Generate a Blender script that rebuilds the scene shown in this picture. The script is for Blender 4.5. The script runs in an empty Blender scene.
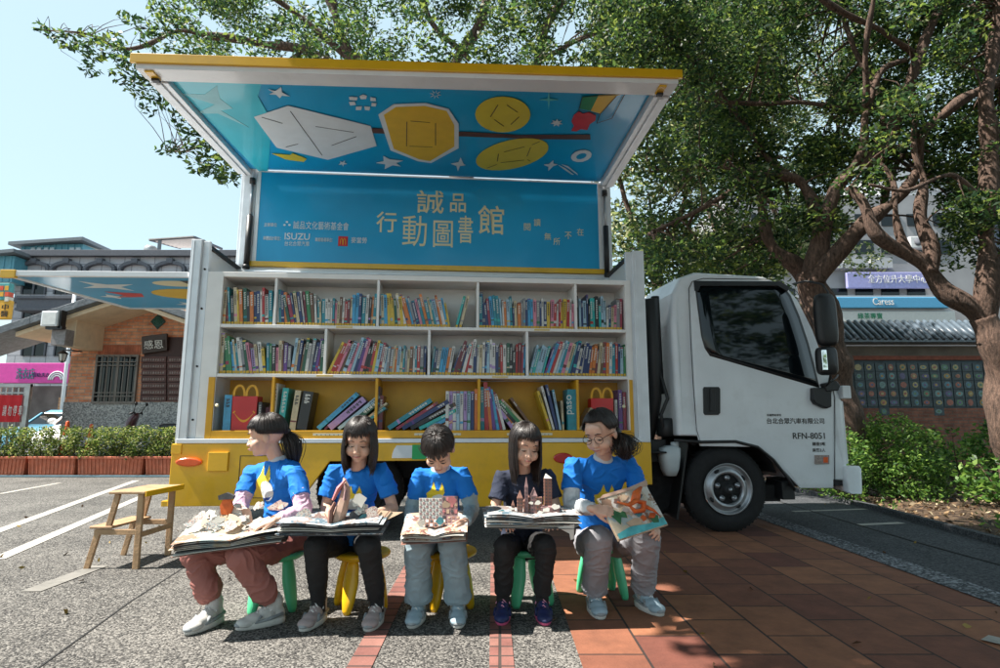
import bpy, bmesh, math, random
import numpy as np
from mathutils import Vector, Matrix, noise
from mathutils.bvhtree import BVHTree
random.seed(7); RNG = np.random.default_rng(7)
R = math.radians
C = bpy.context.scene.collection

# ------------------------------------------------------------------ camera numbers
FPX = 585.0; PITCH = R(8.8); CAMH = 0.96
_c, _s = math.cos(PITCH), math.sin(PITCH)
def ray(px, py):
    v = py - 334.0
    return Vector((px - 500.0, FPX*_c + v*_s, FPX*_s - v*_c))
def P(px, py, Y):
    r = ray(px, py); k = Y / r.y
    return Vector((r.x*k, Y, CAMH + r.z*k))
def G(px, py, z=0.0):
    r = ray(px, py); k = (z - CAMH) / r.z
    return Vector((r.x*k, r.y*k, z))
TRUCK = Vector((-2.68, 4.94, 0)); TA = R(5)
TM = Matrix.Translation(TRUCK) @ Matrix.Rotation(TA, 4, 'Z'); TMI = TM.inverted()
def plane_hit(px, py, p0, n):
    """hit of the photo ray with a plane in truck coordinates"""
    o = TMI @ Vector((0, 0, CAMH)); d = (TMI.to_3x3() @ ray(px, py))
    k = (Vector(p0) - o).dot(n) / d.dot(n)
    return o + d*k
def L(px, py, v=0.0):
    h = plane_hit(px, py, (0, v, 0), Vector((0, 1, 0)))
    return (h.x, h.z)

# ------------------------------------------------------------------ materials
MATS = {}
def mat(name, col, rough=0.6, metal=0.0, var=0.12, scale=8.0, bump=0.0, bscale=60.0, spec=0.5, coat=0.0, dirt=None, trans=0.0):
    if name in MATS: return MATS[name]
    m = bpy.data.materials.new(name); m.use_nodes = True
    nt = m.node_tree; b = nt.nodes['Principled BSDF']
    b.inputs['Roughness'].default_value = rough; b.inputs['Metallic'].default_value = metal
    b.inputs['Specular IOR Level'].default_value = spec
    if coat: b.inputs['Coat Weight'].default_value = coat; b.inputs['Coat Roughness'].default_value = 0.08
    tc = nt.nodes.new('ShaderNodeTexCoord')
    n = nt.nodes.new('ShaderNodeTexNoise'); n.inputs['Scale'].default_value = scale; n.inputs['Detail'].default_value = 6
    nt.links.new(tc.outputs['Object'], n.inputs['Vector'])
    r = nt.nodes.new('ShaderNodeValToRGB')
    r.color_ramp.elements[0].position = 0.3; r.color_ramp.elements[1].position = 0.7
    lo = [max(0, c*(1-var)) for c in col]; hi = [min(1, c*(1+var)) for c in col]
    r.color_ramp.elements[0].color = (*lo, 1); r.color_ramp.elements[1].color = (*hi, 1)
    nt.links.new(n.outputs['Fac'], r.inputs['Fac'])
    out = r.outputs['Color']
    if dirt:
        n2 = nt.nodes.new('ShaderNodeTexNoise'); n2.inputs['Scale'].default_value = dirt[1]; n2.inputs['Detail'].default_value = 8
        n2.inputs['Roughness'].default_value = 0.7
        nt.links.new(tc.outputs['Object'], n2.inputs['Vector'])
        r2 = nt.nodes.new('ShaderNodeValToRGB'); r2.color_ramp.elements[0].position = 0.5; r2.color_ramp.elements[1].position = 0.75
        mx = nt.nodes.new('ShaderNodeMixRGB'); mx.inputs['Color2'].default_value = (*dirt[0], 1)
        mu = nt.nodes.new('ShaderNodeMath'); mu.operation = 'MULTIPLY'; mu.inputs[1].default_value = dirt[2]
        nt.links.new(n2.outputs['Fac'], r2.inputs['Fac']); nt.links.new(r2.outputs['Color'], mu.inputs[0])
        nt.links.new(mu.outputs[0], mx.inputs['Fac']); nt.links.new(out, mx.inputs['Color1']); out = mx.outputs['Color']
    nt.links.new(out, b.inputs['Base Color'])
    if bump:
        n3 = nt.nodes.new('ShaderNodeTexNoise'); n3.inputs['Scale'].default_value = bscale; n3.inputs['Detail'].default_value = 4
        nt.links.new(tc.outputs['Object'], n3.inputs['Vector'])
        bp = nt.nodes.new('ShaderNodeBump'); bp.inputs['Strength'].default_value = bump; bp.inputs['Distance'].default_value = 0.02
        nt.links.new(n3.outputs['Fac'], bp.inputs['Height']); nt.links.new(bp.outputs['Normal'], b.inputs['Normal'])
    if trans:
        t = nt.nodes.new('ShaderNodeBsdfTranslucent'); ms = nt.nodes.new('ShaderNodeMixShader'); ms.inputs[0].default_value = trans
        t.inputs['Color'].default_value = (*[min(1, c*1.9) for c in col], 1)
        nt.links.new(b.outputs[0], ms.inputs[1]); nt.links.new(t.outputs[0], ms.inputs[2])
        nt.links.new(ms.outputs[0], nt.nodes['Material Output'].inputs['Surface'])
    MATS[name] = m
    return m

def brick_mat(name, c1, c2, mortar, bw, bh, ms=0.01, off=0.5, rough=0.85, axes='XZ', noisec=0.25, rot=0.0, bump=0.5, bias=0.0, mix_noise=None):
    if name in MATS: return MATS[name]
    m = bpy.data.materials.new(name); m.use_nodes = True
    nt = m.node_tree; b = nt.nodes['Principled BSDF']; b.inputs['Roughness'].default_value = rough
    tc = nt.nodes.new('ShaderNodeTexCoord'); sx = nt.nodes.new('ShaderNodeSeparateXYZ'); cx = nt.nodes.new('ShaderNodeCombineXYZ')
    nt.links.new(tc.outputs['Object'], sx.inputs[0])
    nt.links.new(sx.outputs[axes[0]], cx.inputs['X']); nt.links.new(sx.outputs[axes[1]], cx.inputs['Y'])
    br = nt.nodes.new('ShaderNodeTexBrick'); br.offset = off; br.inputs['Scale'].default_value = 1.0
    br.inputs['Brick Width'].default_value = bw; br.inputs['Row Height'].default_value = bh
    br.inputs['Mortar Size'].default_value = ms; br.inputs['Mortar Smooth'].default_value = 0.2; br.inputs['Bias'].default_value = bias
    br.inputs['Color1'].default_value = (*c1, 1); br.inputs['Color2'].default_value = (*c2, 1); br.inputs['Mortar'].default_value = (*mortar, 1)
    nt.links.new(cx.outputs[0], br.inputs['Vector'])
    n = nt.nodes.new('ShaderNodeTexNoise'); n.inputs['Scale'].default_value = 6; n.inputs['Detail'].default_value = 8; n.inputs['Roughness'].default_value = 0.7
    nt.links.new(tc.outputs['Object'], n.inputs['Vector'])
    mr = nt.nodes.new('ShaderNodeMapRange'); mr.inputs['From Min'].default_value = 0.3; mr.inputs['From Max'].default_value = 0.7
    mr.inputs['To Min'].default_value = 1-noisec; mr.inputs['To Max'].default_value = 1+noisec
    nt.links.new(n.outputs['Fac'], mr.inputs['Value'])
    mx = nt.nodes.new('ShaderNodeVectorMath'); mx.operation = 'SCALE'
    nt.links.new(br.outputs['Color'], mx.inputs[0]); nt.links.new(mr.outputs[0], mx.inputs['Scale'])
    nt.links.new(mx.outputs[0], b.inputs['Base Color'])
    n3 = nt.nodes.new('ShaderNodeTexNoise'); n3.inputs['Scale'].default_value = 90
    nt.links.new(tc.outputs['Object'], n3.inputs['Vector'])
    ad = nt.nodes.new('ShaderNodeMath'); ad.operation = 'MULTIPLY_ADD'; ad.inputs[1].default_value = -1.0
    nt.links.new(br.outputs['Fac'], ad.inputs[0]); 
    m2 = nt.nodes.new('ShaderNodeMath'); m2.operation = 'MULTIPLY'; m2.inputs[1].default_value = 0.3
    nt.links.new(n3.outputs['Fac'], m2.inputs[0]); nt.links.new(m2.outputs[0], ad.inputs[2])
    bp = nt.nodes.new('ShaderNodeBump'); bp.inputs['Strength'].default_value = bump; bp.inputs['Distance'].default_value = 0.008
    nt.links.new(ad.outputs[0], bp.inputs['Height']); nt.links.new(bp.outputs['Normal'], b.inputs['Normal'])
    MATS[name] = m
    return m

# ------------------------------------------------------------------ mesh builder
class MB:
    def __init__(s): s.v = []; s.f = []; s.mi = []; s.m = 0; s.sm = []; s.smooth = False; s.M = None
    def _add(s, vs, fs, smooth=None):
        o = len(s.v)
        if s.M is not None: vs = [s.M @ Vector(v) for v in vs]
        s.v += [tuple(v) for v in vs]
        for f in fs:
            s.f.append(tuple(i+o for i in f)); s.mi.append(s.m); s.sm.append(s.smooth if smooth is None else smooth)
        return s
    def box(s, x0, x1, y0, y1, z0, z1):
        vs = [(x, y, z) for z in (z0, z1) for y in (y0, y1) for x in (x0, x1)]
        return s._add(vs, [(0,2,3,1),(4,5,7,6),(0,1,5,4),(2,6,7,3),(0,4,6,2),(1,3,7,5)])
    def hexa(s, pts):
        """8 corners: 4 of the bottom ring then 4 of the top ring, same order"""
        return s._add(pts, [(3,2,1,0),(4,5,6,7),(0,1,5,4),(1,2,6,5),(2,3,7,6),(3,0,4,7)])
    def beam(s, a, b, w, h, up=(0,0,1)):
        a = Vector(a); b = Vector(b); d = (b-a).normalized(); u = Vector(up)
        if abs(d.dot(u)) > 0.98: u = Vector((0,1,0))
        sd = d.cross(u).normalized(); u = sd.cross(d).normalized()
        q = [sd*(-w/2)+u*(-h/2), sd*(w/2)+u*(-h/2), sd*(w/2)+u*(h/2), sd*(-w/2)+u*(h/2)]
        return s.hexa([a+x for x in q]+[b+x for x in q])
    def prism(s, poly, y0, y1, axes='xz'):
        n = len(poly)
        def mk(p, t):
            return (p[0], t, p[1]) if axes == 'xz' else ((p[0], p[1], t) if axes == 'xy' else (t, p[0], p[1]))
        vs = [mk(p, y0) for p in poly] + [mk(p, y1) for p in poly]
        fs = [tuple(range(n))[::-1], tuple(range(n, 2*n))] + [(i, (i+1) % n, n+(i+1) % n, n+i) for i in range(n)]
        return s._add(vs, fs)
    def loft(s, rings, closed=True, cap=True, smooth=None):
        n = len(rings[0]); vs = [p for r in rings for p in r]; fs = []
        for k in range(len(rings)-1):
            for i in range(n if closed else n-1):
                j = (i+1) % n
                fs.append((k*n+i, k*n+j, (k+1)*n+j, (k+1)*n+i))
        if cap and closed:
            fs.append(tuple(range(n))[::-1]); fs.append(tuple((len(rings)-1)*n+i for i in range(n)))
        return s._add(vs, fs, smooth)
    def ell_rings(s, rings, n=20, smooth=None, power=1.0):
        """rings: (centre, vecA, vecB)"""
        out = []
        for c, a, b in rings:
            c = Vector(c); a = Vector(a); b = Vector(b)
            r = []
            for i in range(n):
                t = 2*math.pi*i/n; ct, st = math.cos(t), math.sin(t)
                if power != 1.0:
                    ct = math.copysign(abs(ct)**power, ct); st = math.copysign(abs(st)**power, st)
                r.append(c + a*ct + b*st)
            out.append(r)
        return s.loft(out, smooth=smooth)
    def tube(s, pts, rad, n=8, smooth=True, flat=1.0):
        pts = [Vector(p) for p in pts]
        if not hasattr(rad, '__len__'): rad = [rad]*len(pts)
        rings = []; prev = None
        for i, p in enumerate(pts):
            d = (pts[min(i+1, len(pts)-1)] - pts[max(i-1, 0)])
            d = d.normalized() if d.length > 1e-9 else Vector((0,0,1))
            if prev is None:
                u = Vector((0,0,1)) if abs(d.z) < 0.9 else Vector((1,0,0))
                sd = d.cross(u).normalized()
            else:
                sd = (prev - d*prev.dot(d))
                sd = sd.normalized() if sd.length > 1e-6 else d.orthogonal().normalized()
            prev = sd; u = sd.cross(d)
            rings.append([p + (sd*math.cos(2*math.pi*k/n) + u*math.sin(2*math.pi*k/n)*flat)*rad[i] for k in range(n)])
        return s.loft(rings, smooth=smooth)
    def capsule(s, a, b, ra, rb, n=14):
        a = Vector(a); b = Vector(b); d = b-a; ln = d.length
        d = d.normalized() if ln > 1e-9 else Vector((0,0,1))
        pts = []; rr = []
        for k in range(5):
            t = math.pi/2*k/4.5; t = math.pi/2 - t
            pts.append(a - d*ra*math.sin(t)); rr.append(max(ra*math.cos(t), ra*0.08))
        for k in range(5):
            t = math.pi/2*(k+0.5)/4.5
            pts.append(b + d*rb*math.sin(min(t, math.pi/2))); rr.append(max(rb*math.cos(min(t, math.pi/2)), rb*0.08))
        return s.tube(pts, rr, n)
    def ball(s, c, r, M=None, nu=18, nv=12):
        if not hasattr(r, '__len__'): r = (r, r, r)
        vs = []; M = M or Matrix.Identity(3); c = Vector(c)
        for j in range(1, nv):
            t = math.pi*j/nv
            for i in range(nu):
                a = 2*math.pi*i/nu
                vs.append(c + M @ Vector((r[0]*math.sin(t)*math.cos(a), r[1]*math.sin(t)*math.sin(a), r[2]*math.cos(t))))
        vs.append(c + M @ Vector((0,0,r[2]))); vs.append(c + M @ Vector((0,0,-r[2]))); T = len(vs)-2; B = T+1
        fs = []
        for j in range(nv-2):
            for i in range(nu):
                k = (i+1) % nu
                fs.append((j*nu+i, (j+1)*nu+i, (j+1)*nu+k, j*nu+k))
        for i in range(nu):
            k = (i+1) % nu
            fs.append((T, i, k)); fs.append((B, (nv-2)*nu+k, (nv-2)*nu+i))
        return s._add(vs, fs, True)
    def lathe(s, prof, c=(0,0,0), axis='z', n=32, smooth=True, cap=True):
        """prof: (radius, height) list; axis y means heights run along y"""
        rings = []
        for r, h in prof:
            ring = []
            for i in range(n):
                t = 2*math.pi*i/n; x, y = r*math.cos(t), r*math.sin(t)
                ring.append((c[0]+x, c[1]+y, c[2]+h) if axis == 'z' else ((c[0]+x, c[1]+h, c[2]+y) if axis == 'y' else (c[0]+h, c[1]+x, c[2]+y)))
            rings.append(ring)
        return s.loft(rings, smooth=smooth, cap=cap)
    def mesh(s, name):
        me = bpy.data.meshes.new(name); me.from_pydata(s.v, [], s.f)
        me.polygons.foreach_set('material_index', s.mi)
        me.polygons.foreach_set('use_smooth', s.sm)
        bm = bmesh.new(); bm.from_mesh(me); bmesh.ops.recalc_face_normals(bm, faces=bm.faces); bm.to_mesh(me); bm.free()
        me.update(); return me
    def build(s, name, mats, parent=None, bevel=0, seg=2, world=False, remesh=0, smooth_it=0, disp=None, angle=40):
        me = s.mesh(name); o = bpy.data.objects.new(name, me); C.objects.link(o)
        if not isinstance(mats, (list, tuple)): mats = [mats]
        for m in mats: me.materials.append(m)
        if parent: 
            o.parent = parent
            if world: o.matrix_parent_inverse = parent.matrix_basis.inverted()
        if bevel:
            b = o.modifiers.new('bevel', 'BEVEL'); b.width = bevel; b.segments = seg; b.limit_method = 'ANGLE'; b.angle_limit = R(angle)
            b.harden_normals = False
        if remesh:
            r = o.modifiers.new('r', 'REMESH'); r.mode = 'VOXEL'; r.voxel_size = remesh; r.use_smooth_shade = True
            if smooth_it:
                sm = o.modifiers.new('s', 'SMOOTH'); sm.factor = 0.5; sm.iterations = smooth_it
            dg = bpy.context.evaluated_depsgraph_get(); dg.update()
            me2 = bpy.data.meshes.new_from_object(o.evaluated_get(dg)); o.modifiers.clear()
            me2.name = name; o.data = me2; bpy.data.meshes.remove(me)
            if disp:
                n = len(me2.vertices); co = np.empty(n*3); me2.vertices.foreach_get('co', co); co = co.reshape(-1, 3)
                nn = np.empty(n*3); me2.vertices.foreach_get('normal', nn); nn = nn.reshape(-1, 3)
                for i in range(n): co[i] += nn[i]*disp(Vector(co[i]), Vector(nn[i]))
                me2.vertices.foreach_set('co', co.ravel()); me2.update()
            me2.polygons.foreach_set('use_smooth', [True]*len(me2.polygons))
            if len(me2.materials) == 0: me2.materials.append(mats[0])
        return o

def empty(name, loc, rz=0.0):
    o = bpy.data.objects.new(name, None); C.objects.link(o); o.location = loc; o.rotation_euler = (0, 0, rz); o.empty_display_size = 0.2
    return o
def tag(o, label=None, cat=None, group=None, kind=None):
    if label: o['label'] = label
    if cat: o['category'] = cat
    if group: o['group'] = group
    if kind: o['kind'] = kind
    return o
def copy_tree(o, parent=None):
    c = o.copy(); C.objects.link(c)
    if parent: c.parent = parent
    for ch in list(o.children): copy_tree(ch, c)
    return c

FONT = None
def text(s, size, name, m, parent, M, thick=0.0006, width=None, bold=0.0, world=False, height=None):
    cu = bpy.data.curves.new('t', 'FONT'); cu.body = s; cu.size = size; cu.extrude = thick; cu.offset = bold
    cu.resolution_u = 3
    to = bpy.data.objects.new('t', cu); C.objects.link(to)
    dg = bpy.context.evaluated_depsgraph_get(); dg.update()
    me = bpy.data.meshes.new_from_object(to.evaluated_get(dg)); bpy.data.objects.remove(to)
    me.name = name
    if len(me.vertices):
        xs = [v.co.x for v in me.vertices]; ys = [v.co.y for v in me.vertices]
        w = max(xs)-min(xs); k = (width/w) if width else 1.0
        ky = (height/max(1e-6, max(ys)-min(ys))) if height else k
        T = Matrix.Diagonal((k, ky, 1, 1)) @ Matrix.Translation((-min(xs), -min(ys), 0))
        me.transform(M @ T)
    me.materials.clear(); me.materials.append(m)
    o = bpy.data.objects.new(name, me); C.objects.link(o)
    if parent:
        o.parent = parent
        if world: o.matrix_parent_inverse = parent.matrix_basis.inverted()
    return o
FACE_CAM = Matrix.Rotation(R(90), 4, 'X')      # text in xz facing -y

def star(cx, cy, r0, r1, n, rot=0.0, sx=1, sy=1):
    return [(cx+sx*(r0 if i % 2 == 0 else r1)*math.cos(rot+math.pi*i/n), cy+sy*(r0 if i % 2 == 0 else r1)*math.sin(rot+math.pi*i/n)) for i in range(2*n)]
def ellip(cx, cy, a, b, rot=0, n=28):
    return [(cx+a*math.cos(t)*math.cos(rot)-b*math.sin(t)*math.sin(rot), cy+a*math.cos(t)*math.sin(rot)+b*math.sin(t)*math.cos(rot)) for t in [2*math.pi*i/n for i in range(n)]]

# ------------------------------------------------------------------ world, sun, camera
sc = bpy.context.scene
w = bpy.data.worlds.new('World'); sc.world = w; w.use_nodes = True
nt = w.node_tree; bg = nt.nodes['Background']
SUN = Vector((-0.66, -0.09, 1.0)).normalized()      # towards the sun
el = math.asin(SUN.z); az = math.atan2(SUN.x, SUN.y)
sky = nt.nodes.new('ShaderNodeTexSky'); sky.sky_type = 'NISHITA'; sky.sun_disc = False
sky.sun_elevation = el; sky.sun_rotation = az; sky.air_density = 1.2; sky.dust_density = .6; sky.ozone_density = 1.2
wmx = nt.nodes.new('ShaderNodeMixRGB'); wmx.inputs[0].default_value = .68; wmx.inputs['Color2'].default_value = (3.7, 4.85, 5.05, 1)
nt.links.new(sky.outputs[0], wmx.inputs['Color1']); nt.links.new(wmx.outputs[0], bg.inputs['Color']); bg.inputs['Strength'].default_value = 0.082
sl = bpy.data.lights.new('sun', 'SUN'); sl.energy = 4.8; sl.angle = R(0.5); sl.color = (1.0, 0.94, 0.86)
so = bpy.data.objects.new('sun', sl); C.objects.link(so); so.rotation_euler = SUN.to_track_quat('Z', 'Y').to_euler(); so.location = (-20, 0, 30)
cam = bpy.data.cameras.new('camera'); co = bpy.data.objects.new('camera', cam); C.objects.link(co)
cam.sensor_width = 36; cam.lens = FPX*36/1000; cam.clip_end = 2000; cam.clip_start = 0.05
co.location = (0, 0, CAMH); co.rotation_euler = (R(90)+PITCH, 0, 0); sc.camera = co
sc.view_settings.view_transform = 'Standard'; sc.view_settings.look = 'None'; sc.view_settings.gamma = 1.0
sc.view_settings.exposure = 1.38
sc.render.film_transparent = False
sc.cycles.max_bounces = 6; sc.cycles.diffuse_bounces = 3; sc.cycles.glossy_bounces = 3; sc.cycles.transparent_max_bounces = 6; sc.cycles.transmission_bounces = 3
sc.cycles.caustics_reflective = False; sc.cycles.caustics_refractive = False
# ================================================================== SETTING
def speckle_mat(name, dark, mid, light, scale=170.0, rough=0.9, shift=0.0, crackcol=None):
    m = bpy.data.materials.new(name); m.use_nodes = True; nt = m.node_tree; b = nt.nodes['Principled BSDF']
    b.inputs['Roughness'].default_value = rough; b.inputs['Specular IOR Level'].default_value = 0.3
    tc = nt.nodes.new('ShaderNodeTexCoord')
    vo = nt.nodes.new('ShaderNodeTexVoronoi'); vo.inputs['Scale'].default_value = scale*0.38; vo.inputs['Randomness'].default_value = 1.0
    nt.links.new(tc.outputs['Object'], vo.inputs['Vector'])
    sp = nt.nodes.new('ShaderNodeSeparateColor'); nt.links.new(vo.outputs['Color'], sp.inputs[0])
    n = nt.nodes.new('ShaderNodeTexNoise'); n.inputs['Scale'].default_value = 1.1; n.inputs['Detail'].default_value = 9; n.inputs['Roughness'].default_value = 0.65
    nt.links.new(tc.outputs['Object'], n.inputs['Vector'])
    mr = nt.nodes.new('ShaderNodeMapRange'); mr.inputs['From Min'].default_value = .35; mr.inputs['From Max'].default_value = .65
    mr.inputs['To Min'].default_value = -0.17; mr.inputs['To Max'].default_value = 0.14
    nt.links.new(n.outputs['Fac'], mr.inputs['Value'])
    ad = nt.nodes.new('ShaderNodeMath'); ad.operation = 'ADD'
    nt.links.new(sp.outputs[0], ad.inputs[0]); nt.links.new(mr.outputs[0], ad.inputs[1])
    cr = nt.nodes.new('ShaderNodeValToRGB'); e = cr.color_ramp.elements
    e[0].position = 0.12; e[0].color = (*dark, 1); e[1].position = 0.9; e[1].color = (*light, 1)
    x = e.new(0.5); x.color = (*mid, 1)
    nt.links.new(ad.outputs[0], cr.inputs['Fac']); nt.links.new(cr.outputs[0], b.inputs['Base Color'])
    bp = nt.nodes.new('ShaderNodeBump'); bp.inputs['Strength'].default_value = 0.7; bp.inputs['Distance'].default_value = 0.006
    nt.links.new(vo.outputs['Distance'], bp.inputs['Height']); bp.invert = True
    nt.links.new(bp.outputs['Normal'], b.inputs['Normal'])
    return m
M_asph = speckle_mat('aggregate_asphalt', (.028,.027,.026), (.095,.09,.083), (.24,.228,.207), 340)
M_path = speckle_mat('path_concrete', (.03,.033,.037), (.06,.064,.07), (.10,.104,.11), 220)
M_gravel = speckle_mat('path_gravel', (.03,.034,.038), (.10,.105,.115), (.30,.31,.33), 190)
M_soil = speckle_mat('soil', (.02,.012,.008), (.05,.03,.018), (.11,.075,.045), 60)
M_paver = brick_mat('paver', (.13,.040,.026), (.29,.115,.055), (.03,.018,.014), .44, .305, ms=.006, off=.5, axes='YX', noisec=.28, bump=.8)
M_strip = brick_mat('strip_brick', (.17,.06,.05), (.26,.12,.095), (.05,.035,.03), 1.0, .105, ms=.007, off=0, axes='XY', noisec=.25)
M_white = mat('road_paint', (.40,.375,.335), .8, dirt=((.15,.14,.125), 16, .85)); M_worn = mat('road_paint_worn', (.20,.19,.17), .85, dirt=((.10,.095,.085), 7, 1.0))

def sheet(name, poly, z, m, kind='structure', t=None):
    b = MB(); n = len(poly)
    b._add([(x, y, z) for x, y in poly], [tuple(range(n))])
    me = b.mesh(name)
    if me.polygons[0].normal.z < 0: me.flip_normals()
    o = bpy.data.objects.new(name, me); C.objects.link(o); me.materials.append(m); tag(o, kind=kind); return o
sheet('ground', [(-400,-60),(400,-60),(400,600),(-400,600)], 0.0, M_asph)
sheet('paved_walk', [(.33,-8),(2.66,-8),(2.66,11),(.33,11)], .004, M_paver)
sheet('gravel_edge', [(2.66,-8),(2.88,-8),(2.86,11),(2.66,11)], .008, M_gravel)
sheet('path', [(2.88,-8),(3.98,-8),(4.02,4.8),(4.25,7.0),(4.3,11),(2.86,11)], .008, M_path)
sheet('soil_bed', [(3.98,-8),(60,-8),(60,60),(4.3,60),(4.3,11),(4.25,7.0),(4.02,4.8)], .02, M_soil)
# thin path joint and kerb lip beside the soil
b = MB(); b.tube([(3.42,-4,.004),(3.40,2,.004),(3.44,3.4,.004),(3.40,5,.004),(3.5,8,.004)], .012, 5); b.build('path_joint', mat('joint_black', (.02,.02,.02), .9)) ['kind'] = 'structure'
b = MB()
pp = [(3.98,-4),(4.02,4.8),(4.25,7.0),(4.3,11)]
for (x0,y0),(x1,y1) in zip(pp, pp[1:]): b.beam((x0,y0,.03), (x1,y1,.03), .07, .06)
b.build('path_kerb', M_path)['kind'] = 'structure'
# narrow red brick bands let into the asphalt
sheet('brick_band', [(-.475,-3),(-.375,-3),(-.565,4.6),(-.665,4.6)], .004, M_strip)
sheet('brick_band', [(.03,-3),(.13,-3),(.03,4.6),(-.07,4.6)], .004, M_strip)
# painted lines
def line(a, b_, wd, name='painted_line', z=.004, m=None):
    a = Vector((*a, z)); b2 = Vector((*b_, z)); d = (b2-a).normalized(); s_ = Vector((-d.y, d.x, 0))*wd/2
    sheet(name, [((a-s_).x,(a-s_).y),((b2-s_).x,(b2-s_).y),((b2+s_).x,(b2+s_).y),((a+s_).x,(a+s_).y)], z, m or M_white)
line((-4.52,5.4), (-6.3,10.4), .11); line((-3.62,4.4), (-5.2,9.3), .11)
line(tuple(G(30,592).xy), tuple(G(100,566).xy), .12, m=M_worn)
line(tuple(G(-60,468).xy), tuple(G(95,462).xy), .14)
line(tuple(G(0,494).xy), tuple(G(60,483).xy), .08)
line(tuple(G(793,512.5).xy), tuple(G(866,510).xy), .07, z=.012)
line(tuple(G(858,526).xy), tuple(G(902,524).xy), .09, z=.012)
line(tuple(G(985,640).xy), tuple(G(1010,646).xy), .10, z=.012)
M_joint = MATS['joint_black']
def seam(a, b_, wd):
    a = G(*a); b2 = G(*b_); d = (b2-a).normalized(); s_ = Vector((-d.y,d.x,0))*wd/2
    sheet('pavement_joint', [((a-s_).x,(a-s_).y),((b2-s_).x,(b2-s_).y),((b2+s_).x,(b2+s_).y),((a+s_).x,(a+s_).y)], .003, M_joint)
seam((33,672),(133,600),.009); seam((133.3,600),(196,560),.008); seam((0,665),(-60,690),.006)
seam((262,540),(196,560),.006)

# ================================================================== TRUCK
truck = empty('mobile_library_truck', TRUCK, TA)
tag(truck, 'white and yellow mobile library truck with its side wing raised over the open bookshelves', 'truck')
W = mat('truck_white', (.76,.78,.80), .38, var=.05, scale=3, coat=.3, dirt=((.45,.43,.40), 5, .25))
WI = mat('shelf_white', (.84,.82,.79), .5, var=.04)
ALU = mat('aluminium', (.74,.77,.80), .42, metal=.2, var=.06)
YEL = mat('yellow_paint', (.76,.43,.010), .36, var=.06, scale=4, coat=.4, dirt=((.42,.23,.03), 9, .35))
YIN = mat('yellow_shelf', (.68,.345,.012), .45, var=.08)
BLK = mat('black_plastic', (.014,.014,.015), .45, bump=.15, bscale=200)
CHS = mat('chassis_black', (.012,.012,.013), .7, var=.3, scale=12, bump=.4, bscale=30)
RUB = mat('rubber', (.013,.013,.014), .82, var=.25, scale=20, bump=.3, bscale=120)
STL = mat('wheel_steel', (.42,.43,.45), .38, metal=.75, var=.15, scale=14)
GLS = mat('tinted_glass', (.004,.007,.009), .04, var=.3, spec=.45)
ORG = mat('orange_lens', (.75,.10,.01), .2, var=.15, coat=.6)
BLUE = mat('panel_blue', (.0,.33,.62), .42, var=.10, scale=1.2, coat=.35)
BLUE2 = mat('panel_glare', (.02,.46,.58), .42, var=.12, scale=1.5, coat=.35)  # lighter panel blue, used for the painted sun glare
AW = mat('art_white', (.66,.70,.72), .4, var=.04); AY = mat('art_yellow', (.72,.44,.01), .4, var=.06); AYG = mat('art_lemon', (.66,.52,.02), .4, var=.05)
AK = mat('art_black', (.02,.015,.012), .5); ABR = mat('art_brown', (.10,.03,.012), .5); AG = mat('art_green', (.0,.22,.06), .4); AR = mat('art_red', (.55,.01,.015), .4)
ACR = mat('art_cream', (.74,.66,.42), .4, var=.04); ATL = mat('art_pale_teal', (.12,.55,.58), .4)

UL, DEP = 4.0, 2.0
# --- box shell (rear wall, front wall, far wall, floor, far roof half)
b = MB(); b.box(0,.035,.06,DEP,.82,2.55); b.build('rear_wall', W, truck, .004)
b = MB(); b.box(UL-.035,UL,.06,DEP,.82,2.55); b.build('front_wall', W, truck, .004)
b = MB(); b.box(.036,UL-.036,DEP-.05,DEP,.80,2.549); b.build('far_wall', W, truck)
b = MB(); b.box(0,UL,1.02,DEP,2.552,2.60); b.build('roof', W, truck, .006)
b = MB(); b.box(.036,UL-.036,.05,DEP-.05,.72,.80); b.build('floor', ALU, truck)
b = MB(); b.box(.036,UL-.036,.94,1.0,2.44,2.55); b.box(.1,UL-.1,.93,.94,2.52,2.535); b.build('roof_beam', ALU, truck, .004)
# top rails of the two end walls
for u in (.0, UL-.06):
    b = MB(); b.box(u,u+.06,.06,1.0,2.551,2.585); b.build('top_rail', BLK, truck, .004)
# --- corner posts with folded profile
for u0, u1, mid in ((-.012,.075,.135),(3.925,4.03,3.865)):
    b = MB(); b.box(min(u0,u1),max(u0,u1),-.02,.06,.805,2.56)
    b.box(min(u1,mid),max(u1,mid),.012,.05,.805,2.555)
    b.box(u0+.02,u0+.03,-.026,-.02,.81,2.55)
    p = b.build('corner_post', ALU, truck, .004)
    sb = MB()
    for z in (1.0,1.45,1.95,2.3):
        sb.lathe([(.0,-.004),(.009,-.004),(.009,.012)], ((u1+mid)/2, .008, z), 'y', 12)
    sb.build('screw', CHS, p)
# --- built-in bookcase
SH = [(2.228,2.28),(1.785,1.82),(1.355,1.385)]
z0c = .84
fr = MB(); fr.box(.14,.272,.0,.34,.842,2.28); fr.box(3.846,3.90,.0,.34,.842,2.28)
fr.box(.272,3.846,.0,.34,2.235,2.28)
bk = fr.build('bookcase', WI, truck, .003)
b = MB(); b.box(.272,3.846,.325,.34,1.386,2.234); b.build('back_panel', WI, bk)
for z in (1.79,1.362):
    b = MB(); b.box(.2725,3.8455,.004,.325,z,z+.028); b.build('shelf', WI, bk, .002)
for u, za, zb in [(u,1.819,2.234) for u in (.718,1.604,2.491,3.387)]+[(u,1.391,1.789) for u in (1.165,2.062,2.937)]:
    b = MB(); b.box(u-.011,u+.011,.008,.324,za,zb); b.build('divider', WI, bk, .002)
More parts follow.
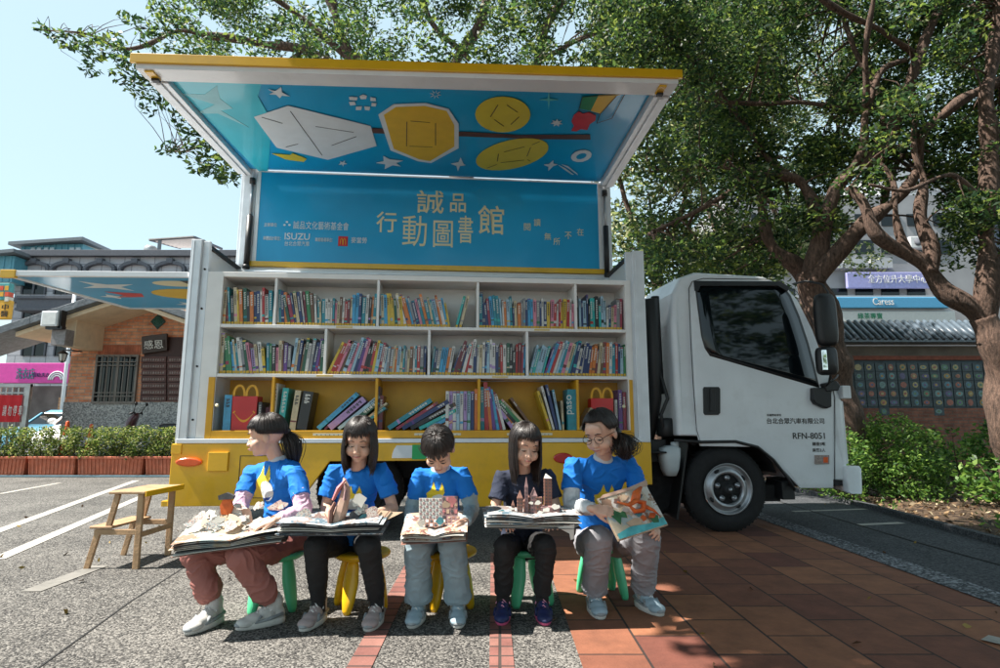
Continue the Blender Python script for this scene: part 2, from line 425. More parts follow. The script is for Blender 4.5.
# little end labels on the shelf edges
M_lab = mat('label_yellow', (.75,.55,.2), .6)
for u, z in ((1.25,1.797),(1.1,1.369),(3.0,1.797),(2.62,1.369)):
    b = MB(); b.box(u,u+.14,-.0005,.004,z,z+.014); b.build('shelf_label', M_lab, bk)
# --- lower yellow bay
fr = MB(); fr.box(.215,.268,-.012,.34,.845,1.358); fr.box(3.858,3.888,-.012,.34,.845,1.358)
fr.box(.268,3.858,-.012,.34,.845,.91)
yb = fr.build('yellow_bay', YIN, truck, .003)
b = MB(); b.box(.268,3.858,.326,.339,.91,1.358); b.build('back_panel', YIN, yb)
for u in (.748,1.618,2.506,3.385):
    b = MB(); b.box(u-.011,u+.011,-.006,.325,.911,1.357); b.build('divider', YIN, yb, .002)
for u, wd in ((1.1,.42),(1.95,.4),(2.75,.4)):
    b = MB(); b.box(u,u+wd,-.0145,-.0125,.868,.887); lp = b.build('shelf_label', mat('label_cream', (.7,.66,.5), .6), yb)
    text('· · · · · · · · · · ·', .03, 'lettering', AK, yb, Matrix.Translation((u+.03,-.0152,.870)) @ FACE_CAM, width=wd-.06)
# acrylic fronts of the two display ends
ACRY = bpy.data.materials.new('acrylic'); ACRY.use_nodes = True
nt = ACRY.node_tree; tb = nt.nodes.new('ShaderNodeBsdfTransparent'); gb = nt.nodes.new('ShaderNodeBsdfGlossy'); ms = nt.nodes.new('ShaderNodeMixShader')
fz = nt.nodes.new('ShaderNodeFresnel'); fz.inputs[0].default_value = 1.10; gb.inputs['Roughness'].default_value = .03
nt.links.new(fz.outputs[0], ms.inputs[0]); nt.links.new(tb.outputs[0], ms.inputs[1]); nt.links.new(gb.outputs[0], ms.inputs[2]); nt.links.new(ms.outputs[0], nt.nodes['Material Output'].inputs['Surface'])
for u0, u1, ku in ((.270,.736,.30),(3.397,3.856,3.80)):
    b = MB(); b.box(u0,u1,.002,.006,.912,1.352); d = b.build('display_door', ACRY, truck)
    b = MB(); b.lathe([(.0,-.02),(.014,-.02),(.016,-.008),(.008,.001)], (ku,.001,1.12), 'y', 16); b.build('knob', ACR, d)
# ledge below the bay
b = MB(); b.box(.0,4.0,-.03,.05,.806,.842); b.build('ledge', ALU, truck, .004)
# --- yellow skirt: left piece, slanted wheel opening, right piece
def Lu(px, py, v=-.03): return L(px, py, v)
poly = [(-.03,.30),(1.0,.30),(1.25,.655),(2.12,.655),(2.40,.27),(3.80,.27),(3.80,.44),(4.03,.44),(4.03,.804),(-.03,.804)]
b = MB(); b.prism(poly, -.025, .03); sk = b.build('skirt', YEL, truck, .006)
b = MB(); b.box(.52,.525,-.028,-.025,.36,.70); b.box(.52,1.02,-.028,-.025,.70,.705); b.box(.52,.9,-.028,-.025,.36,.365); b.build('panel_seam', CHS, sk)
b = MB(); b.box(.27,.43,-.045,-.025,.58,.735); b.build('cover_plate', YEL, sk, .004)
b = MB(); b.box(-.03,.05,-.035,-.025,.72,.80); b.build('hinge_plate', YEL, sk, .003)
b = MB(); b.prism(ellip(.12,.655,.105,.036), -.05, -.025); b.build('marker_light', ORG, sk, .012, 3)
b = MB(); b.prism(ellip(*Lu(563,458),.085,.045), -.045, -.025); b.build('marker_light', mat('red_lens', (.5,.01,.01), .25, coat=.5), sk, .012, 3)
g = Lu(412,458)
b = MB(); b.prism([(x, z) for x, z in ellip(g[0],g[1],.17,.17) if z < .80 and z > .66] , -.0285, -.025); b.build('emblem_ring', AW, sk)
b = MB(); b.prism([(g[0]+x, z) for x, z in ((.0,.668),(.0,.79),(.08,.79),(.12,.75),(.13,.70),(.11,.668))], -.032, -.0286); b.build('emblem_leaf', mat('emblem_green', (.02,.35,.10), .4), sk)
# rear end below the body
b = MB(); b.box(.02,.06,.05,1.95,.30,.80); b.build('rear_skirt', YEL, truck, .004)
b = MB(); b.box(-.08,.03,-.02,.30,.30,.345); b.build('rear_step', YEL, truck, .004)
# --- chassis
b = MB()
for v in (.60,1.30): b.box(-.02,5.7,v,v+.08,.46,.70)
for u in (.2,1.0,1.9,2.8,3.7,4.2): b.box(u,u+.08,.68,1.30,.50,.64)
b.box(.1,4.2,.05,1.9,.705,.72)
b.build('chassis', CHS, truck, .005)
b = MB(); b.box(2.45,3.3,.15,.55,.32,.62); b.build('fuel_tank', CHS, truck, .04, 3)
# --- wheels
def wheel(u, v0, side=-1, name='wheel', rz=0.0, STL=STL):
    w_ = bpy.data.objects.new(name, None); C.objects.link(w_); w_.parent = truck; w_.location = (u, v0, .385); w_.rotation_euler = (0,0,rz)
    s_ = side
    b = MB(); b.lathe([(.215,.03*-s_*1),(.225,.0),(.30,.0+.008*s_),(.345,.006*s_*-1),(.375,.03*-s_),(.385,.055*-s_),(.385,.17*-s_),(.37,.20*-s_),(.30,.215*-s_),(.22,.19*-s_)], (0,0,0), 'y', 56, cap=False)
    # tread ribs
    for k in range(56):
        t = 2*math.pi*k/56
        b.beam((.386*math.cos(t), .045*-s_, .386*math.sin(t)), (.386*math.cos(t+.03), .18*-s_, .386*math.sin(t+.03)), .012, .008, (math.cos(t),0,math.sin(t)))
    b.build('tyre', RUB, w_)
    b = MB(); b.lathe([(.222,.004*s_),(.228,-.012*-s_),(.215,.0),(.205,.03*-s_),(.19,.025*-s_),(.165,-.01*-s_),(.14,-.012*-s_),(.13,.03*-s_)], (0,0,0), 'y', 56, cap=False)
    rim = b.build('rim', STL, w_)
    b = MB(); b.lathe([(.132,.028*-s_),(.125,.02*-s_),(.075,.02*-s_),(.05,-.03*-s_),(.046,-.045*-s_),(.0,-.048*-s_)], (0,0,0), 'y', 40); b.build('hub', CHS, w_)
    for k in range(5):
        b = MB(); t = 2*math.pi*(k+.25)/5
        c = (.098*math.cos(t), 0, .098*math.sin(t))
        b.lathe([(.026,.02*-s_),(.024,-.004*-s_),(.014,-.006*-s_),(.0135,-.02*-s_),(.0,-.021*-s_)], c, 'y', 12)
        b.build('wheel_nut', STL, w_)
    b = MB(); b.lathe([(.016,-.045*-s_),(.016,-.056*-s_),(0,-.057*-s_)], (0,0,0), 'y', 14)
    b.build('hub_cap', STL, w_)
    b = MB()
    for k in range(8 if False else 4):
        t = 2*math.pi*(k+.35)/4
        M_ = Matrix.Rotation(-t, 3, 'Y')
        b.ball((.180*math.cos(t), .004*-s_, .180*math.sin(t)), (.014,.016,.026), M_, 14, 8)
    b.build('vent_hole', CHS, w_)
    return w_
wheel(4.765,.085); wheel(1.45,.34,STL=CHS); wheel(4.765,1.85,1); wheel(1.45,1.72,1)  # near rear rim and nuts coloured black for the shade inside the arch
# spare wheel behind the box and under-cab clutter
b = MB(); b.lathe([(.06,.02),(.08,0),(.13,.0),(.16,.02),(.25,.0),(.29,.03),(.30,.10),(.27,.14)], (4.12,.30,.40), 'y', 40); b.build('spare_wheel', RUB, truck)
b = MB()
b.tube([(4.17,.22,2.15),(4.17,.22,1.55),(4.18,.24,1.2),(4.16,.3,.95),(4.12,.4,.7)], [.075,.075,.06,.05,.05], 12)
b.tube([(4.24,.30,2.2),(4.25,.32,1.5),(4.24,.3,1.25)], [.04,.045,.05], 10)
b.tube([(4.22,.2,1.45),(4.27,.16,1.2),(4.2,.16,1.05),(4.24,.2,.85)], .018, 8)
b.box(4.12,4.26,.22,.5,.62,.82)
b.lathe([(.075,.85),(.085,.87),(.085,1.0),(.07,1.02)], (4.27,.24,0), 'z', 20)
b.build('air_intake', BLK, truck, .004)
b = MB(); b.lathe([(.053,1.035),(.055,1.04),(.053,1.055)], (4.16,.3,0), 'z', 18); b.build('hose_clamp', STL, truck)
b = MB(); b.ell_rings([((4.26,.16,.50),(.05,0,0),(0,.06,0)),((4.26,.16,.56),(.075,0,0),(0,.08,0)),((4.26,.16,.68),(.095,0,0),(0,.09,0)),((4.27,.16,.745),(.09,0,0),(0,.08,0)),((4.28,.16,.77),(.05,0,0),(0,.05,0))], 24, True, .6)
tk = b.build('washer_tank', mat('milky_plastic', (.55,.60,.62), .35, var=.08), truck)
b = MB(); b.lathe([(.035,.76),(.036,.80),(.02,.805)], (4.31,.14,0), 'z', 18); b.build('cap', mat('milky_plastic', (0,0,0)), tk)
# --- raised wing: roof half standing up, side half reaching out
wing_z0, wing_z1 = 2.60, 3.655
b = MB(); b.box(.16,3.92,1.0,1.03,wing_z0+.05,wing_z1); b.m = 1; b.box(.165,3.915,.995,.9995,wing_z0+.055,wing_z1-.012)
board = b.build('wing_board', [W, BLUE], truck)
# soft lighter swoosh shapes printed on the board
b = MB(); b.box(.14,3.94,.985,1.04,wing_z0,wing_z0+.055); b.build('lower_trim', YEL, board, .004)
b = MB(); b.box(.16,3.92,.99,1.0,wing_z1-.012,wing_z1+.006); b.build('upper_trim', W, board, .002)
for u0, u1 in ((.165,.205),(3.88,3.915)):
    b = MB(); b.box(u0,u1,.988,.998,wing_z0+.056,wing_z1-.012); b.build('side_trim', W, board, .002)
for u0, u1 in ((.0,.155),(3.925,4.03)):
    b = MB(); b.box(u0,u1,1.0,1.09,2.601,wing_z1+.05); b.box(u0+.03,u1-.03,.985,1.0,2.61,wing_z1+.03); b.build('wing_post', ALU, truck, .005)
def on_board(px, py): h = plane_hit(px, py, (0,.994,0), Vector((0,1,0))); return (h.x, h.z)
def btext(s, x0, y0, x1, y1, m=ACR, bold=.0, name='lettering'):
    """text filling the box x0..x1 (bottom y1) measured on the photo, on the board"""
    a = on_board(x0, y1); c = on_board(x1, y0)
    return text(s, 1.0, name, m, board, Matrix.Translation((a[0],.9935,a[1])) @ FACE_CAM, thick=.002, width=c[0]-a[0], bold=bold*.35, height=(c[1]-a[1]))
btext('誠', 416.5, 191, 444, 213, bold=.022); btext('品', 450, 194, 466, 212, bold=.03)
btext('行', 376, 212, 397, 232, bold=.022); btext('動', 402, 216, 427, 246, bold=.0)
btext('圖', 433, 221, 453, 247, bold=.012); btext('書', 458, 216, 473, 243, bold=.02); btext('館', 478, 206, 504, 234, bold=.022)
for ch, x, y in (('閱',524,230.5),('讀',534,226),('無',544.5,240),('所',553.5,245),('不',565,239),('在',577,235.5)):
    btext(ch, x, y-7, x+6.5, y)
btext('誠品文化藝術基金會', 293, 222.5, 349, 229, AW); btext('主辦單位', 264, 223, 277, 226.5, AW)
btext('ISUZU', 284.5, 233.5, 310, 239.5, AW, bold=.03); btext('台北合眾汽車', 284.5, 241.5, 309.5, 245.8, AW)
btext('車體設計單位：', 263, 236.5, 281, 240, AW); btext('車輛營運單位：', 315, 238, 333, 241.5, AW)
btext('麥當勞', 351, 237.5, 367, 243, AW, bold=.01)
b = MB(); x0, z0 = on_board(338,246); x1, z1 = on_board(348,236.5); b.box(x0,x1,.9925,.9949,z0,z1); b.build('sponsor_square', AR, board)
b = MB()
for k in (0, 1):
    cx = x0 + (x1-x0)*(.35+.3*k); rr = (x1-x0)*.13
    b.tube([(cx-rr,.9915,z0+.015),(cx-rr*.8,.9915,z0+(z1-z0)*.65),(cx,.9915,z0+(z1-z0)*.8),(cx+rr*.8,.9915,z0+(z1-z0)*.65),(cx+rr,.9915,z0+.015)], .0035, 5)
b.build('arches', AY, board)
b = MB()
for (x, y) in ((284.5,225),(287,222),(289.5,225)):
    c = on_board(x, y); b.prism(ellip(c[0],c[1],.013,.011,n=10), .9925,.9945)
b.build('sponsor_mark', AW, board)
# canopy: plane rises slightly outwards
HV, HZ = .985, 3.665; OV, OZ = -.95, 3.71
cn = Vector((0, -(OZ-HZ), OV-HV)).normalized();  cn = cn if cn.z < 0 else -cn   # faces down
OZL, OZR = 3.63, 3.73
def can(u, t, off=0.0):
    oz = OZL+(OZR-OZL)*u/4.0; u2 = u-.075*t*max(0, 1-u/1.0) if u < 1.0 else u
    return (u2, HV+(OV-HV)*t + cn.y*off, HZ+(oz-HZ)*t + cn.z*off)
def on_can(px, py):
    u = 2.0
    for _ in range(4):
        oz = OZL+(OZR-OZL)*u/4.0; n_ = Vector((0, -(oz-HZ), OV-HV)).normalized()
        h = plane_hit(px, py, (0,HV,HZ), n_); t = (h.y-HV)/(OV-HV); u = h.x
        if u < 1.0: u = (u+.075*t)/(1+.075*t)
    return (u, t)
def can_box(b, u0, u1, t0, t1, o0, o1):
    n = 24 if u1-u0 > 1 else 1; rg = []
    for k in range(n+1):
        u = u0+(u1-u0)*k/n; rg.append([can(u,t0,o1),can(u,t1,o1),can(u,t1,o0),can(u,t0,o0)])
    b.loft(rg)
def can_poly(b, pts, o0=.006, o1=.0085):
    o0 += .005; o1 += .007; n = len(pts); b._add([can(u,t,o1) for u,t in pts]+[can(u,t,o0) for u,t in pts], [tuple(range(n)), tuple(range(n,2*n))[::-1]]+[(i,(i+1)%n,n+(i+1)%n,n+i) for i in range(n)])
b = MB(); can_box(b,-.03,4.05,.0,1.0,-.05,0); canopy = b.build('canopy', W, truck, .006)
b = MB(); can_box(b,.08,3.90,.012,.915,.001,.005)
art = b
artm = [BLUE]
def artset(name, m, polys, o0=.006, o1=.008):
    artm.append(m); art.m = len(artm)-1
    for p in polys: can_poly(art, [on_can(x, y) for x, y in p], o0, o1)
Z1 = lambda pts: [(220+x*.22, 50+y*.22) for x, y in pts]     # measured on a magnified view
Z2 = lambda pts: [(470+x*.17, 80+y*.17) for x, y in pts]
Z3 = lambda pts: [(400+x*.3444, 40+y*.3444) for x, y in pts]
artset('corner_glare', BLUE2, [[(171,79.8),(262,80.5),(258,95),(272,120),(268,171),(259.5,171)]], .0052, .0058)  # paler polygon paints the sun glare on the canopy corner
artset('art_paper', AW, [Z1([(155,298),(310,247),(685,340),(712,430),(490,493),(258,438)]), Z1([(720,288),(790,240),(935,235),(1040,262),(1085,330),(1085,440),(960,508),(900,500),(775,450)]),
    Z1([(220,172),(252,180),(278,162),(282,186),(318,204),(283,200),(272,212),(256,196),(225,194),(245,186)]),
    Z1([(710,508),(745,500),(742,476),(772,492),(832,498),(800,508),(822,524),(785,518),(748,536),(752,514)]),
    Z1([(586,208),(600,206),(626,209),(622,222),(590,220)]), Z1([(634,204),(650,196),(668,202),(664,216),(640,216)]), Z1([(684,208),(708,212),(708,226),(684,224)]),
    Z1([(586,230),(612,228),(618,242),(592,246)]), Z1([(690,234),(712,236),(708,250),(688,248)]), Z1([(618,252),(645,250),(642,266),(618,266)]), Z1([(656,250),(682,252),(680,268),(660,266)])]
    + [Z2(star(510,245,36,17,7,.3,1,.62))] + [Z1(star(558,510,20,8,5,.2,1,.7))]
    + [Z2([(435,492),(465,488),(490,466),(490,486),(516,490),(488,500),(460,528),(462,504)])]
    + [Z2([(540,490),(575,500),(632,545),(634,553),(575,510)]), Z2([(520,494),(560,512),(610,550),(600,550),(552,518)])]
    + [Z3([(148,356),(170,352),(176,338),(184,356),(190,360),(174,362),(168,378),(164,362)])])
artset('art_ring', AW, [Z2([(x,y) for x,y in ellip(655,440,62,34,-.2,12)])])
artset('art_hole', BLUE, [Z2([(x,y) for x,y in ellip(655,440,32,16,-.3,10)])], .0088, .0092)
artset('art_paleblue', mat('art_mist', (.22,.52,.58), .4, var=.1), [[(180,92),(205,93),(217,84),(220,97),(233,107),(221,109),(249,126),(218,112),(196,112),(215,103)]], .0062, .0078)
def burst(cx, cy, r, n, a0):
    out = []
    for k in range(n):
        t = a0+2*math.pi*k/n; c_, s_ = math.cos(t), math.sin(t)
        out.append([(cx+r*.35*c_-r*.07*s_, cy+.8*(r*.35*s_+r*.07*c_)), (cx+r*c_, cy+.8*r*s_), (cx+r*.35*c_+r*.07*s_, cy+.8*(r*.35*s_-r*.07*c_))])
    return out
artset('art_sparkle', ATL, [Z2(star(463,108,60,9,4,0,.95,1.0))])
artset('art_burst', AW, burst(435.5,93,6,8,.2))
artset('art_bough', ABR, [[(372,127),(400,128.5),(470,131),(520,134),(590,133.5),(590.5,138.5),(540,138),(470,135.5),(400,133),(372,132)]], .0055, .0059)
artset('art_gold', AY, [Z1([(745,288),(800,252),(930,247),(1030,270),(1065,335),(1065,432),(955,498),(905,490),(790,442)])], .0084, .0098)
artset('art_lemon', AYG, [Z2(ellip(193,195,162,105,0)), Z2(ellip(248,430,218,84,-.22)), Z1([(235,465),(320,472),(330,464),(395,490),(380,503),(300,492)])], .0062, .0078)
def strokes(name, m, segs, wd=.006, off=.0102):
    b = art; artm.append(m); art.m = len(artm)-1
    for s_ in segs:
        for p, q in zip(s_, s_[1:]):
            a = Vector(can(*on_can(*p), off+.007)); c = Vector(can(*on_can(*q), off+.007)); b.beam(a, c, wd, .001, cn)
strokes('art_outline', AK, [Z1([(320,270),(465,472)]), Z1([(190,298),(285,326)]), Z1([(435,340),(608,367)]), Z1([(620,386),(508,427)]), Z1([(300,434),(355,420)]),
    Z1([(850,318),(848,430)]), Z1([(866,315),(955,322)]), Z1([(980,325),(980,426)]), Z1([(862,430),(966,434)]),
    Z2([(165,135),(120,207)]), Z2([(217,137),(280,180)]), Z2([(142,222),(198,262)]), Z2([(288,207),(240,252)]),
    Z2([(200,415),(320,383)]), Z2([(168,425),(160,470)]), Z2([(180,478),(318,462)]), Z2([(356,388),(335,440)]), Z2([(365,372),(410,352)]), Z2([(100,510),(158,488)]), Z2([(338,460),(355,468)]),
    Z2([(660,90),(910,72),(835,215),(745,245),(765,190),(640,165),(660,90)]), Z2([(765,190),(860,85)])], .007)
artset('art_leaf', AG, [Z2([(660,90),(755,82),(710,172),(645,160)])], .0062, .0085)
artset('art_petal', AY, [Z2([(755,82),(905,72),(860,84),(800,150),(765,188),(710,172)])], .0062, .0085)
artset('art_berry', AR, [Z2([(610,200),(640,176),(665,190),(700,182),(740,200),(738,228),(705,250),(690,285),(650,280),(625,293),(596,290),(612,262),(597,236)])], .0062, .0092)
art.build('artwork_panel', artm, canopy)
# canopy frames
b = MB(); can_box(b,-.03,4.05,.925,1.0,.002,.06); can_box(b,-.03,4.05,.905,.925,.002,.05); b.build('front_frame', W, canopy, .004)
b = MB(); can_box(b,-.06,4.08,1.0,1.012,-.052,.022); can_box(b,-.06,4.08,.985,1.0,-.065,-.052); b.build('front_trim', YEL, canopy, .003)
for u0, u1 in ((-.03,.10),(3.91,4.05)):
    b = MB(); can_box(b,u0,u1,.0,.9,.002,.06); can_box(b,(u0+u1)/2-.02,(u0+u1)/2+.02,.0,.9,.06,.075); b.build('side_frame', ALU, canopy, .004)
for u in (.05, 3.93):
    b = MB(); can_box(b,u-.03,u+.03,.93,.99,.061,.075); b.build('catch', YEL, canopy, .003)
    b = MB(); can_box(b,u-.02,u+.03,.93,.95,.0755,.095); b.build('latch', BLK, canopy, .003)
b = MB(); b.box(.12,.50,-.90,-.7,3.69,3.712) ; b.build('roof_cap', mat('cap_brown', (.3,.12,.05), .6), canopy, .005)
# gas struts
for u in (.125, 3.955):
    b = MB(); b.tube([(u,.975,3.52),(u,.965,3.10)], .012, 12); s_ = b.build('gas_strut', STL, truck)
    b = MB(); b.tube([(u,.966,3.14),(u,.955,2.60)], .030, 14); b.build('cylinder', BLK, s_)
    b = MB(); b.lathe([(.0,3.50),(.03,3.50),(.03,3.56),(0,3.57)], (u,.975,0), 'z', 14); b.build('ball_joint', BLK, s_)
    b = MB(); b.lathe([(.0,2.56),(.035,2.56),(.035,2.60),(0,2.61)], (u,.955,0), 'z', 14); b.build('lower_joint', BLK, s_)
# rear hatch lifted at the back end
b = MB()
hz0, hz1 = 2.235, 2.215; hl = 1.5
def hat(l, v, o=0.0): return (-.03-hl*l, v, hz0+(hz1-hz0)*l-o+.05*v)
def hbox(b, l0, l1, v0, v1, o0, o1):
    b.hexa([hat(l0,v0,o1),hat(l1,v0,o1),hat(l1,v1,o1),hat(l0,v1,o1),hat(l0,v0,o0),hat(l1,v0,o0),hat(l1,v1,o0),hat(l0,v1,o0)])
hbox(b,0,1,.03,1.95,-.03,0); b.m = 1; hbox(b,.02,.96,.10,1.90,.001,.004)
hb = b.build('rear_hatch', [W, BLUE], truck)
b = MB(); hbox(b,0,1,.0,.05,-.035,.012); hbox(b,.97,1.0,.05,1.95,-.03,.012); hbox(b,0,.97,1.91,1.96,-.03,.012); b.build('hatch_frame', W, hb, .003)
b = MB(); hbox(b,.93,1.01,-.01,.03,-.04,.03); b.build('hatch_corner', YEL, hb, .004)
def hpoly(b, pts, o0=.0045, o1=.006):
    n = len(pts); b._add([hat(l,v,o1) for l,v in pts]+[hat(l,v,o0) for l,v in pts], [tuple(range(n)), tuple(range(n,2*n))[::-1]]+[(i,(i+1)%n,n+(i+1)%n,n+i) for i in range(n)])
hm = MB(); b = hm; hpoly(b, ellip(.22,.95,.26,.33,.1))
b.m = 1; hpoly(b, ellip(.16,.35,.14,.14,.1))
b.m = 2; hpoly(b, star(.62,.5,.2,.07,4,.4,1,1.3)); hpoly(b, star(.42,1.6,.12,.05,5,.1,1,1.5)); hpoly(b, star(.8,1.1,.09,.04,4,0,1,1.6))
b.m = 3; hpoly(b, [(.55,.9),(.75,.8),(.7,1.0),(.8,1.15),(.6,1.1)])
b.m = 4; hpoly(b, [(.02,.2),(.10,.2),(.06,1.3),(.0,1.3)], .0062,.0075); b.build('hatch_artwork', [AY, ACR, AW, AR, AK], hb)

# --- cab
cs = .06
prof = [(4.31,.86),(4.85,.85),(5.02,.80),(5.17,.70),(5.29,.58),(5.37,.47),(5.90,.455),(5.925,.60),(5.93,1.18),(5.87,1.33),(5.60,2.16),(5.50,2.30),(5.28,2.40),(4.62,2.425),(4.44,2.36),(4.35,2.2),(4.31,1.9)]
def cab_sec(v, inset, top):
    cx, cz = 5.1, 1.3; out = []
    for (u, z) in prof:
        uu = u; zz = z
        if z > 1.25: 
            k = (z-1.25)/1.1; zz = z - top*max(0, k-.8)*5*.5
        if u > 5.5: uu = u + (1-inset)*.0 - top*.6
        out.append((uu, v + (.10*((z-1.2)/1.15)**2 if z > 1.2 else 0)*(1 if v < .9 else -1), zz))
    return out
b = MB(); b.smooth = False
secs = [cab_sec(v, 1, t) for v, t in ((cs+.03,.06),(cs+.0,.02),(cs+.06,-.01),(.5,-.05),(.93,-.07),(1.4,-.05),(1.80,-.01),(1.86,.02))]
secs[0] = [(u+(.03 if u < 4.4 else (-.03 if u > 5.8 else 0)), v-.025, z) for u, v, z in secs[1]]
secs[0] = [(u, v+.012, z) for u, v, z in secs[0]]
secs = [secs[0]] + [[(u, v+.012, z) for u, v, z in secs[1]]] + secs[2:]
b.loft(secs)
cab = b.build('cab_body', W, truck, .035, 4, angle=25)
def tum(z): return (.10*((z-1.2)/1.15)**2 if z > 1.2 else 0)
def cpl(px, py, off=0.0):
    """photo point to the (bulged) side of the cab"""
    v = cs-.005
    for _ in range(4):
        u, z = L(px, py, v); v = cs - .013 + tum(z)
    return (u, v-off, z)
def cab_panel(b, pts, o0, o1):
    n = len(pts); fr = [cpl(x, y, o1) for x, y in pts]; bk = [cpl(x, y, o0) for x, y in pts]
    b._add(fr+bk, [tuple(range(n)), tuple(range(n,2*n))[::-1]]+[(i,(i+1)%n,n+(i+1)%n,n+i) for i in range(n)])
def grid_panel(b, left, right, o0, o1, n=14, m_=8):
    """panel between a left and a right polyline (same count) following the bulge"""
    rows = []
    for (a, c) in zip(left, right):
        rows.append([(a[0]+(c[0]-a[0])*k/m_, a[1]+(c[1]-a[1])*k/m_) for k in range(m_+1)])
    rr = []
    for r0, r1 in zip(rows, rows[1:]):
        for k in range(3): rr.append([(p[0]+(q[0]-p[0])*k/3, p[1]+(q[1]-p[1])*k/3) for p, q in zip(r0, r1)])
    rr.append(rows[-1]); nr, nc = len(rr), m_+1
    vs = [cpl(x, y, o1) for r in rr for x, y in r]+[cpl(x, y, o0) for r in rr for x, y in r]; N = nr*nc; fs = []
    for i in range(nr-1):
        for j in range(nc-1):
            a = i*nc+j; fs.append((a,a+1,a+nc+1,a+nc)); fs.append((N+a,N+a+nc,N+a+nc+1,N+a+1))
    for i in range(nr-1):
        a = i*nc; fs.append((a,a+nc,N+a+nc,N+a)); a = i*nc+nc-1; fs.append((a,N+a,N+a+nc,a+nc))
    for j in range(nc-1):
        a = j; fs.append((a,N+a,N+a+1,a+1)); a = (nr-1)*nc+j; fs.append((a,a+1,N+a+1,N+a))
    b._add(vs, fs, True)
# door panel
dl = [(693.5,283),(690,300),(692,340),(694,380),(696,428),(700,446),(757,447),(783,470),(800,488)]
dr = [(778,283),(797,300),(812,330),(825,365),(833,400),(833,425),(833,445),(833,470),(833,488)]
b = MB(); grid_panel(b, dl, dr, -.02, .006); door = b.build('door', W, truck, .004, 2, angle=50)
wl = [(696,285.5),(697,295),(699.5,315),(702.5,338),(706,350),(711,353.5)]
wr = [(781,288),(788,297),(797,318),(806,345),(812,368),(816,384.5)]
b = MB(); grid_panel(b, [(x-1.6,y-1.5) for x,y in wl[:-1]]+[(709.5,356)], [(x+2.2,y-1.2) for x,y in wr[:-1]]+[(819,388)], 0, .008); fr_ = b.build('window_frame', BLK, door)
b = MB(); grid_panel(b, wl, wr, 0, .0105); wg = b.build('window', GLS, door)
b = MB(); cab_panel(b, [(693,281.5),(778,282),(788,288),(786,292),(776,286.5),(699,286.5),(697,292),(694,291)], .008, .03); b.build('rain_visor', BLK, door, .003)
# door shut lines
b = MB()
def sline(pts, r=.0035):
    b.tube([cpl(x, y, .004) for x, y in pts], r, 5)
sline([(689,300),(690.5,340),(693,385),(696.5,430)]); sline([(689,300),(688.5,289),(692,281.5),(703,278.5),(776,279.5)])
sline([(776,279.5),(797,292),(815,328),(828,365),(834.5,398),(834.5,488)]); sline([(696.5,430),(700,441)])
b.build('shut_line', CHS, cab)
b = MB(); sline([(735,436),(757,440),(773,452),(788,470),(800,489)], .003); b.build('fender_crease', W, cab)
b = MB()
for pts in ([(674,440),(700,442),(735,441.5),(757,447),(773,460),(787,478),(794,490)],):
    b.tube([(lambda q: (q[0], q[1]-.0, q[2]))(cpl(x, y, .012)) for x, y in pts], .014, 8)
b.build('wheel_arch_lip', BLK, cab)
b = MB(); cab_panel(b, [(703.5,387),(718,387),(719.5,389),(719.5,413),(717.5,415),(704.5,415),(703,413),(702.5,389)], .0, .018); cab_panel(b, [(709,389),(714,389),(714,411),(709,411)], .0185, .03); b.build('door_handle', BLK, door, .003, 3)
b = MB(); cab_panel(b, [(814,455),(828,455),(828,464),(814,464)], .004, .02); b.m = 1; cab_panel(b, [(822,457),(826.5,457),(826.5,462.5),(822,462.5)], .0202, .022); b.build('side_marker', [mat('smoke_lens', (.30,.24,.22), .2, coat=.8, var=.3, scale=60), ORG], door, .002)
# lower sill, step, reflector
b = MB(); b.box(5.36,5.90,cs+.01,.5,.405,.455); b.box(5.30,5.42,cs+.06,.4,.28,.44); st = b.build('cab_step', BLK, truck, .006)
q = L(811,490,.06); b = MB(); b.box(q[0],q[0]+.15,cs+.0,cs+.012,.418,.444); b.build('reflector', ORG, st, .003)
b = MB(); b.ell_rings([((5.93,.03+.0,.34),(.055,0,0),(0,.04,0)),((5.93,.06,.36),(.075,0,0),(0,.06,0)),((5.935,.06,.56),(.08,0,0),(0,.06,0)),((5.93,.06,.585),(.07,0,0),(0,.05,0))], 24, True, .45)
b.box(5.88,5.99,.09,1.80,.36,.58); b.build('bumper', W, cab, .02, 3)
b = MB(); b.box(5.87,5.935,.07,.10,.60,1.18); b.build('front_corner', W, cab, .012, 3)
# headlamp edge, corner block by the screen base
b = MB(); b.box(5.90,5.985,.02,.14,1.20,1.32); b.build('corner_block', W, cab, .008)
b = MB(); b.box(5.935,5.945,.13,.9,.62,.9); b.build('headlight', GLS, cab, .004)
b = MB(); b.prism([(.2,1.36),(1.72,1.36),(1.62,2.15),(.30,2.15)], 0, .01, axes='xz')
me_pts = [(5.875,.17,1.36),(5.875,1.75,1.36),(5.635,1.66,2.12),(5.635,.26,2.12)]
b = MB(); b.hexa([(x+.035,y,z) for x,y,z in me_pts]+[(x+.05,y,z+.012) for x,y,z in me_pts]); b.build('windscreen', GLS, cab)
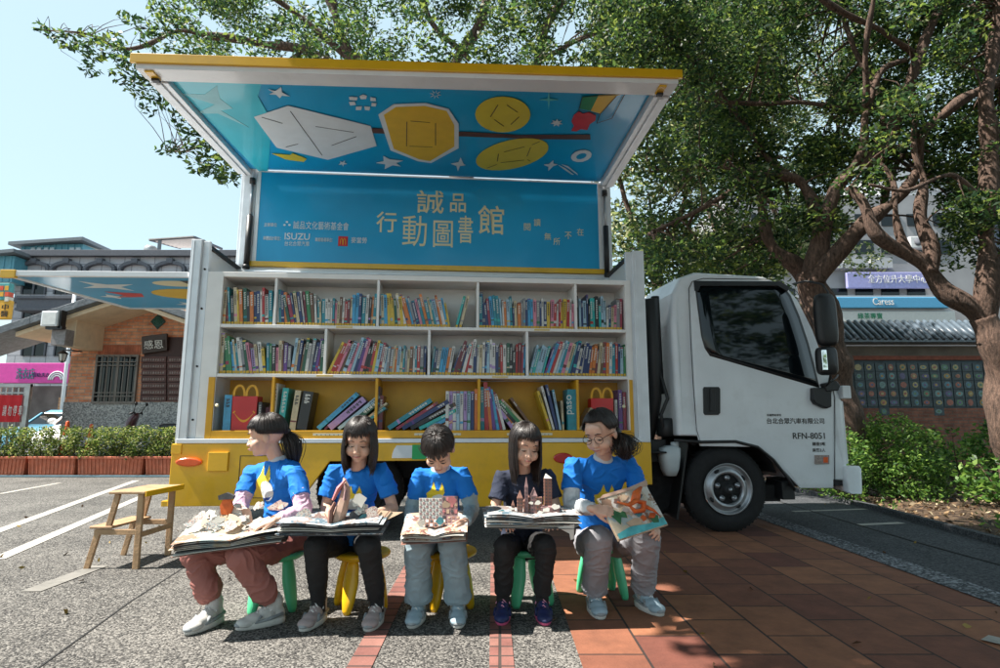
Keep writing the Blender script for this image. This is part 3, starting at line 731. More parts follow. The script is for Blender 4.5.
# mirrors on arms
def at(px, py, v): u, z = L(px, py, v); return (u, v, z)
b = MB(); b.tube([at(793,284,.12), at(806,281,-.02), at(822,284,-.16), at(828,292,-.17), at(829,340,-.17), at(831,372,-.17), at(829,383,-.08), at(822,389,.05)], .010, 8)
b.tube([at(829,383,-.08), at(836,378,.0), at(838,375,.08)], .008, 8)
ma = b.build('mirror_arm', BLK, truck)
def mirror(x0, x1, y0, y1, v, name, d=.06):
    (u0, zb), (u1, zt) = L(x0, y1, v), L(x1, y0, v); cu, cz = (u0+u1)/2, (zb+zt)/2; hu, hz = (u1-u0)/2, (zt-zb)/2
    b = MB(); b.ell_rings([((cu,v+.045,cz),(hu*.78,0,0),(0,0,hz*.96)),((cu,v+.025,cz),(hu*.88,0,0),(0,0,hz)),((cu,v-.02,cz),(hu*.86,0,0),(0,0,hz)),((cu+.005,v-.04,cz),(hu*.6,0,0),(0,0,hz*.88))], 28, True, .45)
    o = b.build(name, BLK, truck)
    return o, cu, cz, hu, hz
o, cu, cz, hu, hz = mirror(816.5,835.5,294,346,-.17,'wing_mirror')
o2, cu2, cz2, hu2, hz2 = mirror(817,837,347,375,-.17,'wide_mirror')
b = MB(); b.box(cu2-hu2*.72,cu2-hu2*.25,-.217,-.200,cz2-hz2*.7,cz2+hz2*.75); b.build('mirror_glass', mat('mirror_glass', (.8,.82,.84), .03, metal=1), o2, .006)
b = MB(); cab_panel(b, [(809.5,388),(824,388),(828,391),(828,407),(823,409),(812,404),(809.5,400)], .0, .06); b.build('lower_mirror_mount', BLK, door, .012, 3)
b = MB(); cab_panel(b, [(819,384),(832,381),(836,386),(834,391),(822,392)], .0, .07); b.build('mirror_bracket', BLK, door, .01, 3)
# cab lettering
def ctext(s, x0, y1, x1, m=AK, bold=0.0):
    a = cpl(x0, y1, .0075); c = cpl(x1, y1, .0075)
    return text(s, 1.0, 'lettering', m, door, Matrix.Translation((a[0],a[1],a[2])) @ FACE_CAM, thick=.001, width=c[0]-a[0], bold=bold)
ctext('台北合眾汽車有限公司', 751, 432, 824, bold=.008) if False else ctext('台北合眾汽車有限公司', 766.5, 424, 824, bold=.012)
ctext('車輛贊助單位', 766.5, 416.3, 781); ctext('RFN-8051', 792.6, 439, 824.6, bold=.012)
ctext('總重5噸', 812, 445.8, 825, bold=.01); ctext('乘客3人', 812, 452, 825, bold=.01)
# mud flap and inner arch
b = MB(); b.hexa([(4.28,.10,.12),(4.30,.10,.12),(4.30,.42,.12),(4.28,.42,.12),(4.40,.08,.80),(4.42,.08,.80),(4.42,.42,.80),(4.40,.42,.80)]); b.build('mud_flap', BLK, cab, .004)
b = MB()
arc = [(4.42+.0,.80)] + [(4.765+.50*math.cos(R(a)), .385+.47*math.sin(R(a))) for a in range(125, 5, -12)]
for (p, q) in zip(arc, arc[1:]): b.hexa([(p[0],.10,p[1]),(q[0],.10,q[1]),(q[0],.55,q[1]),(p[0],.55,p[1]),(p[0],.10,p[1]+.012),(q[0],.10,q[1]+.012),(q[0],.55,q[1]+.012),(p[0],.55,p[1]+.012)])
b.box(4.35,5.3,.56,.58,.25,.85)
b.box(5.15,5.35,.25,.5,.25,.40)
b.build('wheel_housing', CHS, cab)
# ================================================================== BOOKS (each one a thing)
PAL = {'teal':(.01,.22,.28),'sky blue':(.05,.32,.55),'navy':(.01,.03,.12),'white':(.62,.60,.56),'cream':(.55,.45,.28),'red':(.42,.02,.02),'crimson':(.28,.02,.05),
 'orange':(.58,.16,.02),'yellow':(.62,.42,.03),'green':(.03,.20,.07),'dark green':(.01,.08,.04),'purple':(.12,.04,.22),'pink':(.60,.20,.28),'lilac':(.38,.25,.50),
 'brown':(.14,.06,.025),'black':(.012,.012,.014),'grey':(.22,.22,.23),'pale blue':(.32,.48,.58),'turquoise':(.02,.38,.36),'maroon':(.14,.01,.02)}
BM = {k: mat('cover_'+k.replace(' ', '_'), v, .38, var=.18, scale=30, coat=.2) for k, v in PAL.items()}
PAGES = mat('pages', (.62,.57,.46), .8)
STK = mat('spine_sticker', (.72,.42,.04), .6); TW = mat('spine_print_light', (.68,.67,.62), .6); TDK = mat('spine_print_dark', (.03,.03,.04), .6)
book_n = 0
def make_book(u, z, t, h, d, lean, col, sticker, label, v0=.035, thick_art=False, group='books on the shelves'):
    """u,z: lower corner it rests on; lean: radians, positive = top towards the right"""
    global book_n
    rn = random.Random(book_n*13+5); book_n += 1
    b = MB(); c = .0022 if t > .012 else .0015
    b.m = 0                                   # cover: spine + two boards
    b.box(0,t,0,c*1.4,0,h); b.box(0,c,c*1.4,d,0,h); b.box(t-c,t,c*1.4,d,0,h)
    b.m = 1; b.box(c,t-c,c*1.4,d-.004,.003,h-.003)
    dark = sum(PAL[col]) < .8
    e = -.0007
    alt = rn.choice([2,3]) 
    b.m = 3 if dark else 4
    # title print: small blocks like characters on the spine
    w_ = t*.5; zz = h*rn.uniform(.86,.93); x0 = t*.25; nchar = rn.randint(3,9); ch = min(w_*1.15, h*.075)
    for k in range(nchar):
        if zz-ch < h*.28: break
        a_ = rn.random()
        b.box(x0,x0+w_,e,0,zz-ch*.42,zz); b.box(x0+w_*.1*a_,x0+w_*(.4+.5*a_),e,0,zz-ch*.85,zz-ch*.55)
        zz -= ch*1.15
    if rn.random() < .5:
        b.m = 5; q = h*rn.uniform(.16,.24); b.box(.0,t,e,0,q,q+h*rn.uniform(.03,.1))
    if rn.random() < .35:
        b.m = 5; b.box(.0,t,e,0,h*.95,h*.985)
    if sticker: b.m = 2; b.box(t*.06,t*.94,e*1.6,0,.004,.004+.022)
    ac = rn.choice(list(PAL)); 
    o = b.build('book', [BM[col], PAGES, STK, TW, TDK, BM[ac]], None)
    # seat the leaning book on its lower corner
    if lean >= 0: piv = Vector((t, 0, 0)) if lean > 0 else Vector((0,0,0))
    else: piv = Vector((0, 0, 0))
    M_ = Matrix.Translation((u, v0+rn.uniform(0,.012), z)) @ Matrix.Rotation(lean, 4, 'Y') @ Matrix.Translation(-piv)
    o.matrix_world = TM @ M_
    o['label'] = label; o['category'] = 'book'; o['group'] = group
    return o
ORD = ['first','second','third','fourth','fifth','sixth','seventh','eighth','ninth','tenth','eleventh','twelfth','thirteenth','fourteenth','fifteenth','sixteenth','seventeenth','eighteenth','nineteenth','twentieth',
 'twenty-first','twenty-second','twenty-third','twenty-fourth','twenty-fifth','twenty-sixth','twenty-seventh','twenty-eighth','twenty-ninth','thirtieth','thirty-first','thirty-second','thirty-third','thirty-fourth','thirty-fifth','thirty-sixth','thirty-seventh','thirty-eighth','thirty-ninth','fortieth']
def run(bay, u0, u1, z, segs, rn):
    """segs: (fraction end, lean deg start, lean deg end, height lo, hi, palette, gap)"""
    u = u0+.004; n = 0
    for fe, la, lb, hl_, hh, pal, tt in segs:
        end = u0+(u1-u0)*fe; us = u
        while u < end:
            k = (u-us)/max(.01, end-us); lean = R(la+(lb-la)*min(1,k)+rn.uniform(-.8,.8)); t = rn.uniform(*tt); h = rn.uniform(hl_, hh)
            if rn.random() < .12: h *= .85
            fp = t/math.cos(lean)
            if u+fp > min(end+.01, u1-.004): break
            if lean > 0:  # top leans right; the right lower corner is the pivot
                pu = u+fp
                if pu+h*math.sin(lean) > u1+.002: lean = math.asin(max(0, (u1-pu)/h))*.9
                pu = u+t*math.cos(lean)
                col = rn.choice(pal); n += 1
                make_book(pu, z, t, h, rn.uniform(.17,.22), lean, col, True, f'{col} book, {ORD[n-1]} from the left in {bay}')
            else:
                if u+h*math.sin(lean) < u0: lean = -math.asin(max(0, min(1, (u-u0)/h)))*.9
                col = rn.choice(pal); n += 1
                make_book(u, z, t, h, rn.uniform(.17,.22), lean, col, True, f'{col} book, {ORD[n-1]} from the left in {bay}')
            u += fp+rn.uniform(.0006,.003)
        if fe < 0: pass
        u = max(u, end) if tt[0] == 0 else u
mixed = ['teal','sky blue','navy','white','cream','red','crimson','orange','yellow','green','dark green','pink','grey','brown','grey','pale blue','white','black','navy','teal','cream','maroon','white','purple']
cool = ['teal','sky blue','navy','white','pale blue','navy','teal','sky blue','grey','orange','white','black','cream']
warm = ['red','crimson','orange','yellow','cream','brown','maroon','pink','white','navy']
pale = ['white','cream','pale blue','cream','white','orange','grey','teal','white']
T_ = (.015,.031)
rn = random.Random(3)
za, zb2 = 1.8185, 1.3905
run('the leftmost bay of the top row', .272,.707, za, [(1,-6,-3,.29,.335,mixed+warm,T_)], rn)
run('the second bay of the top row', .729,1.593, za, [(.12,-4,-5,.29,.34,cool+['green'],T_),(.4,-14,-5,.27,.32,mixed,T_),(.58,-3,0,.24,.26,['white','cream','white','teal'],T_),(.75,0,0,.22,.27,warm,T_),(1,0,3,.26,.31,cool,T_)], rn)
run('the middle bay of the top row', 1.615,2.480, za, [(.25,-3,-6,.27,.32,mixed,T_),(.74,-16,-11,.24,.31,cool+['pink','yellow'],T_)], rn)
for k, (uu, cc) in enumerate(((2.31,'turquoise'),(2.345,'cream'))): make_book(uu, za, .022, .30, .2, R(14), cc, True, f'{cc} book leaning right, near the right end of the middle top bay')
run('the fourth bay of the top row', 2.502,3.376, za, [(.25,-8,-3,.27,.33,mixed,T_),(.55,-2,0,.24,.30,cool,T_),(.75,0,0,.25,.29,mixed,T_),(1,2,2,.26,.30,warm,T_)], rn)
run('the rightmost bay of the top row', 3.398,3.846, za, [(.6,0,0,.27,.33,['navy','teal','navy','black','pale blue','turquoise'],T_),(.85,2,3,.2,.24,warm,T_),(1,2,2,.27,.30,mixed,T_)], rn)
run('the leftmost bay of the second row', .272,1.154, zb2, [(.33,-7,-11,.27,.36,mixed+pale,T_),(.45,-9,-7,.22,.29,['cream','yellow','white','lilac','cream'],T_),(.68,-3,0,.24,.30,mixed,T_),(1,5,9,.27,.33,mixed+['black'],T_)], rn)
run('the second bay of the second row', 1.176,2.051, zb2, [(.28,24,14,.28,.35,mixed+['brown','green'],T_),(.55,14,8,.27,.34,mixed,T_),(.82,5,2,.24,.27,pale,T_),(1,1,1,.24,.28,mixed,T_)], rn)
run('the third bay of the second row', 2.073,2.926, zb2, [(.22,6,10,.23,.27,cool,T_),(.42,20,8,.26,.33,warm+['green'],T_),(.70,2,0,.27,.33,cool,T_),(1,0,3,.25,.31,mixed,T_)], rn)
run('the rightmost bay of the second row', 2.948,3.846, zb2, [(.16,16,16,.25,.29,['white','turquoise','pale blue'],T_),(.42,20,16,.27,.34,mixed+cool,T_),(.55,14,12,.28,.34,cool,T_),(.75,9,6,.26,.32,warm,T_),(1,3,1,.27,.33,mixed,T_)], rn)
# lower yellow row: larger books
zc = .911
def low(u, t, h, deg, col, lab, d=.22): make_book(u, zc, t, h, d, R(deg), col, False, lab)
for u, t, h, deg, col, lab in (
 (.335,.062,.30,0,'sky blue','thick blue book left of the red meal box in the left case'),
 (.62,.03,.24,0,'black','dark book at the back of the left display case'),(.765,.045,.40,2,'white','tall white book with dark print beside the left display case'),(.835,.05,.36,5,'turquoise','turquoise book standing between the white and the cream one, lower row'),
 (.935,.05,.34,6,'cream','thick cream book standing next to the black one, lower row'),(1.03,.085,.33,8,'black','thick black book with a gold patch, lower row')):
    low(u, t, h, deg, col, lab)
def pile(u0, items, bay, side=1):
    u = u0
    for k, (t, h, deg, col) in enumerate(items):
        a = R(deg); fp = t/math.cos(a)
        make_book(u+(t*math.cos(a) if side > 0 else 0), zc, t, h, .23, a*side, col, False, f'{col} book leaning {"right" if side > 0 else "left"}, {ORD[k]} from the left leaning in {bay}')
        u += fp+.002
pile(1.115, [(.040,.44,47,'sky blue'),(.018,.40,48,'maroon'),(.055,.38,49,'lilac'),(.03,.44,50,'pale blue'),(.048,.36,50,'dark green'),(.018,.36,51,'cream'),(.024,.30,52,'teal')][:7], 'the second lower bay')
for k, (uu, cc, hh) in enumerate(((1.632,'navy',.38),(1.668,'maroon',.30))): low(uu, .032, hh, 1, cc, f'{cc} book standing upright at the left end of the middle lower bay')
pile(1.712, [(.04,.44,56,'teal'),(.026,.42,57,'crimson'),(.036,.46,59,'navy'),(.036,.44,61,'black'),(.03,.36,63,'turquoise'),(.03,.28,64,'sky blue'),(.022,.20,66,'orange')][:7], 'the middle lower bay')
u = 2.215
for k, cc in enumerate(('white','lilac','white','pale blue','white','lilac','pale blue','navy','orange')):
    t = .028; low(u+.0, t, .34 if cc != 'orange' else .36, 0, cc, f'{cc} book, {ORD[k]} in the upright set of the middle lower bay'); u += t+.0035
u = 2.522
for k, (cc, t, h, dg) in enumerate((('teal',.034,.38,-1),('red',.036,.42,-2),('orange',.026,.37,-5),('purple',.03,.38,-8),('sky blue',.026,.36,-10),('crimson',.022,.34,-11),('white',.024,.32,-14))):
    make_book(u, zc, t, h, .23, R(dg), cc, False, f'{cc} book, {ORD[k]} from the left in the fourth lower bay'); u += t/math.cos(R(dg))+.004
pile(2.80, [(.03,.34,36,'lilac'),(.02,.32,40,'orange'),(.028,.33,42,'black'),(.03,.34,43,'green'),(.022,.36,44,'cream'),(.024,.34,36,'brown')][:6], 'the fourth lower bay', -1)
u = 3.135
for k, (cc, t, h, dg) in enumerate((('yellow',.022,.36,-18),('white',.02,.40,-15),('navy',.026,.41,-13),('pale blue',.02,.36,-10),('cream',.018,.26,-2))):
    make_book(u, zc, t, h, .23, R(dg), cc, False, f'{cc} book, {ORD[k]} steep one before the right case'); u += t/math.cos(R(dg))+.006
tb_ = make_book(3.305, zc, .072, .36, .23, 0, 'teal', False, 'thick teal book with big white letters beside the right display case', v0=.02) if False else None
b = MB(); b.box(0,.078,0,.004,0,.36); b.box(0,.003,.004,.22,0,.36); b.box(.075,.078,.004,.22,0,.36); b.m = 1; b.box(.003,.075,.004,.21,.003,.357)
o = b.build('book', [BM['teal'], PAGES]); o.matrix_world = TM @ Matrix.Translation((3.295,.012,zc)); tag(o, 'thick teal book with big white sideways letters beside the right case', 'book', 'books on the shelves')
tt = text('paso', 1, 'spine_lettering', TW, None, Matrix.Translation((.058,-.0015,.14)) @ FACE_CAM @ Matrix.Rotation(R(90), 4, 'Z'), thick=.0006, width=.17)
tt.parent = o
for uu, t, h, dg, cc, lab in ((3.42,.02,.22,30,'cream','cream book slanting behind the acrylic of the right case'),(3.47,.02,.20,32,'white','white book slanting behind the acrylic of the right case'),(3.735,.02,.27,0,'white','slim white book right of the red meal box in the right case'),(3.765,.035,.36,0,'purple','dark purple book near the right end of the right case'),(3.808,.03,.34,0,'crimson','crimson book at the far right of the right case')):
    low(uu, t, h, dg, cc, lab)
# glass-like ornament bottles in the left case
PK = mat('ornament_pink', (.35,.16,.22), .15, coat=.8, var=.4, scale=40)
for u, z_, lab in ((.66,.20,'mauve glass-like ornament right of the red meal box in the left case'),(.70,.33,'tall mauve ornament in the right corner of the left case')):
    b = MB(); b.lathe([(0,0),(.03,0),(.032,.05),(.024,z_*.6),(.012,z_*.75),(.014,z_),(0,z_)], (0,0,0), 'z', 20)
    o = b.build('ornament', PK); o.matrix_world = TM @ Matrix.Translation((u,.16,zc)); tag(o, lab, 'ornament')
# red smiling meal boxes
MR = mat('card_red', (.62,.008,.012), .4, var=.05, coat=.2); MY = mat('card_yellow', (.85,.42,.015), .45, var=.04)
def meal_box(u, lab, s=1.0):
    root = empty('meal_box', TM @ Vector((u,.05,zc)), TA)
    tag(root, lab, 'meal box', 'red smiling meal boxes in the display cases')
    w_, h_, d_ = .105*s, .29*s, .14
    b = MB(); b.hexa([(-w_*.95,0,0),(w_*.95,0,0),(w_*.95,d_,0),(-w_*.95,d_,0),(-w_,0,h_),(w_,0,h_),(w_,d_,h_),(-w_,d_,h_)]); b.build('box', MR, root, .003)
    for k in (-1, 1):
        b = MB(); cx = k*w_*.5; rr = w_*.42
        pts = [(cx-rr,.0,h_-.01)]+[(cx-rr*math.cos(math.pi*i/14),.0,h_+.015+.075*s*math.sin(math.pi*i/14)) for i in range(15)]+[(cx+rr,.0,h_-.01)]
        for p, q in zip(pts, pts[1:]): b.beam((p[0],.012,p[2]),(q[0],.012,q[2]), .008, .020, (0,1,0)) if False else b.beam((p[0],.012,p[2]),(q[0],.012,q[2]), .020, .008, (0,1,0))
        b.build('handle_arch', MY, root)
    b = MB(); n = 16
    up = [(-w_*.78+2*w_*.78*i/n, h_*.52 - h_*.22*math.sin(math.pi*i/n)) for i in range(n+1)]
    lo = [(x*.99, z - h_*.055*math.sin(math.pi*i/n)-.003) for i, (x, z) in enumerate(up)]
    b.prism(up+lo[::-1], -.0025, -.0005)
    b.beam((-w_*.86,-.0015,h_*.50),(-w_*.70,-.0015,h_*.56),.010,.002,(0,1,0)); b.beam((w_*.70,-.0015,h_*.56),(w_*.86,-.0015,h_*.50),.010,.002,(0,1,0))
    b.build('smile', MY, root)
    b = MB(); b.ball((0,-.006,h_*.62),(w_*.16,.012,h_*.10)); 
    return root
meal_box(.503, 'red smiling meal box with yellow arch handles in the left display case')
meal_box(3.62, 'red smiling meal box with yellow arch handles in the right display case', .98)
# ================================================================== PEOPLE
SKIN = bpy.data.materials.new('skin'); SKIN.use_nodes = True
_b = SKIN.node_tree.nodes['Principled BSDF']; _b.inputs['Base Color'].default_value = (.56,.31,.20,1); _b.inputs['Roughness'].default_value = .5
_b.inputs['Subsurface Weight'].default_value = .15; _b.inputs['Subsurface Radius'].default_value = (.01,.004,.002); _b.inputs['Subsurface Scale'].default_value = .5
_tc = SKIN.node_tree.nodes.new('ShaderNodeTexNoise'); _tc.inputs['Scale'].default_value = 18
_rr = SKIN.node_tree.nodes.new('ShaderNodeValToRGB'); _rr.color_ramp.elements[0].color = (.56,.33,.23,1); _rr.color_ramp.elements[1].color = (.70,.45,.34,1)
SKIN.node_tree.links.new(_tc.outputs['Fac'], _rr.inputs['Fac']); SKIN.node_tree.links.new(_rr.outputs['Color'], _b.inputs['Base Color'])
HAIR = mat('hair', (.016,.010,.008), .40, var=.5, scale=40, spec=.7)
EYEW = mat('eye_white', (.55,.53,.52), .3); EYED = mat('eye_dark', (.012,.008,.007), .2); LIP = mat('lip', (.40,.14,.12), .45); BROW = mat('brow', (.03,.018,.014), .7)
TBLUE = mat('shirt_blue', (.0,.165,.60), .8, var=.08, scale=6, bump=.1, bscale=300); TNAVY = mat('shirt_navy', (.018,.025,.05), .85, var=.2, bump=.1, bscale=300)
LEGG = mat('leggings_black', (.012,.012,.013), .8, var=.3, bump=.1, bscale=300); JEAN = mat('jeans_pale', (.26,.34,.38), .85, var=.14, scale=12, bump=.15, bscale=300)
ROSE = mat('trousers_rose', (.33,.125,.105), .8, var=.12, bump=.1, bscale=300); GREYT = mat('trousers_grey', (.27,.27,.29), .85, var=.12, bump=.1, bscale=300)
SLV = mat('sleeve_white', (.58,.60,.62), .8, var=.06, bump=.1, bscale=300); SLG = mat('sleeve_grey', (.30,.40,.44), .8, var=.06); SLL = mat('sleeve_lilac', (.62,.42,.55), .8, var=.06)
PWH = mat('print_white', (.60,.64,.62), .7, var=.05); PYE = mat('print_yellow', (.72,.55,.03), .7, var=.06); PNV = mat('print_navy', (.02,.06,.25), .7)
SHW = mat('shoe_white', (.52,.51,.48), .6, var=.12, scale=30); SHG = mat('shoe_grey', (.28,.30,.31), .65, var=.2, scale=30); SHP = mat('shoe_taupe', (.40,.32,.31), .65, var=.12, scale=30)
SHN = mat('shoe_navy', (.015,.022,.09), .6, var=.2, scale=30); SHPK = mat('shoe_pink', (.62,.10,.22), .5); SHB = mat('shoe_pale_blue', (.32,.42,.48), .6, var=.1, scale=30)
SOLE = mat('sole_white', (.62,.60,.56), .6); LACE = mat('lace', (.70,.69,.66), .7); SOCKB = mat('sock_black', (.015,.015,.016), .85); SOCKW = mat('sock_white', (.55,.54,.52), .85)
MFR = mat('spectacle_frame', (.02,.015,.012), .3)

def head_matrix(c, yaw, pitch, roll, s=1.0):
    """yaw >0 turns the face to the picture's right, pitch >0 looks down"""
    M_ = Matrix.Translation(c) @ Matrix.Rotation(R(yaw), 4, 'Z') @ Matrix.Rotation(R(pitch), 4, 'X') @ Matrix.Rotation(R(roll), 4, 'Y')
    return M_ @ Matrix.Scale(s, 4)

def hair_path(th, t, phimax, fall, M_, s, out=0.0, wav=0.0, ph=0.0, flare=0.0, rad=(.079,.097,.088)):
    """t 0..1 over the skull, 1..2 hanging straight down"""
    cc = Vector((0,.012,.028))
    ph_ = R(4)+(phimax-R(4))*min(t, 1)
    d = Vector((math.sin(ph_)*math.sin(th), -math.sin(ph_)*math.cos(th), math.cos(ph_)))
    p = cc + Vector((rad[0]*d.x, rad[1]*d.y, rad[2]*d.z))*(1+out/.085)
    w_ = M_ @ p
    if t > 1:
        k = t-1; o_ = (M_.to_3x3() @ Vector((math.sin(th), -math.cos(th), 0))); o_.z = 0
        o_ = o_.normalized() if o_.length > 1e-6 else o_
        w_ = w_ + Vector((0,0,-1))*fall*k + o_*(flare*math.sin(k*math.pi*.9)-.018*k) + o_*wav*math.sin(k*14+ph) + Vector((0,0,0))
    return w_

def make_hair(M_, s, style, root, seed):
    rn = random.Random(seed); b = MB(); b.smooth = True
    def pm(th):   # how far down the skull hair reaches in direction th (0 = face)
        a = abs(((th+math.pi) % (2*math.pi))-math.pi)
        f = R(style['front']); sd_ = R(style.get('side', 100)); bk = R(style.get('back', 118))
        if a < R(42): return f
        if a < R(62): return f+(sd_-f)*(a-R(42))/R(20)
        return sd_+(bk-sd_)*min(1, (a-R(62))/R(80))
    def fl(th):
        a = abs(((th+math.pi) % (2*math.pi))-math.pi)
        if style['fall'] <= 0 or a < R(style.get('open', 55)): return 0
        return style['fall']*(1 if a > R(style.get('open', 55))+R(10) else .85)
    nth = 48
    # under-cap
    grid = []
    for i in range(nth):
        th = 2*math.pi*i/nth; f = fl(th)
        ts = [0,.15,.3,.45,.6,.75,.9,1.0]
        grid.append([hair_path(th, t, pm(th), 0, M_, s, -.002) for t in ts])
    nt_ = len(grid[0]); vs = [p for g in grid for p in g]; fs = []
    for i in range(nth):
        j = (i+1) % nth
        for k in range(nt_-1): fs.append((i*nt_+k, j*nt_+k, j*nt_+k+1, i*nt_+k+1))
    b._add(vs, fs)
    # hanging curtain under-layer
    if style['fall'] > 0:
        idx = [i for i in range(nth) if fl(2*math.pi*i/nth) > 0]
        for i in idx:
            if (i+1) % nth not in idx: continue
            a0 = 2*math.pi*i/nth; a1 = 2*math.pi*(i+1)/nth
            c0 = [hair_path(a0, 1+k/6, pm(a0), fl(a0)*.93, M_, s, -.003, flare=style.get('flare', .01)) for k in range(7)]
            c1 = [hair_path(a1, 1+k/6, pm(a1), fl(a1)*.93, M_, s, -.003, flare=style.get('flare', .01)) for k in range(7)]
            b._add(c0+c1, [(k, k+1, 8+k, 7+k) for k in range(6)])
    # strands
    for q in range(style.get('n', 420)*2):
        th = rn.uniform(-math.pi, math.pi); f = fl(th); p_ = pm(th)*rn.uniform(.93, 1.04); o_ = rn.uniform(-.001, .005)
        if f == 0 and abs(th) < R(60): o_ += .001
        ln = f*rn.uniform(.86, 1.04); ph = rn.uniform(0, 6); t0 = rn.uniform(.02, .5)
        dth = rn.uniform(-.06, .06)
        pts = [hair_path(th+dth*k/8, t0+(1-t0)*k/7, p_, 0, M_, s, o_) for k in range(8)]
        if ln > 0: pts += [hair_path(th+dth, 1+k/7, p_, ln, M_, s, o_, style.get('wav', 0)+.0012, ph, style.get('flare', .01)) for k in range(1, 8)]
        n = len(pts); r0 = rn.uniform(.0009, .0018)
        b.tube(pts, [r0*.6]+[r0]*(n-3)+[r0*.7, r0*.2], 4)
    # fringe strands over the forehead
    if style.get('fringe'):
        for q in range(120):
            th = rn.uniform(-R(50), R(50)); p0 = R(style['front']-4)
            L_ = style['fringe']*rn.uniform(.55, 1.25)
            a = hair_path(th, .7, p0, 0, M_, s, .002); c = hair_path(th, 1, p0, 0, M_, s, .004)
            fwd = (M_.to_3x3() @ Vector((0,-1,0))).normalized(); dn = (M_.to_3x3() @ Vector((0,0,-1))).normalized()
            e = c + dn*L_ + fwd*.002 + (M_.to_3x3() @ Vector((1,0,0)))*rn.uniform(-.006,.006)
            b.tube([a, c, (c+e)/2+fwd*.006, e], [.001,.0016,.0014,.0004], 4)
    # tail
    if style.get('tail'):
        T = style['tail']; base = M_ @ Vector(T['at']); 
        b.ball(base, .022*T.get('w', 1))
        for q in range(T.get('n', 110)*2):
            j = Vector((rn.gauss(0,1), rn.gauss(0,1), rn.gauss(0,.4)))*.013*T.get('w', 1)
            pts = []; 
            for k in range(9):
                u = k/8; c = base.lerp(base+Vector(T['mid']), min(1, u*2)) if u < .5 else (base+Vector(T['mid'])).lerp(base+Vector(T['end']), (u-.5)*2)
                sw = math.sin(u*math.pi)
                pts.append(c + j*(sw*1.6+.35) + Vector((math.sin(u*T.get('curl', 3)+q)*T.get('amp', .002), math.cos(u*T.get('curl', 3)*1.1+q*2)*T.get('amp', .002), 0)))
            r0 = rn.uniform(.0011,.0019)
            b.tube(pts, [r0*.7]+[r0]*6+[r0*.7, r0*.15], 4)
        if T.get('tie'):
            b2 = MB(); 
            for k in range(9): 
                a = k*.7; b2.ball(base+Vector((math.cos(a)*.014, math.sin(a)*.014, math.sin(a*2)*.006)), .008, nu=8, nv=6)
            b2.build('hair_tie', mat('hair_tie', (.55,.5,.62), .6), root, world=True)
    if style.get('bun'):
        bc = M_ @ Vector(style['bun'])
        for q in range(40):
            a0 = rn.uniform(0, 6.28); tl = rn.uniform(-1, 1)
            b.tube([bc+Vector((math.cos(a0+k*.5)*.022, math.sin(a0+k*.5)*.022*(.6+.4*abs(tl)), .016*tl*math.sin(k*.5+q))) for k in range(7)], .0035, 4)
    for T in style.get('locks', []):      # loose locks: world-space polylines
        T0 = [Vector(p) for p in T['pts']]
        for q in range(T.get('n', 24)):
            j = Vector((rn.gauss(0,1), rn.gauss(0,.7), 0))*T.get('w', .008)
            m_ = len(T0); pts = [p + j*(.4+.6*k/(m_-1)) for k, p in enumerate(T0)]
            pts = [pts[0]]+[pts[i]*.5+(pts[i-1]+pts[i+1])*.25 for i in range(1, m_-1)]+[pts[-1]+Vector((0,0,rn.uniform(-.01,.015)))]
            b.tube(pts, [.002]+[.0027]*(m_-2)+[.0005], 4)
    return b.build('hair', HAIR, root, world=True)

def hand(b, wrist, d, n, side, s=1.0, curl=35, spread=5, thumb=35, curls=None):
    """d: towards the fingers, n: out of the back of the hand, side: +1/-1 which side the thumb is on (along d x n)"""
    d = Vector(d).normalized(); n = Vector(n); n = (n - d*n.dot(d)).normalized(); sd = d.cross(n).normalized()*side
    w0 = Vector(wrist)
    cs_ = curls or [curl*.85, curl, curl*1.05, curl*1.15]
    fl_ = [.052,.058,.054,.043]; offs = [.024,.0085,-.0075,-.0225]
    b.capsule(w0-d*.02*s, w0+d*.012*s, .019*s, .0175*s)
    for k in range(4):
        kn = w0 + (d*(.066 if k in (1, 2) else .061) + sd*offs[k])*s
        b.capsule(w0+(d*.012+sd*offs[k]*.62)*s, kn, .0135*s, .0098*s, 10)
        a = R(spread)*(1.5-k); dd = (d*math.cos(a)+sd*math.sin(a)).normalized(); cur = kn; ang = 0
        for j, (fr_, rr_) in enumerate(((.46,.0082),(.30,.0075),(.24,.0068))):
            ang += R(cs_[k])*(.55,1.0,.7)[j]
            dv = dd*math.cos(ang) - n*math.sin(ang)
            nx = cur + dv*fl_[k]*fr_*s*1.05
            b.capsule(cur, nx, rr_*s, rr_*s*.92, 8); cur = nx
    t0 = w0+(d*.018+sd*.018-n*.004)*s; a = R(thumb)
    t1 = t0+(d*math.cos(a)+sd*math.sin(a)-n*.25).normalized()*.030*s
    t2 = t1+(d*math.cos(a*.6)+sd*math.sin(a*.6)-n*.35).normalized()*.026*s
    t3 = t2+(d*math.cos(a*.2)+sd*math.sin(a*.2)-n*.4).normalized()*.021*s
    b.capsule(t0, t1, .0125*s, .0095*s, 10); b.capsule(t1, t2, .0092*s, .0082*s, 8); b.capsule(t2, t3, .008*s, .0068*s, 8)

def fold_disp(amp, sc, seed, zs=1.0):
    def f(co, nn):
        p = Vector((co.x*sc+seed, co.y*sc, co.z*sc*zs))
        w_ = noise.noise(p*.5)
        q = Vector((co.x*sc*1.1+seed+w_*1.5+co.z*sc*.9, co.y*sc*.9, co.z*sc*1.7*zs-co.x*sc*.5+w_*2))
        rd = 1-min(1, abs(noise.noise(q))*2.6); r2 = 1-min(1, abs(noise.noise(q*1.9+Vector((9,3,1))))*2.6)
        return amp*(.8*noise.noise(p) + .85*(rd*rd-.35) + .22*(r2*r2-.35))
    return f

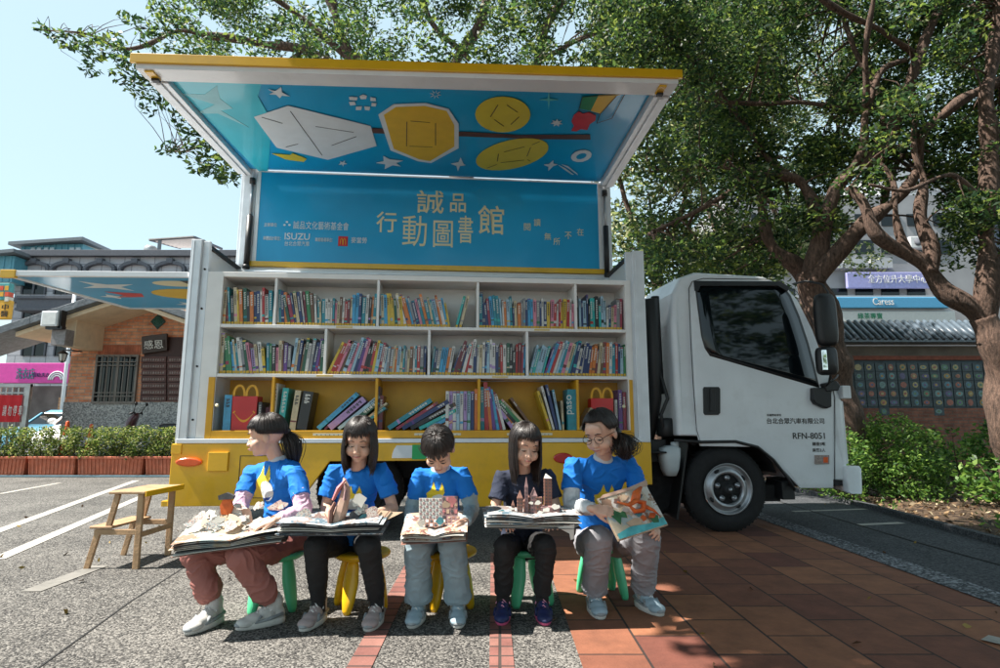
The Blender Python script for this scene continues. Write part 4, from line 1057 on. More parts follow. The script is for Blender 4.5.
def project_print(shirt, origin, right, up, nrm, shapes, root, cell=.0032, name='shirt_print'):
    """shapes: (material, [polygons in metres]) painted later ones on top; laid on the shirt surface as a thin patch"""
    bv = BVHTree.FromPolygons([tuple(v.co) for v in shirt.data.vertices], [tuple(p.vertices) for p in shirt.data.polygons])
    inv = shirt.matrix_parent_inverse if shirt.parent else Matrix.Identity(4)
    def inside(x, y, poly):
        c = False; j = len(poly)-1
        for i in range(len(poly)):
            xi, yi = poly[i]; xj, yj = poly[j]
            if (yi > y) != (yj > y) and x < (xj-xi)*(y-yi)/(yj-yi)+xi: c = not c
            j = i
        return c
    allp = [p for _, ps in shapes for poly in ps for p in poly]
    x0, x1 = min(p[0] for p in allp), max(p[0] for p in allp); y0, y1 = min(p[1] for p in allp), max(p[1] for p in allp)
    nx, ny = int((x1-x0)/cell)+1, int((y1-y0)/cell)+1
    cache = {}; b = MB(); b.smooth = True
    def pt(i, j):
        if (i, j) not in cache:
            o_ = origin + right*(x0+i*cell) + up*(y0+j*cell) + nrm*.3
            h = bv.ray_cast(o_, -nrm)
            if h[0] is None: cache[(i, j)] = None
            else:
                b.v.append(tuple(h[0]+nrm*.0025)); cache[(i, j)] = len(b.v)-1
        return cache[(i, j)]
    for i in range(nx):
        for j in range(ny):
            x, y = x0+(i+.5)*cell, y0+(j+.5)*cell; m_ = None
            for k, (_, ps) in enumerate(shapes):
                if any(inside(x, y, p) for p in ps): m_ = k
            if m_ is None: continue
            q = [pt(i,j), pt(i+1,j), pt(i+1,j+1), pt(i,j+1)]
            if None in q: continue
            b.f.append(tuple(q)); b.mi.append(m_); b.sm.append(True)
    if b.f: b.build(name, [m for m, _ in shapes], root, world=True)

def shoe(ankle, toe_dir, L_, root, m_up, m_sole, m_acc, s=1.0, pitch=0, lace=LACE):
    """ankle: floor point under the ankle; toe_dir: heading in plan"""
    d = Vector((toe_dir[0], toe_dir[1], 0)).normalized(); sd = Vector((-d.y, d.x, 0))
    X = Matrix((( d.x, sd.x, 0, ankle[0]), (d.y, sd.y, 0, ankle[1]), (0,0,1, ankle[2] if len(ankle) > 2 else 0), (0,0,0,1)))
    if pitch: X = X @ Matrix.Rotation(R(pitch), 4, 'Y')
    h = L_*.28; f = L_*.72; wd = L_*.185
    b = MB(); b.M = X
    for (x, z, rx, ry, rz) in ((-h*.35,.045,h*.62,wd*.82,.042),(f*.15,.050,.05,wd*.80,.040),(f*.45,.038,.055,wd*.92,.030),(f*.70,.030,.048,wd*.98,.024)):
        b.ball((x, 0, z*s), (rx, ry, rz*s))
    b.capsule((-.012,0,.05*s), (-.018,0,.105*s), .036*s, .034*s)
    up = b.build('shoe', m_up, root, world=True, remesh=.0045, smooth_it=4)
    outl = []
    for i in range(30):
        t = 2*math.pi*i/30; x = math.cos(t); y = math.sin(t)
        px_ = (f*.98 if x > 0 else h*1.0)*x; wy = wd*(1.06 if x > 0 else .88)*(1-.12*max(0,-abs(x-.1)+.35))
        outl.append((px_, wy*math.copysign(abs(y)**.8, y)))
    b = MB(); b.M = X; b.smooth = True
    b.loft([[(x*.95,y*.93,.002) for x,y in outl],[(x,y,.008) for x,y in outl],[(x*1.0,y*1.02,.022*s) for x,y in outl],[(x*.985,y*.98,.030*s) for x,y in outl]])
    so_ = b.build('sole', m_sole, root, world=True); so_.parent = up; so_.matrix_parent_inverse = root.matrix_basis.inverted() if False else Matrix.Identity(4)
    so_.matrix_parent_inverse = Matrix.Identity(4)
    b = MB(); b.M = X
    for k in range(5):
        x = f*(.06+.105*k); z = (.103-.0105*k)*s
        b.tube([(x,-wd*.42,z-.014),(x+.004,0,z+.004),(x+.012,wd*.42,z-.014)], .0035, 5)
    b.tube([(f*.06,0,.093*s),(f*.02,.03,.080*s),(f*.12,.035,.07*s)], .003, 5); b.tube([(f*.06,0,.093*s),(f*.02,-.03,.080*s),(f*.12,-.035,.07*s)], .003, 5)
    b.build('laces', lace, root, world=True).parent = up
    b = MB(); b.M = X
    for sgn in (-1, 1):
        b.tube([(-h*.7,sgn*wd*.72,.05*s),(f*.2,sgn*wd*.86,.035*s),(f*.5,sgn*wd*.93,.034*s),(f*.35,sgn*wd*.86,.058*s)], .0085, 6)
    b.ball((f*.86,0,.026*s), (.025,wd*.62,.014))
    b.build('shoe_trim', m_acc, root, world=True).parent = up
    for ch in up.children: ch.matrix_parent_inverse = Matrix.Identity(4)
    # children inherit the same world offset as the shoe itself
    for ch in up.children: ch.matrix_parent_inverse = Matrix.Identity(4)
    up['_x'] = 0; del up['_x']
    return up

def make_person(spec):
    J = spec; s = J.get('s', 1.0)
    root = empty('person', (J['pel'].x, J['pel'].y, 0)); tag(root, J['label'], 'person', 'girls reading in a row')
    for k_ in ('al','ar'): J[k_] = Vector((J[k_].x, J[k_].y, .098*s))
    pel, neck = J['pel'], J['neck']; SL, SR = J['sl'], J['sr']
    side = (SR-SL).normalized(); up = (neck-pel).normalized(); fwd = side.cross(up).normalized()
    if fwd.y > 0: fwd = -fwd
    chest = pel.lerp(neck, .62)+fwd*.0; belly = pel.lerp(neck, .3)
    sw = (SR-SL).length/2
    HM = head_matrix(J['head'], *J['hrot'], s*J.get('hs', 1.05)); hr = HM.to_3x3().normalized(); hk = s*J.get('hs', 1.05)
    # ---------------- body
    b = MB()
    def hb(c, r): b.ball(HM @ Vector(c), [x*hk for x in (r if hasattr(r, '__len__') else (r,r,r))], hr)
    hb((0,.012,.028),(.071,.088,.078)); hb((0,-.022,-.030),(.056,.058,.066)); hb((0,-.052,-.080),(.022,.018,.015)); hb((0,-.030,-.070),(.036,.040,.026))
    for k in (-1, 1):
        hb((k*.032,-.050,-.036),(.029,.026,.028)); hb((k*.024,-.067,.026),(.022,.010,.010)); hb((k*.071,.004,-.010),(.009,.016,.025)); hb((k*.010,-.084,-.034),(.008,.009,.007))
    b.capsule(HM @ Vector((0,-.074,-.002)), HM @ Vector((0,-.086,-.032)), .0065*hk, .0100*hk, 10)
    hb((0,-.079,-.056),(.020,.010,.009)); hb((0,-.062,.040),(.045,.018,.030))
    nb = HM @ Vector((0,.022,-.060))
    b.capsule(nb, neck+Vector((0,0,-.01)), .040*hk, .042*s)
    b.ell_rings([(pel-up*.05,side*.090*s,fwd*.070*s),(belly,side*.086*s,fwd*.062*s),(chest,side*.094*s,fwd*.064*s),(neck-up*.06,side*(sw*.62),fwd*.045*s),(neck-up*.02,side*.045*s,fwd*.042*s)], 20)
    for S_, E_, W_, hd in ((SL,J['el'],J['wl'],J.get('hl')),(SR,J['er'],J['wr'],J.get('hr'))):
        b.capsule(neck-up*.045*s, S_-up*.012, .030*s, .033*s); b.capsule(S_-up*.01, E_, .033*s, .029*s); b.capsule(E_, W_, .029*s, .019*s)
        if hd: hand(b, W_, hd['d'], hd['n'], hd['side'], s*J.get('hds', .92), hd.get('curl', 35), hd.get('spread', 6), hd.get('thumb', 40), hd.get('curls'))
    for H_, K_, A_ in ((J['hipl'],J['kl'],J['al']),(J['hipr'],J['kr'],J['ar'])):
        b.capsule(H_, K_, .062*s, .045*s); b.capsule(K_, A_, .043*s, .028*s)
        b.capsule(A_, Vector((A_.x,A_.y,.05)), .028*s, .028*s)
    body = b.build('body', SKIN, root, world=True, remesh=.0042, smooth_it=3)
    # ---------------- face
    def face(name, m_, fn, seg=None):
        b = MB(); fn(b); b.build(name, m_, root, world=True)
    for k in (-1, 1):
        if True:
            face('eyelid_line', EYED, lambda b: b.tube([HM @ Vector((k*(.028+x*.0145), -.0775+abs(x)*.004+ (x*x)*.002, -.004-.0035*(1-x*x))) for x in (-1,-.5,0,.5,1)], [.0008*hk,.002*hk,.0024*hk,.002*hk,.0009*hk], 6))
            face('eye', EYED, lambda b: b.ball(HM @ Vector((k*.028,-.0765,-.006)), [.0085*hk,.003*hk,.0028*hk], hr, 10, 8))
        face('eyebrow', BROW, lambda b: b.tube([HM @ Vector((k*x, y, z)) for x, y, z in ((.013,-.083,.022),(.028,-.081,.026),(.043,-.072,.022))], [.0015*hk,.0026*hk,.0010*hk], 6))
    face('mouth', LIP, lambda b: (b.tube([HM @ Vector((x, -.0885+abs(x)*.25, -.0545+abs(x)*.05)) for x in (-.019,-.01,0,.01,.019)], [.001*hk,.0032*hk,.0036*hk,.0032*hk,.001*hk], 8)))
    if J.get('glasses'):
        b = MB()
        for k in (-1, 1):
            pts = [HM @ Vector((k*.031+.0225*math.cos(t), -.0905+.003*abs(math.cos(t)), .000+.0205*math.sin(t))) for t in [2*math.pi*i/20 for i in range(21)]]
            b.tube(pts, .0016, 6); b.tube([HM @ Vector((k*.053,-.088,.006)), HM @ Vector((k*.076,-.02,.006)), HM @ Vector((k*.078,.01,.0))], .0016, 6)
        b.tube([HM @ Vector((-.009,-.090,.004)), HM @ Vector((0,-.094,.007)), HM @ Vector((.009,-.090,.004))], .0016, 6)
        b.build('glasses', MFR, root, world=True)
    make_hair(HM, s, J['hair'], root, J['seed'])
    # ---------------- shirt
    b = MB(); q = .016
    hem = pel - up*.02
    b.ell_rings([(hem+fwd*.01,side*(.119*s),fwd*.105*s),(pel.lerp(neck,.15),side*(.115*s),fwd*.098*s),(belly.lerp(chest,.4)+fwd*.0,side*(.108*s),fwd*.085*s),(chest,side*(.117*s),fwd*.088*s),(neck-up*.09*s,side*(sw*.98),fwd*.084*s),(neck-up*.038*s,side*(sw*.84),fwd*.066*s),(neck-up*.002,side*.060*s,fwd*.056*s)], 28)
    sl = J.get('sleeve', .62)
    for S_, E_ in ((SL,J['el']),(SR,J['er'])):
        e = S_.lerp(E_, sl); b.capsule(neck-up*.045*s, S_-up*.006-side*(.012 if S_ is SR else -.012), .044*s, .042*s)
        d = (e-S_).normalized(); a1 = d.orthogonal().normalized(); a2 = d.cross(a1)
        b.ell_rings([(S_-d*.03, a1*.034*s, a2*.034*s),(S_, a1*.042*s, a2*.042*s),(S_.lerp(e,.5), a1*.048*s, a2*.048*s),(e, a1*.053*s, a2*.051*s)], 18)
    shirt = b.build('shirt', J['shirt'], root, world=True, remesh=.0046, smooth_it=4, disp=fold_disp(.0075, 10, J['seed'], .8))
    # collar rib
    if J.get('print'):
        o_ = chest - up*J.get('pdrop', .02)
        project_print(shirt, o_+side*J.get('pshift', 0), side, up, fwd, J['print'], root)
    # under-sleeves
    if J.get('undersleeve'):
        for S_, E_, W_, on in ((SL,J['el'],J['wl'],1),(SR,J['er'],J['wr'],1)):
            b = MB(); b.tube([S_.lerp(E_, sl*.8), S_.lerp(E_, .9), E_, E_.lerp(W_, .12), E_.lerp(W_, .5), E_.lerp(W_, .90), E_.lerp(W_, .96)], [.044*s,.042*s,.040*s,.040*s,.037*s,.031*s,.027*s], 18)
            b.build('sleeve', J['undersleeve'], root, world=True, remesh=.0055, smooth_it=4, disp=fold_disp(.006, 26, J['seed']+3, .6))
    if J.get('collar'):
        b = MB(); b.ell_rings([(neck-up*.02,side*.058*s,fwd*.054*s),(neck+up*.018,side*.047*s,fwd*.046*s)], 24, True); b.build('collar', J['collar'], root, world=True)
    # ---------------- trousers
    tw = J.get('tw', (.082,.068,.062,.055)); b = MB()
    b.ell_rings([(pel-up*.095,side*.125*s,fwd*.11*s),(pel-up*.03,side*.125*s,fwd*.105*s),(pel+up*.02,side*.115*s,fwd*.095*s)], 24)
    for H_, K_, A_ in ((J['hipl'],J['kl'],J['al']),(J['hipr'],J['kr'],J['ar'])):
        en = K_.lerp(A_, J.get('tlen', .97)); b.capsule(pel-up*.05, H_, .09*s, tw[0]*s); b.capsule(H_, K_, tw[0]*s, tw[1]*s)
        d = (en-K_).normalized(); a1 = d.orthogonal().normalized(); a2 = d.cross(a1)
        rings = [(K_-d*.02,a1*tw[1]*.9*s,a2*tw[1]*.9*s),(K_,a1*tw[1]*s,a2*tw[1]*s),(K_.lerp(en,.5),a1*tw[2]*s,a2*tw[2]*s)]
        if J.get('cuff'): rings += [(K_.lerp(en,.82),a1*tw[2]*1.06*s,a2*tw[2]*1.06*s),(K_.lerp(en,.94),a1*tw[3]*s,a2*tw[3]*s),(en,a1*tw[3]*.8*s,a2*tw[3]*.8*s)]
        else: rings += [(en,a1*tw[3]*s,a2*tw[3]*s)]
        b.ell_rings(rings, 20)
    b.build('trousers', J['tr'], root, world=True, remesh=.0052, smooth_it=3, disp=fold_disp(J.get('tfold', .010), 12, J['seed']+9, J.get('tz', 1.1)))
    # ---------------- socks and shoes
    for A_, td, pt_ in ((J['al'],J['tl'],J.get('ptl',0)),(J['ar'],J['tr_dir'],J.get('ptr',0))):
        b = MB(); b.tube([A_+Vector((0,0,.045)), A_, Vector((A_.x,A_.y,.05))], [.034*s,.034*s,.036*s], 16); b.build('sock', J['sock'], root, world=True)
        shoe((A_.x, A_.y, 0), td, J['shl'], root, *J['shoe'], s=s, pitch=pt_, lace=J.get('lace', LACE))
    return root

def flame_print(k=1.0, w_=1.0):
    return [(PYE, [[(-.055*k,-.02*k),(-.06*k,.02*k),(-.035*k,.045*k),(-.022*k,.085*k),(-.008*k,.045*k),(.008*k,.04*k),(.022*k,.08*k),(.035*k,.05*k),(.038*k,.03*k),(.02*k,.0),(-.01*k,-.01*k),(-.03*k,-.06*k),(-.055*k,-.075*k)]]),
            (PWH, [ellip(.008*k,-.022*k,.045*k,.042*k,.2)]),
            (PNV, [[(-.03*k,-.05*k),(-.01*k,-.062*k),(.02*k,-.060*k),(.042*k,-.042*k),(.02*k,-.048*k),(-.01*k,-.05*k)]])]

# ------------------------------------------------------------------ five readers
def PV(px, py, Y): return P(px, py, Y)
YB = 0.0
girls = []
# 1: dusty-rose trousers, ponytail, turned to the left
girls.append(dict(label='girl with a ponytail and dusty rose trousers, leftmost reader, head turned left', s=1.0, seed=11,
    head=PV(266,436,3.22), hrot=(-72,8,0), neck=PV(278,459,3.26), pel=PV(285,528,3.32), sl=PV(251,472,3.36), sr=PV(296,474,3.10),
    el=PV(240,508,3.26), er=PV(304,511,3.02), wl=PV(240,523,3.08), wr=PV(276,520,2.90),
    hr=dict(d=(-1,-.25,-.25), n=(0,-.3,1), side=-1, curl=22, thumb=30), hl=dict(d=(.9,-.3,-.1), n=(0,-.4,1), side=1, curl=25),
    hipl=PV(268,545,3.20), hipr=PV(291,545,3.32), kl=PV(196,553,2.98), kr=PV(241,556,2.90), al=PV(214,594,3.02), ar=PV(273,591,3.03),
    tl=(-.28,-1), tr_dir=(-.95,-.75), shl=.235, shirt=TBLUE, undersleeve=SLL, collar=SLW if False else SLV, tr=ROSE, tw=(.080,.067,.062,.052), cuff=True, tfold=.008, tlen=.93,
    sock=SOCKW, shoe=(SHW,SOLE,SHG), print=flame_print(1.3), pdrop=-.02, pshift=-.015,
    hair=dict(front=68, side=98, back=108, fall=0, fringe=.030, n=420, tail=dict(at=(0,.100,.010), mid=(.030,.02,-.06), end=(.055,.01,-.20), n=130, w=1.1, tie=True))))
# 2: long straight hair, black leggings
girls.append(dict(label='girl with long straight dark hair and black leggings, second reader from the left', s=1.0, seed=22,
    head=PV(360,440,3.12), hrot=(3,20,2), neck=PV(358,467,3.20), pel=PV(352,532,3.34), sl=PV(334,471,3.20), sr=PV(381,470,3.20),
    el=PV(326,507,3.20), er=PV(393,508,3.16), wl=PV(333,521,2.98), wr=PV(371,515,2.99),
    hl=dict(d=(.7,-.5,-.2), n=(0,-.3,1), side=1, curl=25), hr=dict(d=(.25,-.75,-.45), n=(.1,-.6,.8), side=-1, curl=16, spread=8),
    hipl=PV(340,543,3.30), hipr=PV(366,543,3.30), kl=PV(316,546,2.95), kr=PV(369,547,2.93), al=PV(319,592,3.06), ar=PV(377,592,3.06),
    tl=(-.18,-1), tr_dir=(-.05,-1), shl=.225, shirt=TBLUE, undersleeve=None, tr=LEGG, tw=(.076,.058,.052,.040), tfold=.004, tlen=.95,
    sock=SOCKB, shoe=(SHP,SOLE,SHG), print=flame_print(1.0), pdrop=.005, pshift=.01, sleeve=.7, hds=.95,
    hair=dict(front=66, side=97, back=112, fall=.185, open=50, flare=.016, fringe=.036, n=620)))
# 3: bowed head, pale jeans
girls.append(dict(label='girl bowing over her book in pale jeans and white under-sleeves, middle reader', s=.98, seed=33,
    head=PV(438.5,449,3.03), hrot=(-2,58,-2), neck=PV(441,468,3.20), pel=PV(440,532,3.36), sl=PV(420,475,3.20), sr=PV(463,474,3.20),
    el=PV(412,512,3.22), er=PV(472,511,3.20), wl=PV(411,524,2.98), wr=PV(465,522,2.96),
    hl=dict(d=(.25,-.8,-.5), n=(-.8,-.1,.5), side=1, curl=38), hr=dict(d=(-.25,-.8,-.1), n=(.8,-.2,.5), side=-1, curl=40),
    hipl=PV(428,543,3.32), hipr=PV(452,543,3.32), kl=PV(418,545,3.00), kr=PV(452,545,3.00), al=PV(419,592,3.10), ar=PV(458,592,3.10),
    tl=(-.10,-1), tr_dir=(.08,-1), shl=.22, shirt=TBLUE, undersleeve=SLG, collar=SLV, tr=JEAN, tw=(.078,.068,.064,.070), tfold=.007, tlen=1.0,
    sock=SOCKW, shoe=(SHB,SOLE,SHG), print=flame_print(1.0), pdrop=-.02, pshift=-.01,
    hair=dict(front=64, side=92, back=104, fall=0, fringe=.055, n=460, tail=dict(at=(-.075,.05,-.02), mid=(-.006,.0,-.03), end=(.006,.0,-.07), n=30, w=.4), bun=(0,.09,.03))))
# 4: dark shirt, black trousers
girls.append(dict(label='girl in a dark T-shirt and black trousers with long hair, fourth reader from the left', s=.98, seed=44,
    head=PV(525,445,3.16), hrot=(16,18,4), neck=PV(524,471,3.26), pel=PV(522,534,3.42), sl=PV(502,478,3.26), sr=PV(547,476,3.26),
    el=PV(494,511,3.22), er=PV(557,511,3.22), wl=PV(501,520,3.00), wr=PV(556,519,3.02),
    hl=dict(d=(.5,-.8,-.1), n=(0,-.1,1), side=1, curl=30), hr=dict(d=(-.5,-.8,-.1), n=(0,-.1,1), side=-1, curl=30),
    hipl=PV(511,545,3.36), hipr=PV(535,545,3.36), kl=PV(504,546,3.04), kr=PV(546,545,3.04), al=PV(503,590,3.14), ar=PV(542,590,3.14),
    tl=(-.06,-1), tr_dir=(.04,-1), shl=.215, shirt=TNAVY, undersleeve=None, tr=LEGG, tw=(.072,.054,.050,.047), tfold=.007, tlen=.92,
    sock=SOCKB, shoe=(SHN,SHPK,SHN), lace=mat('lace_pink', (.75,.30,.42), .6), sleeve=.66,
    hair=dict(front=66, side=97, back=112, fall=.215, open=52, flare=.010, fringe=.030, n=620)))
# 5: oldest, glasses
girls.append(dict(label='older girl with glasses and grey trousers, rightmost reader, looking down to the left', s=1.06, seed=55,
    head=PV(601,433,3.20), hrot=(-38,22,-4), neck=PV(603,458,3.30), pel=PV(598,530,3.52), sl=PV(573,465,3.26), sr=PV(628,462,3.38),
    el=PV(571,505,3.20), er=PV(645,503,3.28), wl=PV(594,509,2.98), wr=PV(654,523,3.10),
    hl=dict(d=(1,-.3,-.1), n=(-.2,-.8,.5), side=1, curl=42), hr=dict(d=(-.1,-.9,-.25), n=(.7,-.3,.6), side=-1, curl=40),
    hipl=PV(588,543,3.46), hipr=PV(614,543,3.46), kl=PV(599,540,3.08), kr=PV(646,539,3.12), al=PV(594,585,3.24), ar=PV(643,582,3.28),
    tl=(.05,-1), tr_dir=(.35,-1), shl=.235, shirt=TBLUE, undersleeve=SLV, collar=SLV, tr=GREYT, tw=(.078,.068,.062,.064), tfold=.007, tlen=1.0, cuff=False,
    sock=SOCKW, shoe=(SHB,SOLE,SHG), print=flame_print(1.15), pdrop=.03, pshift=-.01, glasses=True,
    hair=dict(front=55, side=90, back=106, fall=0, n=460, tail=dict(at=(.030,.085,-.035), mid=(.030,-.03,-.05), end=(.035,-.06,-.14), n=170, w=1.5, curl=14, amp=.006))))
for g_ in girls: g_['person'] = make_person(g_)

# ------------------------------------------------------------------ stools
STG = mat('stool_green', (.10,.60,.30), .42, var=.05, coat=.2); STY = mat('stool_yellow', (.90,.50,.01), .42, var=.05, coat=.2)
def stool(x, y, rz, m_, label, h=.295):
    root = empty('stool', (x, y, 0), rz); tag(root, label, 'stool', 'round plastic stools under the readers')
    b = MB(); b.lathe([(0,h-.035),(.13,h-.035),(.148,h-.025),(.152,h-.012),(.145,h-.001),(.12,h),(0,h-.002)], (0,0,0), 'z', 40); b.build('seat', m_, root)
    for k in range(4):
        t = math.pi/4+k*math.pi/2; c_, s_ = math.cos(t), math.sin(t)
        rings = []
        for f_, r_, wd, dp in ((0,.090,.020,.014),(.15,.093,.034,.022),(.45,.108,.043,.026),(.75,.126,.036,.024),(.93,.137,.026,.020),(1.0,.139,.018,.014)):
            z = (h-.02)*(1-f_)+.0*f_+.001
            rings.append(((c_*r_, s_*r_, z), (-s_*wd, c_*wd, 0), (c_*dp, s_*dp, 0)))
        b = MB(); b.ell_rings(rings, 20, True); b.build('leg', m_, root)
    return root
stool(*PV(275,560,3.28).xy, .35, STG, 'green plastic stool under the leftmost reader in rose trousers', .29)
stool(*PV(362,560,3.30).xy, .5, STY, 'yellow plastic stool under the reader in black leggings', .29)
stool(*PV(449,560,3.34).xy, .3, STY, 'yellow plastic stool under the middle reader in jeans', .29)
stool(*PV(527,560,3.40).xy, .3, STG, 'green plastic stool under the girl in the dark T-shirt', .29)
stool(*PV(601,556,3.50).xy, .2, STG, 'green plastic stool under the rightmost reader with glasses', .29)

# ------------------------------------------------------------------ pop-up books
PAP = mat('paper_white', (.62,.60,.54), .7, var=.08, scale=20); PAPB = mat('paper_beige', (.55,.40,.27), .7, var=.12, scale=20); PAPD = mat('paper_dark', (.07,.07,.075), .6, var=.4, scale=30)
PBR = mat('paper_brown', (.24,.12,.09), .7, var=.2, scale=25); PBW = mat('paper_mauve', (.28,.17,.17), .7, var=.25, scale=60); PTE = mat('paper_teal', (.08,.26,.30), .7, var=.25, scale=30)
POR = mat('paper_orange', (.62,.12,.02), .6, var=.25, scale=30); PGN = mat('paper_green', (.03,.13,.05), .7, var=.3, scale=30); PPK = mat('paper_pink', (.55,.20,.20), .7, var=.15, scale=30); PTG = mat('paper_tan', (.50,.33,.25), .7, var=.2, scale=18)
PGR = mat('paper_grey', (.33,.35,.37), .7, var=.25, scale=40)
def picture_mat(name, cols, sc_):
    m = bpy.data.materials.new(name); m.use_nodes = True; nt = m.node_tree; b = nt.nodes['Principled BSDF']; b.inputs['Roughness'].default_value = .6
    tc = nt.nodes.new('ShaderNodeTexCoord'); v = nt.nodes.new('ShaderNodeTexVoronoi'); v.inputs['Scale'].default_value = sc_; v.inputs['Randomness'].default_value = 1
    n = nt.nodes.new('ShaderNodeTexNoise'); n.inputs['Scale'].default_value = sc_*1.3; n.inputs['Detail'].default_value = 5
    mx = nt.nodes.new('ShaderNodeMixRGB'); mx.inputs[0].default_value = .12
    nt.links.new(tc.outputs['Object'], n.inputs['Vector']); nt.links.new(tc.outputs['Object'], mx.inputs[1]); nt.links.new(n.outputs['Color'], mx.inputs[2]); nt.links.new(mx.outputs[0], v.inputs['Vector'])
    sp = nt.nodes.new('ShaderNodeSeparateColor'); nt.links.new(v.outputs['Color'], sp.inputs[0])
    cr = nt.nodes.new('ShaderNodeValToRGB'); cr.color_ramp.interpolation = 'CONSTANT'; e = cr.color_ramp.elements
    for k, c in enumerate(cols):
        if k == 0: x = e[0]; x.position = 0
        elif k == 1: x = e[1]; x.position = 1/len(cols)
        else: x = e.new(k/len(cols))
        x.color = (*c, 1)
    nt.links.new(sp.outputs[0], cr.inputs['Fac']); nt.links.new(cr.outputs[0], b.inputs['Base Color']); return m
PIC1 = picture_mat('page_picture_pale', [(.60,.57,.50),(.52,.44,.32),(.35,.42,.42),(.62,.60,.56),(.30,.18,.12),(.55,.50,.40)], 22)
PIC2 = picture_mat('page_picture_cool', [(.35,.38,.40),(.10,.16,.20),(.50,.52,.52),(.25,.20,.18),(.58,.57,.55)], 26)
PIC3 = picture_mat('page_picture_warm', [(.50,.36,.25),(.60,.56,.48),(.20,.09,.07),(.45,.30,.22),(.30,.32,.33)], 30)
PIC4 = picture_mat('page_print_fine', [(.62,.60,.55),(.60,.57,.50),(.10,.09,.09),(.62,.60,.55),(.45,.20,.16),(.25,.36,.40),(.62,.58,.48)], 85)
PIC5 = picture_mat('page_print_rose', [(.55,.34,.30),(.62,.48,.42),(.25,.10,.09),(.60,.42,.36),(.62,.58,.52)], 60)
def sheetp(b, c, right, fwd_, up_, hw, hd, z, bow, jit, rn, half):
    """one half-spread leaf as a thin bowed slab"""
    n = 7; t = .0018; top = []; bot = []
    for k in range(n):
        u = k/(n-1); x = half*u*hw; zz = z+bow*math.sin(u*math.pi*.8)+u*jit[2]
        for dd in (-1, 1):
            p = c + right*(x+jit[0]*u) + fwd_*(dd*hd+jit[1]*u) + up_*zz
            top.append(p+up_*t); bot.append(p)
    N = len(top); fs = []
    for k in range(n-1):
        a = 2*k; fs += [(a,a+1,a+3,a+2), (N+a,N+a+2,N+a+3,N+a+1), (a,a+2,N+a+2,N+a), (a+1,N+a+1,N+a+3,a+3)]
    fs += [(0,N,N+1,1), (N-2,N-1,2*N-1,2*N-2)]
    b._add(top+bot, fs, False)
def book_base(root, c, right, up_, hw, hd, layers, rn, cover, ms, bow=.01, fan=.010, gap=.0055):
    right = right.normalized(); up_ = up_.normalized(); fw = up_.cross(right).normalized()
    if fw.y > 0: fw = -fw
    b = MB()
    for half in (-1, 1): sheetp(b, c, right, fw, up_, hw*1.03, hd*1.04, -.003, 0, (0,0,0), rn, half)
    b.build('cover', cover, root, world=True)
    b = MB()
    for k in range(layers):
        b.m = rn.choice(range(len(ms))) if k < layers-2 else 0
        for half in (-1, 1):
            j = (rn.uniform(-.016,.008)*hw/.2, rn.uniform(-.012,.012), rn.uniform(0, fan)*(k+1)/layers)
            sheetp(b, c, right, fw, up_, hw, hd, .001+k*gap, bow*(k+1)/layers, j, rn, half)
    b.build('pages', ms, root, world=True)
    return fw
def cutout(root, name, m_, pts, o, ax, ay, th=.002, world=True):
    """flat paper shape standing up: pts in metres along ax, ay"""
    n = ax.cross(ay).normalized()*th; k = len(pts)
    f = [o+ax*x+ay*y+n for x, y in pts]; g = [o+ax*x+ay*y for x, y in pts]
    b = MB(); b._add(f+g, [tuple(range(k)), tuple(range(k, 2*k))[::-1]]+[(i,(i+1)%k,k+(i+1)%k,k+i) for i in range(k)])
    return b.build(name, m_, root, world=True)
def V(*a): return Vector(a)
def blobpoly(rn, a, b_, n=14, j=.25): return [(a*math.cos(2*math.pi*i/n)*(1+rn.uniform(-j,j)), b_*math.sin(2*math.pi*i/n)*(1+rn.uniform(-j,j))) for i in range(n)]
X_, Z_ = V(1,0,0), V(0,0,1)
def pop(label, c): 
    r_ = empty('pop_up_book', c); tag(r_, label, 'pop-up book', 'pop-up books on the readers\' laps'); return r_
# book 1: wide spread sloping down to the left, collage of pale paper with an orange lantern
c1 = PV(236,540,2.93); r1 = pop('wide open pop-up book of pale cut paper with an orange lantern, on rose trousers', c1); rn = random.Random(1)
rt = (PV(279,535,2.95)-PV(176,549,2.86)).normalized(); u1 = (V(.12,-.12,1)); u1 = (u1-rt*u1.dot(rt)).normalized()
fw1 = book_base(r1, c1, rt, u1, .240, .120, 8, rn, PBR, [PIC1,PAP,PIC3,PAPD,PIC1,PIC2], bow=.016, fan=.018, gap=.005)
for (x, y, a, b_, m_, z, tl) in ((-.10,.0,.07,.05,PAP,.05,.3),(-.02,.02,.06,.05,PAPB,.05,.5),(-.06,-.01,.05,.045,PTE,.03,.2),(.0,-.02,.05,.06,PAP,.07,.6),(.05,.01,.07,.04,PAPB,.04,.1),(.12,.02,.08,.05,PAPD,.03,.1),(.1,-.03,.08,.05,PAP,.045,.15),(-.17,.0,.07,.04,PTE,.02,.1),(-.19,.03,.06,.03,PBR,.03,.1),(.02,-.06,.06,.07,PTG,.08,.8),(-.03,-.05,.05,.06,PAP,.10,.9)):
    cutout(r1, 'paper_shape', m_, blobpoly(rn, a, b_), c1+rt*x+fw1*y+u1*z, rt, (fw1*-(1-tl)+u1*tl).normalized())
o = PV(227,508,2.95)
cutout(r1, 'lantern_stem', PAPB, [(-.03,-.09),(.04,-.09),(.02,-.02),(-.015,-.02)], o, X_, Z_, .004)
cutout(r1, 'lantern', POR, [(-.022,-.03),(.022,-.03),(.034,.01),(.018,.045),(-.018,.045),(-.032,.01)], o, X_, Z_, .01)
cutout(r1, 'lantern_cap', PAPD, [(-.035,.040),(.035,.045),(.04,.06),(.0,.075),(-.04,.06)], o, X_, Z_, .02)
